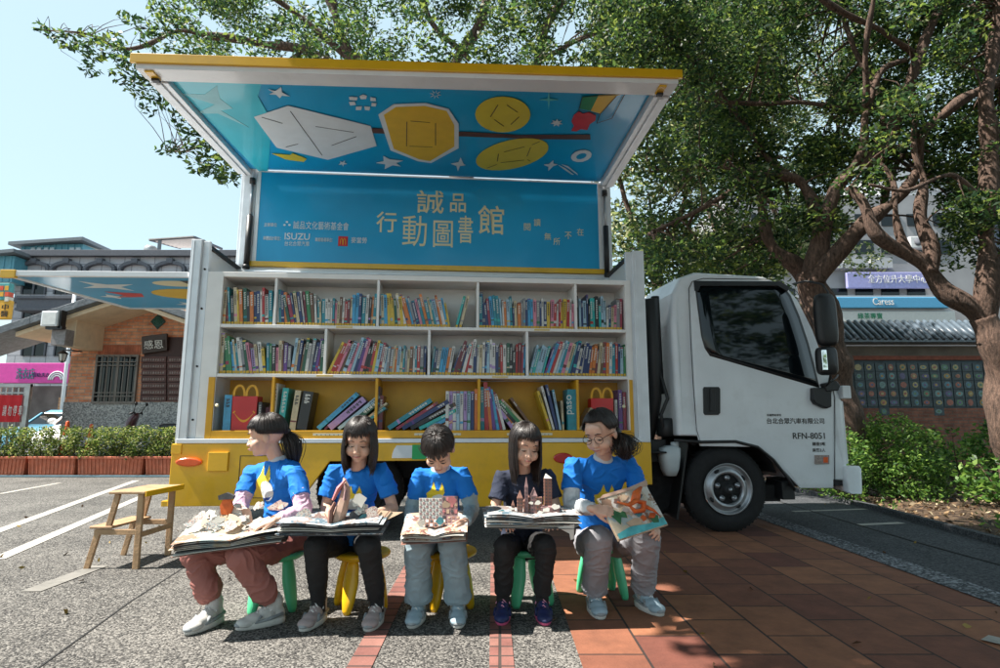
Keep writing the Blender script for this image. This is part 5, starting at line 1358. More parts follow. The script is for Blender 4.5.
for k, (px_, py_, m_, a) in enumerate(((210,515,PAP,.04),(222,520,PAPB,.035),(200,528,PAP,.045),(240,522,PAP,.05),(215,532,PTE,.045),(250,530,PAPB,.05),(262,527,PPK,.03),(205,520,PAPB,.02))):
    cutout(r1, 'paper_shape', m_, blobpoly(rn, a, a*.6, 16, .35), PV(px_,py_,2.93+.01*k), V(.95,.1*k-.3,.2), V(0,.25,1).normalized())
for k in range(22):
    px_ = rn.uniform(190,292); py_ = 503+rn.uniform(0,30)+max(0,(225-px_)*.15); m_ = [PIC4,PAP,PIC5,PIC4,PAPB,PIC4,PAP,PIC3][k % 8]; a = rn.uniform(.022,.045)
    cutout(r1, 'paper_shape', m_, blobpoly(rn, a, a*.6, 15, .4), PV(px_,max(py_,506 if px_ > 225 else 518),2.86+.10*(540-py_)/40), V(.95,rn.uniform(-.4,.4),rn.uniform(-.3,.3)).normalized(), V(rn.uniform(-.2,.2),rn.uniform(.2,.9),1).normalized())
# book 2: large creature head rising from the middle with tan wings
c2 = PV(336,528,2.95); r2 = pop('open pop-up book with a pink and brown beast head between tan paper wings', c2); rn = random.Random(2)
fw2 = book_base(r2, c2, V(1,.05,.0), V(0,-.09,1), .238, .12, 7, rn, PAPD, [PIC2,PAPD,PAP,PIC2], bow=.010, fan=.014, gap=.006)
b = MB(); hd_ = [PV(337,525,2.94),PV(341,511,2.94),PV(345,497,2.95),PV(346,487,2.96),PV(344,478,2.97)]
b.tube(hd_, [.052,.050,.042,.034,.008], 7, False, .6); b.build('beast_head', PTG, r2, world=True)
b = MB(); b.tube([PV(333,500,2.93),PV(339,488,2.93),PV(346,479,2.93)], [.012,.024,.006], 6, False, .5); b.build('snout', PPK, r2, world=True)
b = MB(); b.tube([PV(345,500,2.90),PV(346,490,2.90),PV(344,483,2.91)], [.020,.014,.004], 6, False, .5); b.build('mouth_paper', PBW, r2, world=True)
b = MB(); b.tube([PV(330,524,2.89),PV(331,511,2.90),PV(335,502,2.91)], [.024,.022,.010], 6, False, .5); b.build('claw', PBR, r2, world=True)
for side_, m_ in ((-1,PAPB),(1,PAPB)):
    pts = [(.02,0),(.05,.055),(.10,.070),(.17,.062),(.23,.052),(.275,.05),(.24,.032),(.20,.012),(.12,-.004),(.06,-.01)]
    cutout(r2, 'wing', m_, [(x*side_, y) for x, y in pts], PV(344,524,2.92), V(1,.2*side_,.06*(1-side_)).normalized(), V(0,.55,1).normalized(), .003)
    for k in range(3):
        cutout(r2, 'wing_vein', PBR, [((.07+.05*k)*side_,.0),((.075+.05*k)*side_,.0),((.115+.05*k)*side_,.058),((.110+.05*k)*side_,.058)], PV(344,523,2.915), V(1,.2*side_,.06*(1-side_)).normalized(), V(0,.55,1).normalized(), .003)
for k, (px_, py_, m_) in enumerate(((304,516,PIC4),(318,520,PIC5),(362,509,PIC4),(357,517,PAPD),(366,518,PTE),(376,521,PIC5),(310,524,PIC4),(372,513,PIC5),(359,501,PAP))):
    cutout(r2, 'paper_shape', m_, blobpoly(rn, .035, .03, 12, .35), PV(px_,py_,2.93), V(.95,.3,0), V(0,.3,1).normalized())
# book 3: room diorama with patterned wall
c3 = PV(436,531,2.96); r3 = pop('open pop-up book with a patterned paper room wall, in front of pale jeans', c3); rn = random.Random(3)
fw3 = book_base(r3, c3, V(1,.02,.05), V(0,-.28,1), .150, .115, 6, rn, PBR, [PIC3,PAP,PAPD,PIC3], bow=.014, fan=.012)
def panel(px0, py0, px1, py1, Y, base, dots, cols, rows, root, nm):
    a = PV(px0,py1,Y); c = PV(px1,py1,Y); t = PV(px0,py0,Y+.02); ax = (c-a); ay = (t-a); w_, h_ = ax.length, ay.length; ax.normalize(); ay.normalize()
    b = MB(); n = ax.cross(ay).normalized()
    if n.y > 0: n = -n
    def rect(x0, y0, x1, y1, o0, o1):
        q = [a+ax*x0+ay*y0, a+ax*x1+ay*y0, a+ax*x1+ay*y1, a+ax*x0+ay*y1]; b.hexa([p+n*o0 for p in q]+[p+n*o1 for p in q])
    rect(0,0,w_,h_,-.002,.0)
    for i in range(cols):
        for j in range(rows):
            b.m = 1+(i+j) % (len(dots)); x = w_*(i+.5)/cols; y = h_*(j+.5)/rows; dx = w_/cols*.33; dy = h_/rows*.33
            if (i+j) % 2: rect(x-dx,y-dy,x+dx,y+dy,.0005,.0015)
            else:
                rect(x-dx*.4,y-dy,x+dx*.4,y+dy,.0005,.0015); rect(x-dx,y-dy*.35,x+dx,y+dy*.35,.0018,.0025)
    return b.build(nm, [base]+dots, root, world=True)
panel(419,498,442,526,2.93,PAP,[PGR,PBW],7,8,r3,'patterned_wall'); panel(442,496,458,527,2.93,PBW,[PAPB,PAPD,PPK],4,5,r3,'room_wall')
panel(425,519,446,527,2.90,PBR,[PAPD,PAP],5,2,r3,'room_furniture'); panel(447,516,460,526,2.91,PBW,[PAPB,PBR],3,3,r3,'window_seat')
for k, (px_, py_, m_) in enumerate(((452,500,PPK),(446,505,PAPB),(421,523,PAP),(440,521,PTE))):
    cutout(r3, 'paper_shape', m_, blobpoly(rn, .018, .018, 10, .3), PV(px_,py_,2.90), X_, Z_)
# book 4: brown paper cathedral with towers
c4 = PV(531,523,3.02); r4 = pop('thick open pop-up book with a brown paper cathedral and towers, on black trousers', c4); rn = random.Random(4)
fw4 = book_base(r4, c4, V(1,.08,-.02), V(.02,-.04,1), .225, .115, 8, rn, PAPD, [PIC2,PAP,PIC1,PAPD,PIC2], bow=.012, fan=.010, gap=.0062)
def tower(px_, py0, py1, hw, Y, m_, root, spire=True, nm='tower', bands=6):
    lo = PV(px_,py1,Y); hi = PV(px_,py0,Y); h = hi.z-lo.z; b = MB(); d = hw*.9
    bz = h*(.74 if spire else 1.0)
    b.box(lo.x-hw,lo.x+hw,Y-d,Y+d,lo.z,lo.z+bz)
    for k in range(bands):
        z = lo.z+bz*(k+.9)/bands; b.box(lo.x-hw*1.07,lo.x+hw*1.07,Y-d*1.07,Y+d*1.07,z-.002,z)
    if spire:
        b.M = None; r_ = [[(lo.x+a*hw*f,Y+c_*d*f,lo.z+bz+(h-bz)*(1-f)) for a,c_ in ((-1,-1),(1,-1),(1,1),(-1,1))] for f in (1.0,.45,.02)]
        b.loft(r_)
    b.m = 1
    for k in range(bands):
        z = lo.z+bz*(k+.2)/bands
        for sx_ in ((-.45,.45) if hw > .012 else (0,)): b.box(lo.x+hw*sx_-hw*.16,lo.x+hw*sx_+hw*.16,Y-d-.001,Y-d,z,z+bz/bands*.5)
    return b.build(nm, [m_, PAPD], root, world=True)
tower(526.5,476,518,.0085,3.02,PBW,r4,bands=8); tower(520,490,519,.014,3.00,PBR,r4); tower(534,487,519,.017,3.03,PBW,r4); tower(539,497,520,.016,3.02,PBR,r4,False); tower(528,494,520,.022,3.04,PBR,r4); tower(513,500,519,.008,3.0,PBR,r4)
tower(548,478,506,.019,3.06,PBR,r4,False,bands=9); b = MB(); q = PV(548,478,3.06); b.loft([[(q.x+a*.019,3.06+c_*.017,q.z) for a,c_ in ((-1,-1),(1,-1),(1,1),(-1,1))],[(q.x-.012,3.06-.001,q.z+.022),(q.x-.010,3.06-.001,q.z+.022),(q.x-.010,3.06+.001,q.z+.022),(q.x-.012,3.06+.001,q.z+.022)]]); b.build('tower_roof', PAP, r4, world=True)
tower(550,506,519,.045,3.03,PBW,r4,False,'town_hall',3)
for k, (px_, py_, m_, a) in enumerate(((500,514,PTE,.035),(505,517,PIC4,.03),(541,514,PAP,.022),(546,510,PAP,.02),(556,507,PAP,.022),(563,515,PAPD,.03),(531,503,PAP,.012),(498,520,PAP,.03),(538,503,PAP,.016),(512,509,PAP,.012))):
    cutout(r4, 'paper_shape', m_, blobpoly(rn, a, a*.6, 10, .4), PV(px_,py_,2.97), V(.9,.3,0).normalized(), V(0,.5,1).normalized())
cutout(r4, 'folded_leaf', PAP, [(-.03,0),(.055,.012),(.05,-.055),(.035,-.06),(.03,-.03)], PV(563,527,2.92), X_, Z_)
b = MB(); 
for px_ in (510.5,541): q = PV(px_,486,3.15)
b = MB(); b.box(-.001,.001,-.001,.001,0,.001)
# book 5: held open, orange beast picture
cTL, cTR, cBR, cBL = PV(600,500,2.98), PV(650,483,3.16), PV(664,527,3.03), PV(618,538,2.90)
c5 = (cTL+cTR+cBR+cBL)/4; r5 = pop('tilted open picture book with an orange paper beast, held by the rightmost girl', c5); rn = random.Random(5)
ax5 = ((cTR-cTL)+(cBR-cBL)); w5 = ax5.length/2; ax5.normalize(); ay5 = (cTL-cBL)+(cTR-cBR); h5 = ay5.length/2; ay5 = (ay5-ax5*ay5.dot(ax5)).normalized(); n5 = ax5.cross(ay5).normalized()
if n5.y > 0: n5 = -n5
def slab(name, m_, pts, o0, o1):
    k = len(pts); b = MB(); f = [c5+ax5*x*w5/2+ay5*y*h5/2+n5*o1 for x, y in pts]; g = [c5+ax5*x*w5/2+ay5*y*h5/2+n5*o0 for x, y in pts]
    b._add(f+g, [tuple(range(k)), tuple(range(k, 2*k))[::-1]]+[(i,(i+1)%k,k+(i+1)%k,k+i) for i in range(k)]); return b.build(name, m_, r5, world=True)
slab('cover', PAPB, [(-1.03,-1.03),(1.03,-1.03),(1.03,1.03),(-1.03,1.03)], -.012, -.008)
slab('pages', PIC1, [(-1,-1),(1,-1),(1,1),(-1,1)], -.008, 0)
slab('page_edge_strip', mat('picture_aqua', (.08,.42,.45), .6, var=.3, scale=20), [(-.98,-.98),(.98,-.98),(.98,-.62),(.3,-.72),(-.4,-.6),(-.98,-.75)], .0005, .0015)
slab('picture_leaves', PGN, [(-.9,.1),(-.7,.3),(-.5,.1),(-.3,.2),(-.35,-.2),(-.55,-.1),(-.7,-.4),(-.8,-.1)], .001, .003)
slab('picture_leaves', PGN, [(.45,-.5),(.6,-.35),(.8,-.5),(.7,-.8),(.5,-.75)], .002, .004)
b = MB()
def on5(x, y, o): return c5+ax5*x*w5/2+ay5*y*h5/2+n5*o
b.tube([on5(-.5,.55,.02),on5(-.2,.25,.03),on5(.1,.35,.035),on5(.35,.15,.035),on5(.2,-.15,.03),on5(-.1,-.1,.03),on5(-.2,.2,.032)], [.008,.018,.024,.026,.024,.018,.008], 8, True, .5)
b.tube([on5(.1,.35,.03),on5(.3,.7,.035),on5(.6,.9,.03)], [.024,.022,.008], 8, True, .5); b.tube([on5(.35,.0,.03),on5(.6,-.3,.03),on5(.75,-.55,.02)], [.022,.014,.005], 8, True, .5)
b.build('paper_beast', POR, r5, world=True)
slab('picture_cream', PAPB, [(-.4,.45),(-.1,.55),(.1,.75),(-.1,.85),(-.4,.7)], .002, .004); slab('picture_cream', PAPB, [(-.5,-.4),(-.1,-.3),(.2,-.45),(.0,-.65),(-.4,-.6)], .002, .005)
slab('standing_leaf', PTG, [(-1.0,.95),(1.05,.98),(1.12,1.25),(.3,1.12),(-.8,1.1)], .0, .003)
for k in range(7): slab('picture_patch', [PAPD,POR,PAP,PBR,PTE,POR,PAPB][k], [(rn.uniform(-.8,.6)+x, rn.uniform(-.1,.1)+y) for (x, y) in [(0,0)]*1] and (lambda cx,cy: [(cx+x,cy+y) for x,y in blobpoly(rn,.14,.12,9,.4)])(rn.uniform(-.7,.8), rn.uniform(-.6,.7)), .003+.0012*k, .0038+.0012*k)
# ================================================================== THINGS AROUND
WOOD = mat('pine_wood', (.42,.26,.14), .6, var=.22, scale=14, bump=.15, bscale=60)
# --- two-step wooden stool
g0 = G(86,569); A_, B_, C_, D_ = [G(*q) for q in ((86,569),(141,566),(131,549),(177,543))]
stl = empty('step_stool', (G(135,558).x, G(135,558).y, 0), R(0)); tag(stl, 'pale wooden two-step stool beside the rear corner of the truck', 'step stool')
def wq(b, a, c, w_=.036, h_=.022): b.beam(a, c, w_, h_, (0,1,0))
y0, y1 = 4.13, 4.55      # near and far side frames
xs = -2.78
for y in (y0, y1):
    dx = (y-y0)*-.05
    b = MB(); b.beam((xs+.07+dx,y,.0),(xs+.30+dx,y,.47),.045,.022,(0,1,0)) if False else b.beam((xs+dx,y,.0),(xs+.055+dx,y,.245),.036,.024,(0,1,0)); b.build('lower_leg', WOOD, stl, .003, world=True)
    b = MB(); b.beam((xs+.12+dx,y,.27),(xs+.165+dx,y,.49),.036,.024,(0,1,0)); b.build('upper_leg', WOOD, stl, .003, world=True)
    b = MB(); b.beam((xs+.33+dx,y,.0),(xs+.325+dx,y,.49),.040,.024,(0,1,0)); b.build('rear_leg', WOOD, stl, .003, world=True)
    b = MB(); b.beam((xs+.03+dx,y-.001,.240),(xs+.33+dx,y-.001,.240),.036,.020,(0,1,0)); b.build('side_rail', WOOD, stl, .003, world=True)
b = MB(); b.box(xs+.00,xs+.155,y0-.02,y1+.02,.262,.280); b.build('lower_step', WOOD, stl, .006, world=True)
b = MB(); b.box(xs+.115,xs+.365,y0-.03,y1+.03,.491,.510); b.build('upper_step', WOOD, stl, .006, world=True)
b = MB(); b.box(xs+.3655,xs+.377,y0-.03,y1+.03,.474,.512); b.build('yellow_edge', YEL, stl, .003, world=True)
b = MB(); b.box(xs+.315,xs+.335,y0+.012,y1-.012,.20,.235); b.build('cross_rail', WOOD, stl, .003, world=True)

# --- foliage helper
def leaf_mats(pre, cols, trans=.35, rough=.5):
    return [mat(f'{pre}_leaf_{i}', c, rough, var=.2, scale=2, trans=trans, spec=.35) for i, c in enumerate(cols)]
def leaves(name, centers, size, mats, parent=None, droop=.2, jit=.35, world=True, wide=.42):
    c = np.asarray(centers, dtype=np.float64); n = len(c)
    d = RNG.normal(size=(n,3)); d[:,2] = d[:,2]*.6-droop; d /= np.linalg.norm(d, axis=1)[:,None]
    r_ = RNG.normal(size=(n,3)); r_[:,2] += 0; s_ = np.cross(d, r_); s_ /= np.linalg.norm(s_, axis=1)[:,None]
    u_ = np.cross(s_, d); L_ = size*(1+jit*RNG.uniform(-1,1,size=n))[:,None]
    base = c - d*L_*.5; tip = c + d*L_*.5 - u_*L_*.06; l_ = c + s_*L_*wide*.5 + u_*L_*.06; r2 = c - s_*L_*wide*.5 + u_*L_*.06
    co = np.stack([base, l_, tip, r2], axis=1).reshape(-1,3)
    me = bpy.data.meshes.new(name); me.vertices.add(4*n); me.vertices.foreach_set('co', co.ravel().astype(np.float32))
    me.loops.add(4*n); me.loops.foreach_set('vertex_index', np.arange(4*n, dtype=np.int32)); me.polygons.add(n)
    me.polygons.foreach_set('loop_start', np.arange(0,4*n,4, dtype=np.int32)); me.polygons.foreach_set('loop_total', np.full(n,4,dtype=np.int32))
    for m_ in mats: me.materials.append(m_)
    me.polygons.foreach_set('material_index', RNG.integers(0,len(mats),size=n).astype(np.int32)); me.update(calc_edges=True)
    o = bpy.data.objects.new(name, me); C.objects.link(o)
    if parent:
        o.parent = parent
        if world: o.matrix_parent_inverse = parent.matrix_basis.inverted()
    return o
def cloud(centers, radii, per, flat=.7):
    out = []
    for c, r_ in zip(centers, radii):
        k = int(per*(r_/.35)**2); p = RNG.normal(size=(k,3)); p /= np.linalg.norm(p,axis=1)[:,None]; p *= (RNG.uniform(.15,1,size=(k,1))**.5)*r_; p[:,2] *= flat
        out.append(p+np.array(c))
    return np.concatenate(out)

# --- planter boxes with hedge plants
TERR = mat('terracotta', (.50,.13,.065), .7, var=.15, dirt=((.45,.22,.15), 7, .5))
HEDGE = leaf_mats('hedge', [(.11,.17,.03),(.19,.23,.05),(.05,.10,.02),(.32,.33,.11),(.03,.06,.012)])
edges = [(-52,24),(25.5,74),(75,133),(142,172) if False else (134,172)]
STEMB = mat('stem', (.09,.06,.035), .8)
pbase = [(-130,-55,'planter cut by the left edge of the picture'),(-54,24,'leftmost terracotta planter fully by the left edge'),(25.5,74,'short terracotta planter, second from the left'),(75,142,'long ribbed terracotta planter in front of the grated window'),(143,215,'terracotta planter running behind the rear corner of the truck')]
def planter(px0, px1, lab, hl_):
    y = 11.15; x0 = G(px0,477).x; x1 = G(px1,477).x; k = 600/y
    x0 = (px0-500)*y/600; x1 = (px1-500)*y/600
    root = empty('planter_box', ((x0+x1)/2, y+.2, 0)); tag(root, lab, 'planter', 'terracotta planters along the car park')
    b = MB(); h = .37; w_ = (x1-x0)/2-.01; cx = (x0+x1)/2
    b.hexa([(cx-w_*.96,y+.02,.03),(cx+w_*.96,y+.02,.03),(cx+w_*.96,y+.42,.03),(cx-w_*.96,y+.42,.03),(cx-w_,y,h),(cx+w_,y,h),(cx+w_,y+.44,h),(cx-w_,y+.44,h)])
    n = max(6, int((x1-x0)/.07))
    for i in range(n):
        x = cx-w_*.94+2*w_*.94*i/(n-1); b.beam((x*.96+cx*.04,y+.012,.05),(x,y-.004,h-.05),.022,.012,(0,1,0))
    b.build('box', TERR, root, .004, world=True)
    b = MB(); b.box(cx-w_-.012,cx+w_+.012,y-.014,y+.454,h-.045,h-.002); b.build('rim', TERR, root, .008, world=True)
    b = MB(); b.box(cx-w_*.97,cx+w_*.97,y+.03,y+.41,h-.01,h+.004); b.build('soil', M_soil, root, world=True)
    hp = empty('hedge_plant', (cx, y+.21, h)); tag(hp, hl_, 'hedge', 'hedges in the terracotta planters')
    cs = []; rs = []
    for i in range(int((x1-x0)/.075)):
        for q in range(3): cs.append((x0+.04+i*.075+RNG.uniform(-.04,.04), y+.2+RNG.uniform(-.2,.2), h+.08+q*.175+RNG.uniform(-.03,.03))); rs.append(RNG.uniform(.10,.15))
    leaves('foliage', cloud(cs, rs, 760, 1.0), .042, HEDGE, hp, droop=-.1, wide=.6)
    b = MB()
    for i in range(int((x1-x0)/.16)):
        x = x0+.08+i*.16; b.tube([(x,y+.2,h),(x+RNG.uniform(-.04,.04),y+.2,h+.18),(x+RNG.uniform(-.08,.08),y+.18,h+.40)], [.012,.009,.003], 5)
    b.build('stems', STEMB, hp, world=True)
for px0, px1, lab in pbase:
    planter(px0, px1, lab, 'clipped light green hedge in the '+lab.replace('planter','box').replace(' fully','').split(',')[0].replace(' in front of',' before').replace('terracotta ','').replace(' rear corner of the',''))
# blue-grey drip strip under the planters
b = MB(); b.box(-11.5,-5.0,11.05,11.13,.006,.03); o = b.build('drip_strip', mat('strip_bluegrey', (.15,.25,.30), .5)); tag(o, 'thin blue-grey strip along the foot of the terracotta planters', 'strip')

# --- traffic cones behind the hedge
CON = mat('cone_orange', (.75,.10,.015), .5, var=.1)
for px_, py_, h, y, lab in ((69,421,.72,11.9,'taller orange traffic cone behind the hedge left of the grated window'),(93,424,.70,12.1,'orange traffic cone with a white band behind the hedge under the window')):
    x = (px_-500)*y/590; root = empty('traffic_cone', (x,y,0)); tag(root, lab, 'traffic cone', 'orange cones behind the hedge')
    z1 = P(px_, py_, y).z; h = z1
    b = MB(); b.lathe([(.15,.03),(.03,h-.02),(.02,h),(0,h)], (0,0,0), 'z', 24); b.lathe([(0,.0),(.15,.0),(.15,.031)], (0,0,0), 'z', 24); b.build('cone', CON, root)
    b = MB(); b.box(-.19,.19,-.19,.19,.001,.035); b.build('base', CON, root, .01)
    b = MB(); b.lathe([(.083 if 'band' in lab else .1,h*.55),(.064,h*.72)], (0,0,0), 'z', 24); b.build('band', mat('band_white', (.7,.7,.7), .4), root)

# --- brick house with gable
BRK = brick_mat('brick_wall', (.62,.21,.10), (.80,.40,.23), (.42,.33,.27), .23, .072, ms=.008, noisec=.3, bump=.6)
PEB = speckle_mat('pebble_render', (.20,.20,.20), (.36,.35,.34), (.55,.54,.52), 110)
CRM = mat('soffit_cream', (.78,.62,.44), .8, var=.06, dirt=((.35,.27,.2), 3, .3)); RTL = mat('roof_tile', (.13,.145,.16), .6, var=.3, scale=10, bump=.4, bscale=20)
house = empty('brick_house', (-6.5,13.0,0)); tag(house, 'small red brick building with grey base, grated window and low gable roof', 'building')
HY = 13.0
def H2(px, py, Y=HY): p = P(px, py, Y); return (p.x, p.z)
xl = H2(66,400)[0]; zb = H2(100,402)[1]
ridge = H2(150,292); le = H2(66,331); 
slope = (ridge[1]-le[1])/(ridge[0]-le[0])
xr = ridge[0]+2.6
b = MB(); b.prism([(xl,zb),(xr,zb),(xr,le[1]),(ridge[0],ridge[1]+.25),(xl,le[1]+.25)], HY, HY+5); b.build('wall', BRK, house, world=True)
b = MB(); b.box(xl-.03,xr+.03,HY-.03,HY+5,0,zb); b.build('base_wall', PEB, house, world=True)
def roof_slab(x0, z0, x1, z1, ya, yb, th, m_, nm):
    b = MB(); b.hexa([(x0,ya,z0),(x1,ya,z1),(x1,yb,z1),(x0,yb,z0),(x0,ya,z0+th),(x1,ya,z1+th),(x1,yb,z1+th),(x0,yb,z0+th)]); return b.build(nm, m_, house, .01, world=True)
pa = P(-40,352,11.9); pb = P(112,302,11.9); sl_ = (pb.z-pa.z)/(pb.x-pa.x)
xr0 = ridge[0]+.1; zr0 = pb.z+(xr0-pb.x)*sl_
q12 = P(12,360,11.9)
roof_slab(q12.x, pa.z+(q12.x-pa.x)*sl_-.06, xl-.02, pa.z+(xl-.02-pa.x)*sl_-.06, 11.9, 12.9, .10, CRM, 'soffit')
roof_slab(xl-.02, pa.z+(xl-.02-pa.x)*sl_-.06, xr0, zr0-.06, 11.9, 18.2, .10, CRM, 'soffit')
roof_slab(pa.x-.75, pa.z-.75*sl_+.05, xl, pa.z+(xl-pa.x)*sl_+.05, 11.75, 12.95, .16, RTL, 'roof')
rt_ = roof_slab(xl, pa.z+(xl-pa.x)*sl_+.05, xr0, zr0+.05, 11.75, 18.3, .16, RTL, 'roof')
b = MB(); 
for i in range(26):
    f_ = i/25; x = pa.x-.7+(xr0-pa.x+.7)*f_; z = pa.z-.7*sl_+(zr0-pa.z+.7*sl_)*f_
    b.tube([(x,11.80,z+.19),(x,18.3 if x > xl else 12.95,z+.19)], .03, 6)
b.build('tile_rolls', RTL, rt_, world=True) if False else b.build('roof_tiles', RTL, house, world=True)
roof_slab(xr0, zr0-.06, xr0+3.4, zr0-.06-3.4*sl_, 11.9, 18.2, .10, CRM, 'soffit')
roof_slab(xr0, zr0+.05, xr0+3.5, zr0+.05-3.5*sl_, 11.75, 18.3, .16, RTL, 'roof')
q0 = P(63,347,12.3); q1 = P(84,319,12.3)
b = MB(); b.box(q0.x,q1.x,12.1,12.99,q0.z,q1.z); b.build('eave_beam', CRM, house, .01, world=True)
# window with grating
wx0, wz0 = H2(95,402); wx1, wz1 = H2(138,357)
b = MB(); b.box(wx0,wx1,HY-.008,HY-.003,wz0+.01,wz1); wn = b.build('window', GLS, house, world=True)
GR_ = mat('grille_taupe', (.20,.17,.15), .5, metal=.3, var=.1)
b = MB(); t = .045
b.box(wx0-t,wx1+t,HY-.06,HY-.0,wz1,wz1+t); b.box(wx0-t,wx1+t,HY-.07,HY-.0,wz0-t+.01,wz0+.01); b.box(wx0-t,wx0,HY-.06,HY-.0,wz0+.01,wz1); b.box(wx1,wx1+t,HY-.06,HY-.0,wz0+.01,wz1); b.box((wx0+wx1)/2-.02,(wx0+wx1)/2+.02,HY-.03,HY-.009,wz0+.01,wz1)
b.build('window_frame', GR_, wn, world=True).matrix_parent_inverse = Matrix.Identity(4)
b = MB()
for k in range(1, 7): x = wx0+(wx1-wx0)*k/7; b.box(x-.009,x+.009,HY-.085,HY-.067,wz0,wz1+.02)
for f_ in (.12,.2,.80,.88): z = wz0+(wz1-wz0)*f_; b.box(wx0-.02,wx1+.02,HY-.10,HY-.086,z-.009,z+.009)
b.build('grille', GR_, wn, world=True).matrix_parent_inverse = Matrix.Identity(4)
b = MB(); n = 17
for k in range(n):
    x = wx0-.05+(wx1-wx0+.1)*k/n; b.box(x+.004,x+(wx1-wx0+.1)/n-.004,HY-.012,HY-.001,wz1+.06,wz1+.27)
b.build('soldier_course', mat('soldier_brick', (.42,.13,.07), .8, var=.35, scale=5), house, world=True)
# diamond vent plaque
c = P(158,321.5,HY-.02); b = MB(); b.prism([(c.x-.17,c.z),(c.x,c.z-.18),(c.x+.17,c.z),(c.x,c.z+.18)], HY-.03, HY-.005); pk_ = b.build('diamond_tile', mat('tile_dark_green', (.01,.06,.05), .35), house, .006, world=True)
b = MB()
for r_ in (.09,.05): b.tube([(c.x+r_*math.cos(t),HY-.033,c.z+r_*math.sin(t)) for t in [2*math.pi*i/24 for i in range(25)]], .008, 5)
for t in (0,R(90)): b.tube([(c.x-.09*math.cos(t),HY-.033,c.z-.09*math.sin(t)),(c.x+.09*math.cos(t),HY-.033,c.z+.09*math.sin(t))], .006, 5)
b.build('tile_pattern', mat('tile_line_green', (.03,.16,.12), .35), house, world=True)
# name board and plaques
DKW = mat('dark_lacquer', (.025,.012,.010), .35, var=.2, coat=.4); DKR = mat('plaque_brown', (.085,.025,.018), .45, var=.25, scale=6)
WL = mat('lettering_white', (.72,.71,.68), .6)
p0 = P(141.5,354,HY-.1); p1 = P(168,335,HY-.1)
root = empty('name_board', (p0.x,HY-.1,p0.z)); tag(root, 'black wooden board with two white characters above the brown plaques', 'sign board')
b = MB(); b.hexa([(p0.x,HY-.09,p0.z),(p1.x,HY-.09,p0.z+.08),(p1.x,HY-.02,p0.z+.08),(p0.x,HY-.02,p0.z),(p0.x,HY-.16,p1.z-.04),(p1.x,HY-.16,p1.z+.03),(p1.x,HY-.09,p1.z+.03),(p0.x,HY-.09,p1.z-.04)]); b.build('board', DKW, root, .01, world=True)
text('感恩', 1, 'lettering', WL, root, Matrix.Translation((p0.x+.09,HY-.162,p0.z+.10)) @ Matrix.Rotation(R(-3),4,'Y') @ Matrix.Rotation(R(10),4,'X') @ FACE_CAM, thick=.004, width=.42, height=.19, world=True)
rr_ = 0; names = ['topmost','second','third','fourth','fifth','sixth','seventh']
for i in range(7):
    for j, (xa, xb) in enumerate(((141,166.5),(167.5,192))):
        ya_ = 356.5+i*6.5; yb_ = ya_+5.9
        a = P(xa, yb_, HY-.03); c = P(xb, ya_, HY-.03)
        b = MB(); b.box(a.x,c.x,HY-.04,HY-.012,a.z,c.z); o = b.build('wall_plaque', DKR, None, .005)
        tag(o, f'brown wooden plaque with faded lettering, {names[i]} in the {"left" if j == 0 else "right"} column on the brick wall', 'plaque', 'brown plaques on the brick wall')
        t_ = text('捐 贈 芳 名 錄 感 謝 各 界', 1, 'lettering', mat('lettering_faded', (.40,.33,.30), .7), o, Matrix.Translation((a.x+.04,HY-.0425,a.z+.03)) @ FACE_CAM, thick=.001, width=(c.x-a.x)-.08, height=.055)
a = P(141,404,HY); b = MB(); b.box(a.x-.02,a.x+1.3,HY-.02,HY-.002,a.z-.06,a.z-.01); b.build('ledge_trim', mat('trim_orange', (.45,.15,.07), .7), house, world=True)
a = P(141,400,HY-.02); c = P(192,337,HY-.02); b = MB(); b.box(a.x-.03,c.x,HY-.011,HY-.001,a.z-.02,c.z); b.build('plaque_backing', mat('backing_dark', (.05,.02,.016), .6), house, world=True)
# floodlight, junction box, lantern on the eave
def block(px0, py0, px1, py1, Y, d): a = P(px0,py1,Y); c = P(px1,py0,Y); return a.x, c.x, Y, Y+d, a.z, c.z
root = empty('floodlight', P(50,330,11.6)); tag(root, 'white faced floodlight mounted under the roof edge of the brick building', 'floodlight')
b = MB(); b.box(*block(40,311,58,326,11.55,.10)); b.build('housing', ALU, root, .012, world=True)
b = MB(); x0,x1,y0_,y1_,z0,z1 = block(41.5,312.5,56.5,324.5,11.54,.01); b.box(x0,x1,y0_-.004,y1_,z0,z1); b.build('lens', mat('lamp_frost', (.70,.70,.68), .3), root, world=True)
b = MB(); b.box(*block(57,310,62,328,11.6,.15)); b.box(*block(45,326,62,329,11.6,.12)); b.build('bracket', BLK, root, world=True)
b = MB(); b.box(*block(50,329,66,345,11.7,.25)); o = b.build('junction_box', mat('box_grey', (.24,.22,.22), .6, var=.25, scale=20), None, .01); tag(o, 'grey metal box hanging below the floodlight at the eave', 'junction box')
c = P(63,355,12.6); root = empty('wall_lantern', c); tag(root, 'small black wall lantern at the corner of the brick building', 'lantern')
b = MB(); b.lathe([(0,.10),(.05,.08),(.10,.03),(.10,.02),(0,.02)], c, 'z', 8, False); b.box(c.x-.02,c.x+.2,c.y-.01,c.y+.3,c.z+.10,c.z+.12); b.build('cap', BLK, root, world=True)
b = MB(); b.lathe([(.0,-.14),(.055,-.13),(.08,.0),(.08,.02),(0,.02)], c, 'z', 6, False); b.build('glass', mat('lamp_frost', (0,0,0)), root, world=True)
b = MB(); 
for k in range(6): t = k*math.pi/3; b.tube([(c.x+.085*math.cos(t),c.y+.085*math.sin(t),c.z+.02),(c.x+.058*math.cos(t),c.y+.058*math.sin(t),c.z-.14)], .007, 4)
b.lathe([(0,-.18),(.03,-.15),(.06,-.135),(0,-.13)], c, 'z', 8, False)
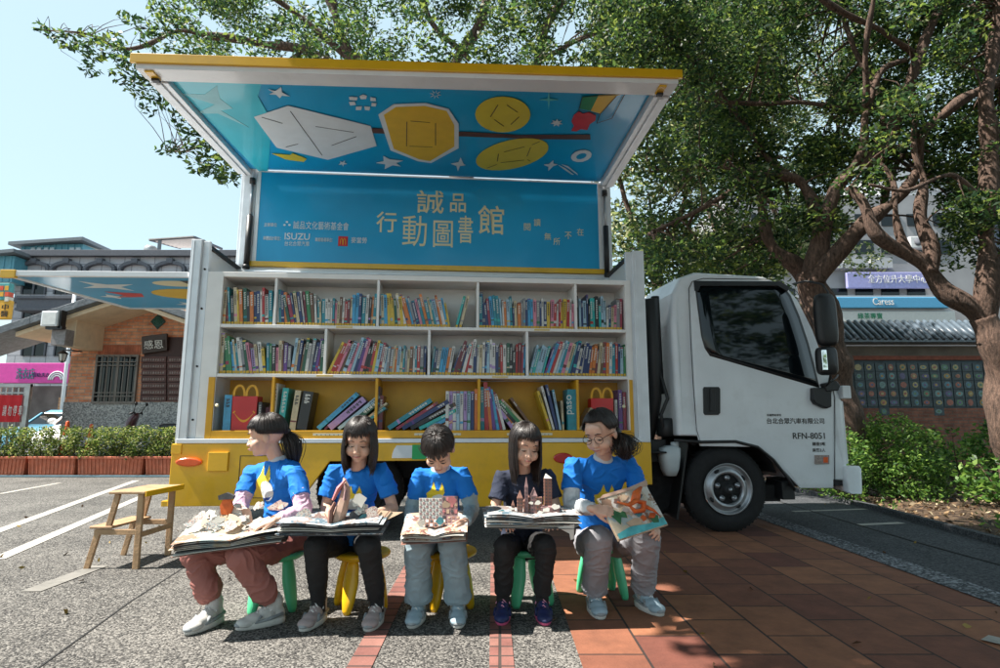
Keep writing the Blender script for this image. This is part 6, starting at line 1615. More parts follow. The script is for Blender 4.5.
b.build('cage', BLK, root, world=True)

# --- scooter behind the hedge, right of the window
sc_ = P(150,415,12.2); root = empty('scooter', (sc_.x,12.3,0)); tag(root, 'dark maroon scooter parked behind the hedge against the brick building', 'scooter')
MRN = mat('maroon_paint', (.08,.02,.03), .3, coat=.6)
Mx = Matrix.Translation((sc_.x+.2,12.3,0)) @ Matrix.Rotation(R(12),4,'Z')
def sb(): b = MB(); b.M = Mx; return b
b = sb(); b.ell_rings([((-.62,0,.55),(.02,0,0),(0,.05,0)),((-.60,0,.70),(.09,0,0),(0,.12,0)),((-.58,0,1.0),(.10,0,0),(0,.16,0)),((-.52,0,1.12),(.08,0,0),(0,.13,0)),((-.48,0,1.2),(.03,0,0),(0,.06,0))], 20, True); b.build('front_fairing', MRN, root, world=True)
b = sb(); b.ell_rings([((.05,0,.50),(.10,0,0),(0,.12,0)),((.30,0,.55),(.42,0,0),(0,.16,0)),((.35,0,.75),(.42,0,0),(0,.17,0)),((.38,0,.85),(.36,0,0),(0,.14,0))], 24, True); b.build('rear_body', MRN, root, world=True)
b = sb(); b.ell_rings([((.32,0,.86),(.38,0,0),(0,.13,0)),((.32,0,.95),(.36,0,0),(0,.12,0)),((.32,0,.98),(.28,0,0),(0,.08,0))], 24, True); b.build('seat', BLK, root, world=True)
b = sb(); b.tube([(-.50,-.34,1.17),(-.46,-.2,1.20),(-.50,0,1.16),(-.46,.2,1.20),(-.50,.34,1.17)], .018, 8); b.tube([(-.48,-.2,1.2),(-.42,-.28,1.36)], .008, 6); b.tube([(-.48,.2,1.2),(-.42,.28,1.36)], .008, 6); b.ball((-.41,-.29,1.38),(.02,.06,.04)); b.ball((-.41,.29,1.38),(.02,.06,.04)); b.build('handlebar', BLK, root, world=True)
b = sb(); b.box(-.5,.1,-.14,.14,.36,.42); b.tube([(-.55,0,1.0),(-.78,0,.28)], .03, 8); b.build('frame', CHS, root, world=True)
for x in (-.80,.62):
    b = sb(); b.lathe([(.12,-.04),(.2,-.045),(.245,-.03),(.25,0),(.245,.03),(.2,.045),(.12,.04)], (x,0,.25), 'y', 30); b.build('wheel', RUB, root, world=True)
b = sb(); b.tube([(.55,-.12,.9),(.8,-.12,.98),(.9,0,.98),(.8,.12,.98),(.55,.12,.9)], .014, 6); b.build('rear_rail', STL, root, world=True)

# --- two parked cars between gate and building
def car(cx, cy, rz, col, lab, s=1.0):
    root = empty('parked_car', (cx, cy, 0), rz); tag(root, lab, 'car', 'cars parked behind the hedge')
    # x to the car's left, -y is its front
    Lc, Wc = 2.1, .86; b = MB(); rings = []
    for y, hw, zb_, zt in ((-2.1,.62,.30,.62),(-2.0,.78,.22,.74),(-1.6,.85,.20,.88),(-1.0,.86,.20,.98),(.0,.86,.2,1.0),(1.2,.86,.2,1.0),(1.9,.82,.24,.98),(2.1,.70,.35,.85)):
        rings.append([(-hw,y,zb_),(hw,y,zb_),(hw*1.0,y,(zb_+zt)/2),(hw*.95,y,zt-.06),(hw*.7,y,zt),(-hw*.7,y,zt),(-hw*.95,y,zt-.06),(-hw,y,(zb_+zt)/2)])
    b.loft(rings, smooth=True); b.build('body', col, root, .02)
    b = MB(); b.loft([[(-.78,-1.05,.96),(.78,-1.05,.96),(.80,1.7,.97),(-.80,1.7,.97)],[(-.66,-.55,1.32),(.66,-.55,1.32),(.68,1.35,1.34),(-.68,1.35,1.34)]]); b.build('glasshouse', GLS, root, .03)
    b = MB(); b.loft([[(-.66,-.55,1.322),(.66,-.55,1.322),(.68,1.35,1.342),(-.68,1.35,1.342)],[(-.58,-.35,1.43),(.58,-.35,1.43),(.60,1.2,1.44),(-.60,1.2,1.44)]]); b.build('roof', col, root, .04)
    for k in (-1, 1):
        b = MB(); b.hexa([(k*.45,-2.08,.58),(k*.80,-1.90,.58),(k*.80,-1.80,.62),(k*.45,-2.0,.62),(k*.45,-2.05,.70),(k*.80,-1.86,.76),(k*.80,-1.78,.76),(k*.45,-1.95,.72)]); b.build('headlight', mat('headlight_clear', (.55,.58,.60), .1, coat=1), root, .01)
        b = MB(); b.beam((k*.82,-.78,.99),(k*.98,-.74,1.06),.05,.12); b.ball((k*.97,-.74,1.05),(.11,.06,.08)); b.build('wing_mirror', col, root)
        b = MB(); b.beam((k*.77,-1.03,.97),(k*.655,-.55,1.33),.06,.05); b.build('pillar', col, root)
        for y in (-1.35,1.35):
            b = MB(); b.lathe([(.0,.02*k),(.2,.02*k),(.30,.03*k),(.32,.0),(.32,-.16*k),(0,-.16*k)], (0,0,0), 'x', 30)
            b.M = None; w_ = b.build('wheel', RUB, root); w_.location = (k*.86,y,.32)
    b = MB(); b.box(-.38,.38,-2.12,-2.06,.50,.60); b.build('grille', BLK, root, .01)
    b = MB(); b.lathe([(0,-.012),(.055,-.012),(.06,0)], (0,-2.125,.58), 'y', 20); b.build('badge', STL, root)
    b = MB(); b.box(-.19,.19,-2.135,-2.121,.36,.46); b.build('number_plate', WL, root)
    b = MB(); b.box(-.60,.60,-2.10,-2.04,.26,.36); b.build('air_dam', BLK, root, .01)
    return root
car((50-500)*14.3/590-.0, 14.3+2.1, R(10), mat('car_pale', (.75,.75,.74), .35, coat=.3), 'pale silver car facing the camera behind the hedge, beside the brick building')
car((10-500)*17.0/590, 17.6+2.0, R(2), mat('car_blue', (.10,.30,.42), .25, coat=.8), 'light blue car behind the metal gate with the red banner')

# --- metal gate with a red banner
SS = mat('stainless', (.42,.42,.42), .35, metal=.6)
gy = 12.2; a = P(-60,430,gy); c = P(32,384,gy); root = empty('metal_gate', (a.x, gy, 0)); tag(root, 'silver barred metal gate at the left edge with a red banner on it', 'gate')
b = MB(); zt = c.z; 
b.box(a.x,c.x,gy-.03,gy+.03,zt-.07,zt); b.box(a.x,c.x,gy-.03,gy+.03,.12,.18)
b.box(c.x-.10,c.x,gy-.04,gy+.04,0,zt); b.box(a.x,a.x+.1,gy-.04,gy+.04,0,zt); b.box(a.x,c.x,gy-.02,gy+.02,zt-.20,zt-.17); b.build('gate_frame', SS, root, .006, world=True)
b = MB(); n = 14
for k in range(1, n): x = a.x+(c.x-a.x)*k/n; b.box(x-.014,x+.014,gy-.012,gy+.012,.18,zt-.07)
b.build('bars', SS, root, world=True)
a2 = P(-30,422,gy-.05); c2_ = P(23,395,gy-.05)
b = MB(); 
pts = 24; vs0 = []
rows = [[(a2.x+(c2_.x-a2.x)*i/pts, gy-.055+.012*math.sin(i*1.3), z) for i in range(pts+1)] for z in (a2.z,(a2.z+c2_.z)/2,c2_.z)]
b._add([p for r_ in rows for p in r_]+[(x,y+.004,z) for r_ in rows for x,y,z in r_], [(r_*(pts+1)+i, r_*(pts+1)+i+1, (r_+1)*(pts+1)+i+1, (r_+1)*(pts+1)+i) for r_ in range(2) for i in range(pts)]+[(3*(pts+1)+r_*(pts+1)+i, 3*(pts+1)+(r_+1)*(pts+1)+i, 3*(pts+1)+(r_+1)*(pts+1)+i+1, 3*(pts+1)+r_*(pts+1)+i+1) for r_ in range(2) for i in range(pts)])
o = b.build('banner', mat('banner_red', (.62,.012,.02), .7, var=.1), None); tag(o, 'red cloth banner with white writing tied to the metal gate', 'banner')
t_ = text('請 勿 停 車', 1, 'lettering', WL, o, Matrix.Translation((P(2,415,gy-.08).x,gy-.078,P(0,416,gy).z)) @ FACE_CAM, thick=.002, width=.40, height=.22)
# --- pink shop sign further back
sy = 24.0; a = P(-60,383,sy); c = P(66,363,sy)
root = empty('shop_sign', (a.x, sy, a.z)); tag(root, 'long bright pink shop sign with dark characters behind the brick building', 'shop sign')
b = MB(); b.box(a.x,c.x,sy,sy+.25,a.z,c.z); b.build('sign_panel', mat('sign_pink', (.68,.06,.36), .45, var=.08), root, .02, world=True)
text('洗衣店', 1, 'lettering', mat('sign_teal', (.02,.18,.22), .5), root, Matrix.Translation((P(16,378,sy).x,sy-.02,P(16,379,sy).z)) @ FACE_CAM, thick=.01, width=.75, height=.45, world=True)
text('自助洗衣', 1, 'lettering', mat('sign_navy', (.03,.02,.12), .5), root, Matrix.Translation((P(33,377,sy).x,sy-.02,P(33,377,sy).z)) @ FACE_CAM, thick=.01, width=.68, height=.17, world=True)
b = MB(); 
for rr_ in (.34,.26,.18): b.tube([(P(57,380,sy).x+rr_*math.cos(t),sy-.02,P(57,380,sy).z+rr_*math.sin(t)) for t in [math.pi*i/12 for i in range(13)]], .03, 6)
b.build('sign_rainbow', AW, root, world=True)
# shopfront under the sign
a = P(-80,440,sy+.3); 
shop = empty('small_shop', (-18,sy+.3,0)); tag(shop, 'open shopfront with brown shutter below the pink sign', 'shop')
b = MB(); b.box(a.x,P(75,400,sy).x,sy+1.2,sy+4,0,P(0,384,sy).z); b.build('rear_wall', mat('shop_dark', (.09,.085,.085), .7, var=.4, scale=1.5), shop, world=True)
b = MB(); x0 = P(42,400,sy).x; x1 = P(64,400,sy).x
for k in range(14): b.box(x0,x1,sy+.9,sy+.96,.3+k*.13,.41+k*.13)
b.build('shutter', mat('shutter_tan', (.32,.20,.11), .6), shop, world=True)
for px_ in (-10,): q = P(px_,400,sy); b = MB(); b.box(q.x-.12,q.x+.12,sy+.3,sy+.9,0,P(0,383,sy).z); b.build('pier', mat('pier_grey', (.35,.34,.34), .8), shop, world=True)

# --- grey apartment block with arches
AY_ = 34.0
STN = brick_mat('stone_cladding', (.42,.42,.46), (.50,.49,.52), (.24,.24,.27), .9, .55, ms=.03, noisec=.12, bump=.2)
STD = mat('stone_dark', (.11,.115,.135), .8, var=.12)
apt = empty('apartment_block', (-20,AY_,0)); tag(apt, 'grey stone apartment block with arched top storey behind the brick building', 'building')
xa = P(14,300,AY_).x; xb = P(262,300,AY_).x; zt = P(0,257,AY_).z
b = MB(); b.box(xa,xb,AY_,AY_+12,0,zt); b.build('wall', STN, apt, world=True)
b = MB(); b.box(xa-.2,xb,AY_-.35,AY_,zt-.02,zt+.35); b.box(xa-.2,xb,AY_-.3,AY_,P(0,277,AY_).z,P(0,274.5,AY_).z); b.box(xa-.2,xb,AY_-.3,AY_,P(0,300,AY_).z-.2,P(0,300,AY_).z+.1); b.build('cornice', STD, apt, .02, world=True)
for k, px_ in enumerate((34,66.5,100,135,170,205,240)):
    c = P(px_,272,AY_-.1); w_ = (14.5)*AY_/575
    b = MB(); pts = [(c.x-w_,AY_-.12,c.z-.1),(c.x-w_,AY_-.12,c.z+.15)]+[(c.x+w_*math.cos(t),AY_-.12,c.z+.15+w_*.48*math.sin(t)) for t in [math.pi-math.pi*i/14 for i in range(15)]]+[(c.x+w_,AY_-.12,c.z-.1)]
    for p, q in zip(pts, pts[1:]): b.beam(p, q, .26, .20, (0,1,0)) if False else b.beam(p, q, .20, .26, (0,1,0))
    b.box(c.x-.18,c.x+.18,AY_-.3,AY_,c.z+.15+w_*.42,c.z+.15+w_*.75); b.build('arch', STD, apt, world=True)
for j, (py0, py1) in enumerate(((282,294),(310,326),(342,356))):
    for i, px_ in enumerate((34,66.5,100,135,170)):
        a = P(px_-13,py1,AY_-.05); c = P(px_+13,py0,AY_-.05)
        b = MB(); b.box(a.x,c.x,AY_-.06,AY_-.01,a.z,c.z); wn = b.build('window', GLS, apt, world=True)
        b = MB(); b.box(a.x,a.x+.08,AY_-.12,AY_-.061,a.z,c.z); b.box(c.x-.08,c.x,AY_-.12,AY_-.061,a.z,c.z); b.box((a.x+c.x)/2-.05,(a.x+c.x)/2+.05,AY_-.12,AY_-.061,a.z,c.z); b.box(a.x,c.x,AY_-.12,AY_-.061,c.z-.08,c.z); b.build('window_frame', STD, wn, world=True).matrix_parent_inverse = Matrix.Identity(4)
for j, py_ in enumerate((301,)):
    a = P(16,308,AY_-1); c = P(180,297,AY_-1); b = MB(); b.box(a.x,c.x,AY_-1.0,AY_-.9,a.z,c.z-.1); b.box(a.x,c.x,AY_-1.1,AY_-.8,c.z-.1,c.z+.05); b.box(a.x,c.x,AY_-1.1,AY_,a.z-.15,a.z)
    b.build('balcony', STD, apt, world=True)
BLC = mat('corrugated_blue', (.10,.30,.38), .5, var=.12, scale=3)
def shed(px0, px1, py0, py1, Y, lab, roofc, tilt=0):
    a = P(px0,py1,Y); c = P(px1,py0,Y); root = empty('rooftop_shed', (a.x,Y,a.z)); tag(root, lab, 'rooftop shed')
    b = MB(); b.box(a.x,c.x,Y,Y+4,a.z,c.z); n = int((c.x-a.x)/.35)
    for k in range(n): x = a.x+(k+.5)*(c.x-a.x)/n; b.box(x-.05,x+.05,Y-.04,Y,a.z,c.z)
    b.build('wall', BLC, root, world=True)
    b = MB(); b.hexa([(a.x-.4,Y-.5,c.z-.2),(c.x+.3,Y-.5,c.z+.1),(c.x+.3,Y+4,c.z+.1),(a.x-.4,Y+4,c.z-.2),(a.x-.4,Y-.5,c.z),(c.x+.3,Y-.5,c.z+.3),(c.x+.3,Y+4,c.z+.3),(a.x-.4,Y+4,c.z)]); b.build('roof', roofc, root, world=True)
    return root
RG = mat('roof_grey', (.16,.18,.20), .6)
sh = shed(20,83,244,257,AY_+.2,'blue corrugated rooftop shed with white windows on the grey apartment block',RG)
for px_ in (30,43,69):
    for q in (0, 6): 
        a = P(px_+q,255,AY_+.1); c = P(px_+q+5,247.5,AY_+.1); b = MB(); b.box(a.x,c.x,AY_+.1,AY_+.2,a.z,c.z); b.build('window', mat('pane_pale', (.45,.52,.55), .3), sh, world=True)
shed(-30,15,256,282,AY_-1,'teal corrugated rooftop shed at the left edge of the picture',RG)
a = P(84,257,AY_+.4); b = MB(); b.loft([[(P(83,258,AY_+.4).x,AY_+.4,a.z),(P(116,258,AY_+3).x,AY_+3.0,a.z),(P(116,258,AY_+6).x,AY_+6,a.z),(P(83,258,AY_+6).x,AY_+6,a.z)],[(P(83,243,AY_+.4).x,AY_+.4,P(0,243,AY_+.4).z),(P(116,253,AY_+3).x,AY_+3,P(0,253,AY_+3).z),(P(116,253,AY_+6).x,AY_+6,P(0,253,AY_+3).z),(P(83,243,AY_+6).x,AY_+6,P(0,243,AY_+.4).z)]])
o = b.build('rooftop_shed', mat('corrugated_cream', (.52,.55,.48), .6)); tag(o, 'cream sloping lean-to beside the blue rooftop shed', 'rooftop shed')
# water tank and slatted rooftop shelter
c = P(150,256,AY_+1); b = MB(); r_ = .38; b.lathe([(0,0),(r_,0),(r_,.5),(r_*.7,.62),(0,.66)], c, 'z', 24); o = b.build('water_tank', SS); tag(o, 'small steel water tank on the roof of the grey apartment block', 'water tank')
wy = AY_+.1
root = empty('rooftop_shelter', P(175,245,wy)); tag(root, 'slatted metal shelter on the roof edge behind the truck corner', 'roof shelter')
q = [P(150,239.5,wy), P(193,237,wy), P(222,250,wy+3), P(196,247,wy+5)]
b = MB(); b.beam(P(150,240,wy),P(194,237,wy),.12,.12); b.beam(P(194,237,wy),P(222,249,wy+2),.12,.12); b.beam(P(150,240,wy),P(180,248,wy+4),.12,.12)
b.build('roof_frame', STD, root, world=True)
for k in range(7):
    f_ = k/7; a_ = P(150,240,wy).lerp(P(180,248,wy+4), f_); c_ = P(194,237,wy).lerp(P(222,249,wy+4), f_); b = MB(); b.beam(a_, c_, .32, .05); b.build('slat', mat('slat_pale', (.55,.5,.45), .6), root, world=True)
for px_ in (159,):
    b = MB(); p_ = P(px_,251,wy); b.beam((p_.x,p_.y,p_.z),(p_.x,p_.y,P(px_,240,wy).z),.15,.15); b.build('post', RG, root, world=True)
# yellow hanging sign at the left edge
hs = empty('hanging_sign', P(4,300,20)); tag(hs, 'tall orange-yellow hanging sign with coloured squares at the left edge', 'hanging sign')
def hbx(px0,py0,px1,py1,o): a = P(px0,py1,20); c = P(px1,py0,20); b = MB(); b.box(a.x,c.x,20-o,20.2,a.z,c.z); return b
hbx(-4,300,10,319,0).build('lower_panel', mat('sign_orange', (.68,.36,.03), .5), hs, .03, world=True); hbx(-4,283,10,300,0.01).build('upper_panel', mat('sign_teal_b', (.06,.30,.30), .5), hs, .02, world=True)
for k, (x, y, cc) in enumerate(((0,286,(.62,.08,.03)),(5,286,(.68,.36,.03)),(0,292,(.68,.36,.03)),(5,292,(.62,.08,.03)),(5,297,(.6,.58,.5)))): hbx(x,y,x+4.2,y+4.5,.03).build('sign_square', mat(f'sign_sq{k}', cc, .5), hs, world=True)
text('中\n醫', 1, 'lettering', AK, hs, Matrix.Translation((P(1,317,20).x,19.97,P(1,317,20).z)) @ FACE_CAM, thick=.01, width=.25, height=.45, world=True)
# pole behind the eave
for px_ in (74,):
    p_ = P(px_,300,22); b = MB(); b.tube([(p_.x,22,0),(p_.x,22,P(px_,288,22).z)], .06, 8); o = b.build('pole', ALU); tag(o, 'thin pale pole standing behind the roof edge of the brick building', 'pole')

# --- right: mural wall with tiled coping
my = 13.2
root = empty('mural_wall', (9,my,0)); tag(root, 'low wall with rows of painted mosaic tiles under a grey tiled coping', 'wall')
MWX0, MWX1 = P(770,380,my).x, P(1075,380,my).x
MBK = brick_mat('wall_red_brick', (.20,.075,.05), (.28,.11,.07), (.14,.11,.09), .22, .07, ms=.008, noisec=.35)
ztp = P(0,346,my).z; z1 = P(0,356,my).z; z2 = P(0,360,my).z; z3 = P(0,408,my).z
b = MB(); b.box(MWX0,MWX1,my,my+.3,0,z3); b.build('brick_base', MBK, root, world=True)
b = MB(); b.box(MWX0,MWX1,my+.012,my+.29,z3,z2); b.build('tile_field', mat('mural_ground', (.035,.06,.075), .6, var=.4, scale=4), root, world=True)
b = MB(); b.box(MWX0,MWX1,my-.03,my+.33,z2,z1); b.build('brick_course', mat('course_red', (.26,.08,.05), .8, var=.3, scale=12), root, world=True)
b = MB(); b.box(MWX0,MWX1,my-.01,my+.31,z1,ztp); b.build('concrete_band', mat('concrete_brown', (.17,.145,.12), .85, var=.25, scale=3), root, world=True)
zc0 = P(0,344,my).z; zc1 = P(0,321,my).z
CPT = mat('coping_tile', (.10,.13,.16), .35, var=.3, scale=8)
b = MB(); b.hexa([(MWX0,my-.35,zc0),(MWX1,my-.35,zc0),(MWX1,my+.2,zc0),(MWX0,my+.2,zc0),(MWX0,my-.35,zc0+.05),(MWX1,my-.35,zc0+.05),(MWX1,my+.2,zc1),(MWX0,my+.2,zc1)])
n = int((MWX1-MWX0)/.16)
for k in range(n): x = MWX0+k*.16+.08; b.tube([(x,my-.38,zc0+.07),(x,my+.2,zc1+.03)], .045, 6)
b.build('coping', CPT, root, world=True)
TC = [mat(f'mosaic_{i}', c, .35, var=.3, scale=30, coat=.3) for i, c in enumerate(((.30,.18,.03),(.03,.14,.20),(.28,.06,.03),(.05,.16,.08),(.35,.28,.10),(.06,.05,.16),(.30,.12,.05),(.10,.22,.22)))]
TD = mat('mosaic_back', (.025,.05,.06), .4, var=.5, scale=20)
x = P(822,380,my).x; w_ = .225; tr_ = random.Random(4)
b = MB(); cols_ = int((MWX1-x)/(w_+.02))
for r_ in range(6):
    for c_ in range(cols_):
        if r_ == 5 and (c_*7) % 5: continue
        xx = x+c_*(w_+.02); zz = z2-.06-(r_+1)*(w_*.88)
        b.m = 0; b.box(xx,xx+w_,my-.006,my+.011,zz,zz+w_*.82)
        b.m = 1+tr_.randrange(8); cx, cz = xx+w_/2+tr_.uniform(-.02,.02), zz+w_*.41
        b.prism(ellip(cx,cz,w_*tr_.uniform(.22,.38),w_*tr_.uniform(.2,.34),0,9), my-.010, my-.0065)
        b.m = 1+tr_.randrange(8); b.prism(ellip(cx,cz,w_*.14,w_*.12,0,7), my-.014, my-.0105)
b.build('mosaic_tiles', [TD]+TC, root, world=True)

# --- buildings far right
ry = 38.0
def rbox(root, nm, m_, px0, py0, px1, py1, Y, d, bev=0): a = P(px0,py1,Y); c = P(px1,py0,Y); b = MB(); b.box(a.x,c.x,Y,Y+d,a.z,c.z); return b.build(nm, m_, root, bev, world=True)
CON_ = mat('facade_beige', (.30,.30,.31), .8, var=.12, scale=.6); CON2 = mat('facade_pale', (.42,.43,.45), .8, var=.08, scale=.5)
bl = empty('shop_building', (20,ry,0)); tag(bl, 'pale street building with stacked lavender and blue shop signs beyond the mural wall', 'building')
rbox(bl,'wall',CON_,740,195,985,430,ry,10)
for py0, py1 in ((214,226),(240,254),(288.5,295.5)):
    for px_ in range(752,936,26): rbox(bl,'window',GLS,px_,py0,px_+17,py1,ry-.06,.05)
rbox(bl,'ledge',CON2,740,295.5,950,297.5,ry-1.0,1.0); rbox(bl,'ledge',CON2,740,308,950,311,ry-1.2,1.2)
for px0, px1 in ((768,842),(846,868),(872,892)): rbox(bl,'balcony',CON2,px0,258,px1,268,ry-.6,.6)
def sign(lab, nm, m_, px0, py0, px1, py1, Y, txt, tm, tx0, tx1, ty1, th, bev=.05, fit=True):
    r_ = empty(nm, P(px0,py1,Y)); tag(r_, lab, 'shop sign'); rbox(r_,'sign_panel',m_,px0,py0,px1,py1,Y,.25,bev)
    if txt:
        a = P(tx0,ty1,Y); c = P(tx1,ty1-th,Y); text(txt, 1, 'lettering', tm, r_, Matrix.Translation((a.x,Y-.03,a.z)) @ FACE_CAM, thick=.01, width=c.x-a.x, height=c.z-a.z, world=True)
    return r_
sign('lavender shop sign with white characters above the blue sign','shop_sign',mat('sign_lavender', (.30,.30,.55), .5, var=.1),848,272,936,288,ry-.7,'全方位升大學中心',WL,868,927,283,8)
sign('sky blue shop sign with white script lettering, below the lavender sign','shop_sign',mat('sign_blue', (.07,.30,.50), .5, var=.06),838,297,948,308,ry-1.5,'Caress',WL,873,893,305,7)
sign('white shop sign with green characters, lowest of the stacked signs','shop_sign',mat('sign_white', (.55,.57,.55), .5, var=.06),838,311,955,322,ry-1.3,'綠茶專賣',mat('sign_green', (.0,.25,.12), .5),858,882,319,6)
tw_ = empty('tower_block', (30,ry+2,0)); tag(tw_, 'tall pale tower block with vertical bands behind the right-hand tree', 'building')
TYY = ry+2
rbox(tw_,'wall',CON2,915,160,1090,430,TYY,12)
for px_ in (962,978,995,1012): rbox(tw_,'pilaster',mat('band_grey', (.13,.15,.20), .7),px_,212,px_+4.5,330,TYY-.3,.3)
for k in range(14): rbox(tw_,'floor_line',mat('band_line', (.24,.25,.28), .8),918,180+k*10.5,1060,180.8+k*10.5,TYY-.05,.05)
rbox(tw_,'balcony',STD,955,196,992,200,TYY-.9,.9); rbox(tw_,'balcony',STD,955,206,992,211,TYY-.9,.9)
for px_ in (957,967,977,987): rbox(tw_,'baluster',STD,px_,186,px_+2,205,TYY-.9,.1)
c = P(916,243,ry-1); b = MB(); b.box(c.x-.5,c.x+.5,ry-1.2,ry-.8,c.z-.4,c.z+.4); o = b.build('air_conditioner', mat('ac_white', (.6,.6,.6), .5), None, .05); tag(o, 'small white air conditioner between the tree limbs on the pale building', 'air conditioner')
b = MB(); b.lathe([(0,-.02),(.25,-.02),(.25,0)], (c.x,ry-1.21,c.z), 'y', 20); b.build('fan', STD, o)
# ================================================================== TREES
BARK = bpy.data.materials.new('bark'); BARK.use_nodes = True
nt = BARK.node_tree; b_ = nt.nodes['Principled BSDF']; b_.inputs['Roughness'].default_value = .9
tc = nt.nodes.new('ShaderNodeTexCoord'); mp = nt.nodes.new('ShaderNodeMapping'); mp.inputs['Scale'].default_value = (14,14,4); n1 = nt.nodes.new('ShaderNodeTexNoise'); n1.inputs['Scale'].default_value = 2.2; n1.inputs['Detail'].default_value = 10; n1.inputs['Roughness'].default_value = .7
nt.links.new(tc.outputs['Object'], mp.inputs[0]); nt.links.new(mp.outputs[0], n1.inputs['Vector'])
cr = nt.nodes.new('ShaderNodeValToRGB'); cr.color_ramp.elements[0].position = .32; cr.color_ramp.elements[0].color = (.028,.018,.013,1); cr.color_ramp.elements[1].position = .68; cr.color_ramp.elements[1].color = (.21,.13,.095,1)
nt.links.new(n1.outputs['Fac'], cr.inputs['Fac']); nt.links.new(cr.outputs[0], b_.inputs['Base Color'])
bp = nt.nodes.new('ShaderNodeBump'); bp.inputs['Strength'].default_value = .9; bp.inputs['Distance'].default_value = .05; nt.links.new(n1.outputs['Fac'], bp.inputs['Height']); nt.links.new(bp.outputs['Normal'], b_.inputs['Normal'])
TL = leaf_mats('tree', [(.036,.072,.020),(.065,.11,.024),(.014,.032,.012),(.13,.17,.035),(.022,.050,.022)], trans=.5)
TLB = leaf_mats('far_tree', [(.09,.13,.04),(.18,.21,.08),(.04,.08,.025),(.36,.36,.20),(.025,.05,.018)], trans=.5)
trn = random.Random(12)
def smooth_path(pts, k=5):
    pts = [Vector(p) for p in pts]; out = []
    for i in range(len(pts)-1):
        p0 = pts[max(i-1,0)]; p1 = pts[i]; p2 = pts[i+1]; p3 = pts[min(i+2,len(pts)-1)]
        for j in range(k):
            t = j/k; out.append(.5*((2*p1)+(p2-p0)*t+(2*p0-5*p1+4*p2-p3)*t*t+(-p0+3*p1-3*p2+p3)*t**3))
    out.append(pts[-1]); return out
def limb(b, pts, r0, r1, n=12, wob=.55):
    sp = smooth_path(pts); m_ = len(sp); rr = []
    for i, p in enumerate(sp):
        f_ = i/(m_-1); r_ = r0+(r1-r0)*f_**.8; r_ *= 1+wob*noise.noise(p*2.5); rr.append(r_)
        if 0 < i: sp[i] = p + Vector((noise.noise(p*1.7), noise.noise(p*1.7+Vector((5,0,0))), noise.noise(p*1.7+Vector((0,7,0)))))*.10*min(1, r0*6)
    b.tube(sp, rr, n); return sp
def twigs(b, nodes, targets, r_=.014):
    for c in targets:
        c = Vector(c); nb_ = min(nodes, key=lambda q: (q-c).length+trn.uniform(0,.4)); mid = (nb_+c)/2+Vector((trn.uniform(-.15,.15), trn.uniform(-.15,.15), trn.uniform(-.05,.2)))
        ln = (nb_-c).length; b.tube([nb_, nb_.lerp(mid,.5)+Vector((0,0,.03)), mid, mid.lerp(c,.5), c], [r_*(1+ln*.5), r_*(.9+ln*.3), r_*.8, r_*.5, r_*.2], 5)
def field(n, pxr, pyr, Yr, keep=None, rr=(.25,.5)):
    out = []; rs = []
    t_ = 0
    while len(out) < n and t_ < n*40:
        t_ += 1; px = trn.uniform(*pxr); py = trn.uniform(*pyr); Y = trn.uniform(*Yr)
        if keep and not keep(px, py, Y): continue
        out.append(tuple(P(px, py, Y))); rs.append(trn.uniform(*rr))
    return out, rs

def make_tree(name, label, base, limbs, clumps, radii, per, size, mats, cat='tree', tw=.012, group='trees around the truck'):
    root = empty(name, base); tag(root, label, cat, group)
    b = MB(); nodes = []
    for pts, r0, r1 in limbs: nodes += limb(b, pts, r0, r1)[2:]
    b.build('trunk', BARK, root, world=True)
    if clumps:
        b = MB(); twigs(b, nodes, clumps, tw); b.build('twigs', BARK, root, world=True)
        leaves('crown', cloud(clumps, radii, per), size, mats, root)
    return root
Y1 = 8.2
q = lambda l, Y=Y1, dy=0.0: [P(x, y, Y+dy*i) for i, (x, y) in enumerate(l)]
base1 = G(846,470); base1 = Vector((P(846,440,Y1).x, Y1, 0))
L1 = [([base1+Vector((0,0,-.05)), P(842,440,Y1), P(838,400,Y1), P(830,350,Y1), P(818,300,Y1), P(814,272,Y1)], .27, .17),
 (q([(814,285),(818,258),(824,215),(842,180),(887,148),(905,103),(919,58),(941,0),(950,-60)],dy=-.05), .145, .065),
 (q([(816,290),(818,250),(818,215),(806,190),(793,177),(757,180),(717,198),(678,220),(650,232)],dy=.05), .115, .025),
 (q([(818,300),(800,268),(780,251),(762,220),(757,186),(756,165)],Y1+.2,.08), .13, .05),
 (q([(816,285),(830,262),(856,233),(892,202),(917,171),(921,139),(950,108),(1000,81),(1060,60)],Y1-.1,-.08), .13, .05),
 (q([(887,150),(876,90),(850,40),(830,-30)],Y1,.1), .07, .03), (q([(905,110),(860,112),(802,103),(748,103),(700,100)],Y1,.15), .06,.02),
 (q([(842,182),(862,150),(866,108),(880,72),(905,60)],Y1-.2,-.05), .07,.03), (q([(757,180),(735,170),(700,168),(650,172)],Y1+.3,.1), .045,.015),
 (q([(793,177),(770,160),(745,125),(700,70),(660,30)],Y1+.5,.1), .05,.02), (q([(856,233),(880,215),(890,180),(905,150)],Y1+.2,.02), .06,.03),
 (q([(919,58),(880,30),(820,0),(780,-60)],Y1-.2,-.3), .06,.03), (q([(865,108),(866,60),(872,0),(880,-60)],Y1-.3,-.3), .05,.02)]
def keepR(px, py, Y):
    lim = 288 if px < 800 else (240 if px < 850 else 208)
    if px > 955: lim = 255
    if 830 < px < 1000 and py > 190 and trn.random() < .72: return False
    if py > lim: return False
    v = noise.noise(Vector((px/55, py/45, Y*.6)))
    return v > -.2
c_, r_ = field(470, (640,1030), (-90,290), (7.8,11.5), keepR, (.22,.46))
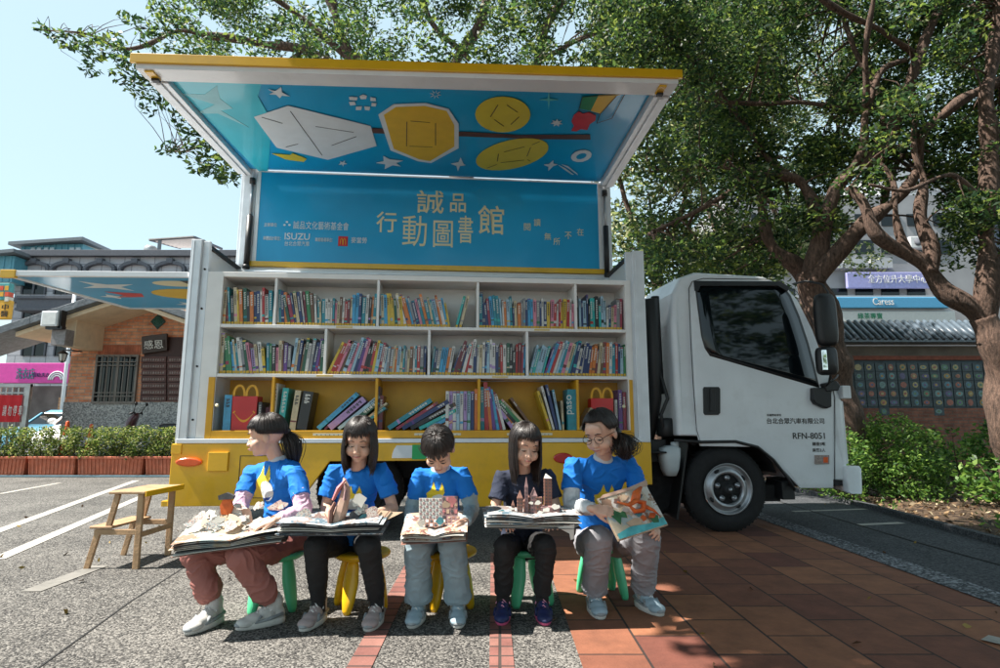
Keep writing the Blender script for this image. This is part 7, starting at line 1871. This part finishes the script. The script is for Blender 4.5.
make_tree('broadleaf_tree', 'large spreading tree with a twisted reddish trunk right behind the cab', base1, L1, c_, r_, 170, .092, TL)
Y2 = 7.4
base2 = Vector((P(1012,440,Y2).x, Y2, 0))
L2 = [([base2+Vector((.1,0,-.05)), P(1012,440,Y2), P(1004,395,Y2), P(992,345,Y2), P(984,318,Y2)], .27, .18),
 (q([(990,345),(980,316),(958,296),(932,273),(909,253),(876,233),(862,205),(850,185)],Y2,.03), .165, .05),
 (q([(986,325),(988,290),(985,250),(984,205),(990,150),(985,100),(1000,30),(1000,-60)],Y2,-.02), .14, .085),
 (q([(932,273),(928,240),(922,215),(925,180),(915,150),(918,110)],Y2+.05,.05), .10, .03),
 (q([(909,253),(895,215),(895,180),(880,160)],Y2+.1,.05), .07, .02), (q([(984,205),(960,180),(945,175),(905,190),(870,185)],Y2-.1,-.1), .05, .015),
 (q([(990,150),(1020,120),(1060,90)],Y2,-.1), .08, .03)]
c_, r_ = field(140, (860,1050), (-90,270), (6.9,9.6), lambda px,py,Y: (py < 175 or px > 965 and py < 290 or trn.random() < .13) and noise.noise(Vector((px/50,py/40,Y*.6+9))) > -.12, (.2,.4))
make_tree('broadleaf_tree', 'tree at the right edge whose bare limb leans left across the far buildings', base2, L2, c_, r_, 170, .088, TL)
# tree behind the truck, crown above the canopy
YB_ = 9.2; base3 = Vector((P(470,470,YB_).x, YB_, 0))
L3 = [([base3, P(470,380,YB_), P(465,250,YB_), P(460,150,YB_)], .24, .2), (q([(460,160),(400,100),(355,60),(330,0),(310,-60)],YB_,-.1), .15, .06), (q([(462,160),(450,80),(480,20),(500,-60)],YB_,0), .13, .06),
 (q([(462,150),(530,80),(550,20),(600,-60)],YB_,.1), .12, .05), (q([(380,85),(300,50),(230,40),(180,30),(130,50),(90,35),(45,30)],YB_,-.45), .08, .008), (q([(300,55),(250,95),(215,130),(190,150),(165,150)],YB_-.4,-.4), .05, .008),
 (q([(470,60),(430,20),(420,-40)],YB_,-.1), .06, .03), (q([(540,60),(600,30),(650,10)],YB_,.1), .06, .02), (q([(380,85),(280,0),(200,-40)],YB_,-.4), .07, .02)]
c_, r_ = field(235, (170,680), (-100,75), (7.2,11), lambda px,py,Y: py < (75 if px > 250 else 52) and noise.noise(Vector((px/50,py/40,Y*.6+3))) > -.2, (.22,.45))
for px_, py_, rr_ in ((42,28,.10),(52,34,.14),(66,40,.16),(80,46,.18),(92,38,.15),(95,55,.15),(110,50,.2),(125,58,.2),(122,75,.16),(140,65,.22),(150,80,.22),(160,95,.2),(135,90,.16),(88,68,.14),(115,38,.14),(130,18,.13),(143,26,.16),(150,40,.18),(160,10,.18),(165,30,.2),(172,55,.2),(180,105,.2),(150,108,.13),
   (188,125,.18),(195,140,.2),(175,148,.15),(163,150,.1),(205,150,.2),(212,165,.22),(198,165,.16),(222,172,.2),(232,160,.2),(218,140,.18),(228,178,.16),(205,122,.14),(185,20,.2),(240,150,.2)):
    c_.append(tuple(P(px_, py_, 6.6))); r_.append(rr_)
make_tree('broadleaf_tree', 'tree standing behind the truck whose thin branches reach out over the pale sky', base3, L3, c_, r_, 200, .085, TL, tw=.004)
# trees further back on the right filling the gap above the cab
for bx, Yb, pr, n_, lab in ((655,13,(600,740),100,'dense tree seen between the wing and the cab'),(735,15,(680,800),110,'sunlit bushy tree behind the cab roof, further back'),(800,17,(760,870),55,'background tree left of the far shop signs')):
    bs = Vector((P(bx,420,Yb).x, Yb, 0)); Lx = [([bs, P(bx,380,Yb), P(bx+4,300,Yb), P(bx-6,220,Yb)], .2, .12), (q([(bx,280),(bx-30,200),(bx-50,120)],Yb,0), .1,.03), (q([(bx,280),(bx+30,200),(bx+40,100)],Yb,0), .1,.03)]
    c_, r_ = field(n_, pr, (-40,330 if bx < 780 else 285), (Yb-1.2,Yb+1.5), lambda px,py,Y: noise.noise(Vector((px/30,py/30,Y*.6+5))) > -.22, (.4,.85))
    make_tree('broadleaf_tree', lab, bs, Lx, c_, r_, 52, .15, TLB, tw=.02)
# tall tree beside the photographer: its crown shades the right half of the scene
b3 = Vector((3.6,-3.2,0)); cs = []; rs = []
k_ = 0
while len(cs) < 560 and k_ < 60000:
    k_ += 1; x = trn.uniform(-2.9,6.0); y = trn.uniform(-3.5,5.2); z = trn.uniform(5.6,7.8)
    sx = x+.66*z; sy_ = y+.03*z
    if sx < 1.25+.25*noise.noise(Vector((sy_,z,0))) + .22*max(0,3.2-sy_)*0: continue
    if z < .96+.82*max(0.3,y)+.9: continue
    if sx < 1.6 and sy_ < 2.2: continue
    cs.append((x,y,z)); rs.append(trn.uniform(.5,.8))
Lz = [([b3, b3+Vector((-.1,.1,2)), b3+Vector((-.2,.3,4)), b3+Vector((-.3,.6,5.6))], .3, .2), ([b3+Vector((-.2,.3,4)), b3+Vector((-1.8,2,5.6)), b3+Vector((-3.5,4,6.6)), b3+Vector((-5,6,7))], .16, .05), ([b3+Vector((-.2,.3,4.2)), b3+Vector((1,2.5,5.6)), b3+Vector((1.5,5,6.6)), b3+Vector((1.2,7.5,7))], .16, .05), ([b3+Vector((-.2,.3,4.4)), b3+Vector((-2,.3,6)), b3+Vector((-4.5,.8,7))], .13, .05), ([b3+Vector((-.2,.3,4.4)), b3+Vector((2,.6,6)), b3+Vector((3.5,1.2,7))], .13, .05)]
make_tree('broadleaf_tree', 'tall tree just outside the picture on the near right, its crown shading the paved walk', b3, Lz, cs, rs, 95, .24, TL, tw=.02)

for bx_, by_, lab_ in ((8.5,-9.5,'tall dense unseen tree added behind the photographer for reflections in the cab window'),(14.0,-6.5,'broad unseen tree added farther right behind the photographer for reflections in the cab window')):  # unseen trees added so the cab window reflects dark foliage
    bb = Vector((bx_,by_,0)); cs = [(bx_+trn.gauss(0,2.0), by_+trn.gauss(0,1.6), trn.uniform(3.5,12)) for _ in range(90)]
    make_tree('broadleaf_tree', lab_, bb, [([bb, bb+Vector((.1,0,3)), bb+Vector((-.1,.2,7)), bb+Vector((.3,0,10))], .3, .06)], cs, [trn.uniform(.6,1.0) for _ in cs], 14, .34, TL, tw=.03)
# ================================================================== SHRUBS AND GROUND COVER, RIGHT
SHL = leaf_mats('shrub', [(.10,.20,.035),(.065,.14,.025),(.17,.27,.05),(.03,.08,.015)], trans=.35)
def shrub(cx, cy, w_, h, n, lab, size=.05, per=420, mats=SHL, z0=.1, rr=(.10,.17), dens=1.0):
    root = empty('shrub', (cx,cy,.02)); tag(root, lab, 'shrub', 'shrubs in the planting bed'); cs = []; rs = []
    for k in range(n):
        a = trn.uniform(0,6.28); e = trn.uniform(0,1)**.5; u = trn.uniform(0,1)
        cs.append((cx+math.cos(a)*w_*e*(1-.25*u), cy+math.sin(a)*w_*.8*e*(1-.25*u), z0+(h-z0)*u*(1-.25*e*e)+.04*noise.noise(Vector((a,k,0))))); rs.append(trn.uniform(*rr))
    leaves('foliage', cloud(cs, rs, per, .9), size, mats, root, droop=-.2, wide=.5)
    b = MB()
    for k in range(12): c = cs[trn.randrange(len(cs))]; b.tube([(cx+trn.uniform(-.05,.05),cy+trn.uniform(-.05,.05),0),((cx+c[0])/2,(cy+c[1])/2,c[2]*.6),c], [.014,.009,.003], 5)
    b.build('stems', STEMB, root, world=True)
c = P(893,440,7.9); shrub(c.x, 7.9, .66, P(893,410,7.9).z-.05, 130, 'rounded bright green clipped shrub right of the cab')
c = P(853,450,7.3); shrub(c.x, 7.5, .30, P(853,425,7.5).z, 22, 'small green shrub close to the front bumper')
for px_, Y, h, lab in ((955,9.3,.95,'loose leafy shrub behind the clipped one, nearer the mural wall'),(990,8.4,1.0,'tall loose shrub at the right edge of the picture'),(935,10.5,.9,'far shrub in front of the mosaic tiles'),(1020,9.6,1.0,'shrub cut by the right edge of the picture'),(1000,6.9,.55,'low shrub in front at the right edge')):
    c = P(px_,450,Y); shrub(c.x, Y, .42, h, 16, lab, .085, 170, SHL, .15, (.10,.2))
# litter and ground cover: uncountable
def scat(n, xr, yr, f=None):
    out = []
    while len(out) < n:
        x = trn.uniform(*xr); y = yr[0]+(yr[1]-yr[0])*trn.random()**1.5
        if f and not f(x, y): continue
        out.append((x, y, .03+trn.uniform(0,.02)))
    return out
LIT0 = [mat('fallen_yellow', (.30,.20,.05), .8), mat('fallen_brown', (.12,.06,.03), .8)]
o = leaves('fallen_leaves', [(trn.uniform(-5,4), trn.uniform(2.2,8), .013) for _ in range(90)], .045, LIT0, None, droop=0, wide=.5); tag(o, 'a few small dry leaves scattered over the pavement', kind='stuff')
LIT = [mat('litter_tan', (.22,.14,.07), .8, var=.3), mat('litter_brown', (.10,.055,.025), .8, var=.3), mat('litter_pale', (.34,.27,.17), .8, var=.3)]
o = leaves('leaf_litter', scat(9000, (4.15,14), (3.5,13), lambda x,y: x > 4.1+.06*max(0,y-4.8)), .06, LIT, None, droop=0, wide=.5); tag(o, 'dry brown fallen leaves lying over the planting bed', kind='stuff')
pts = scat(420, (4.2,13), (4.2,12.5), lambda x,y: noise.noise(Vector((x*.9,y*.9,0))) > .0 and x > 4.3)
pp_ = cloud([(x,y,.10) for x,y,_ in pts], [trn.uniform(.08,.16) for _ in pts], 180, .7)
o = leaves('ground_cover', pp_, .06, SHL, None, droop=-.4, wide=.35); tag(o, 'low green ground cover plants in patches on the planting bed', kind='stuff')
bpy.context.view_layer.update()
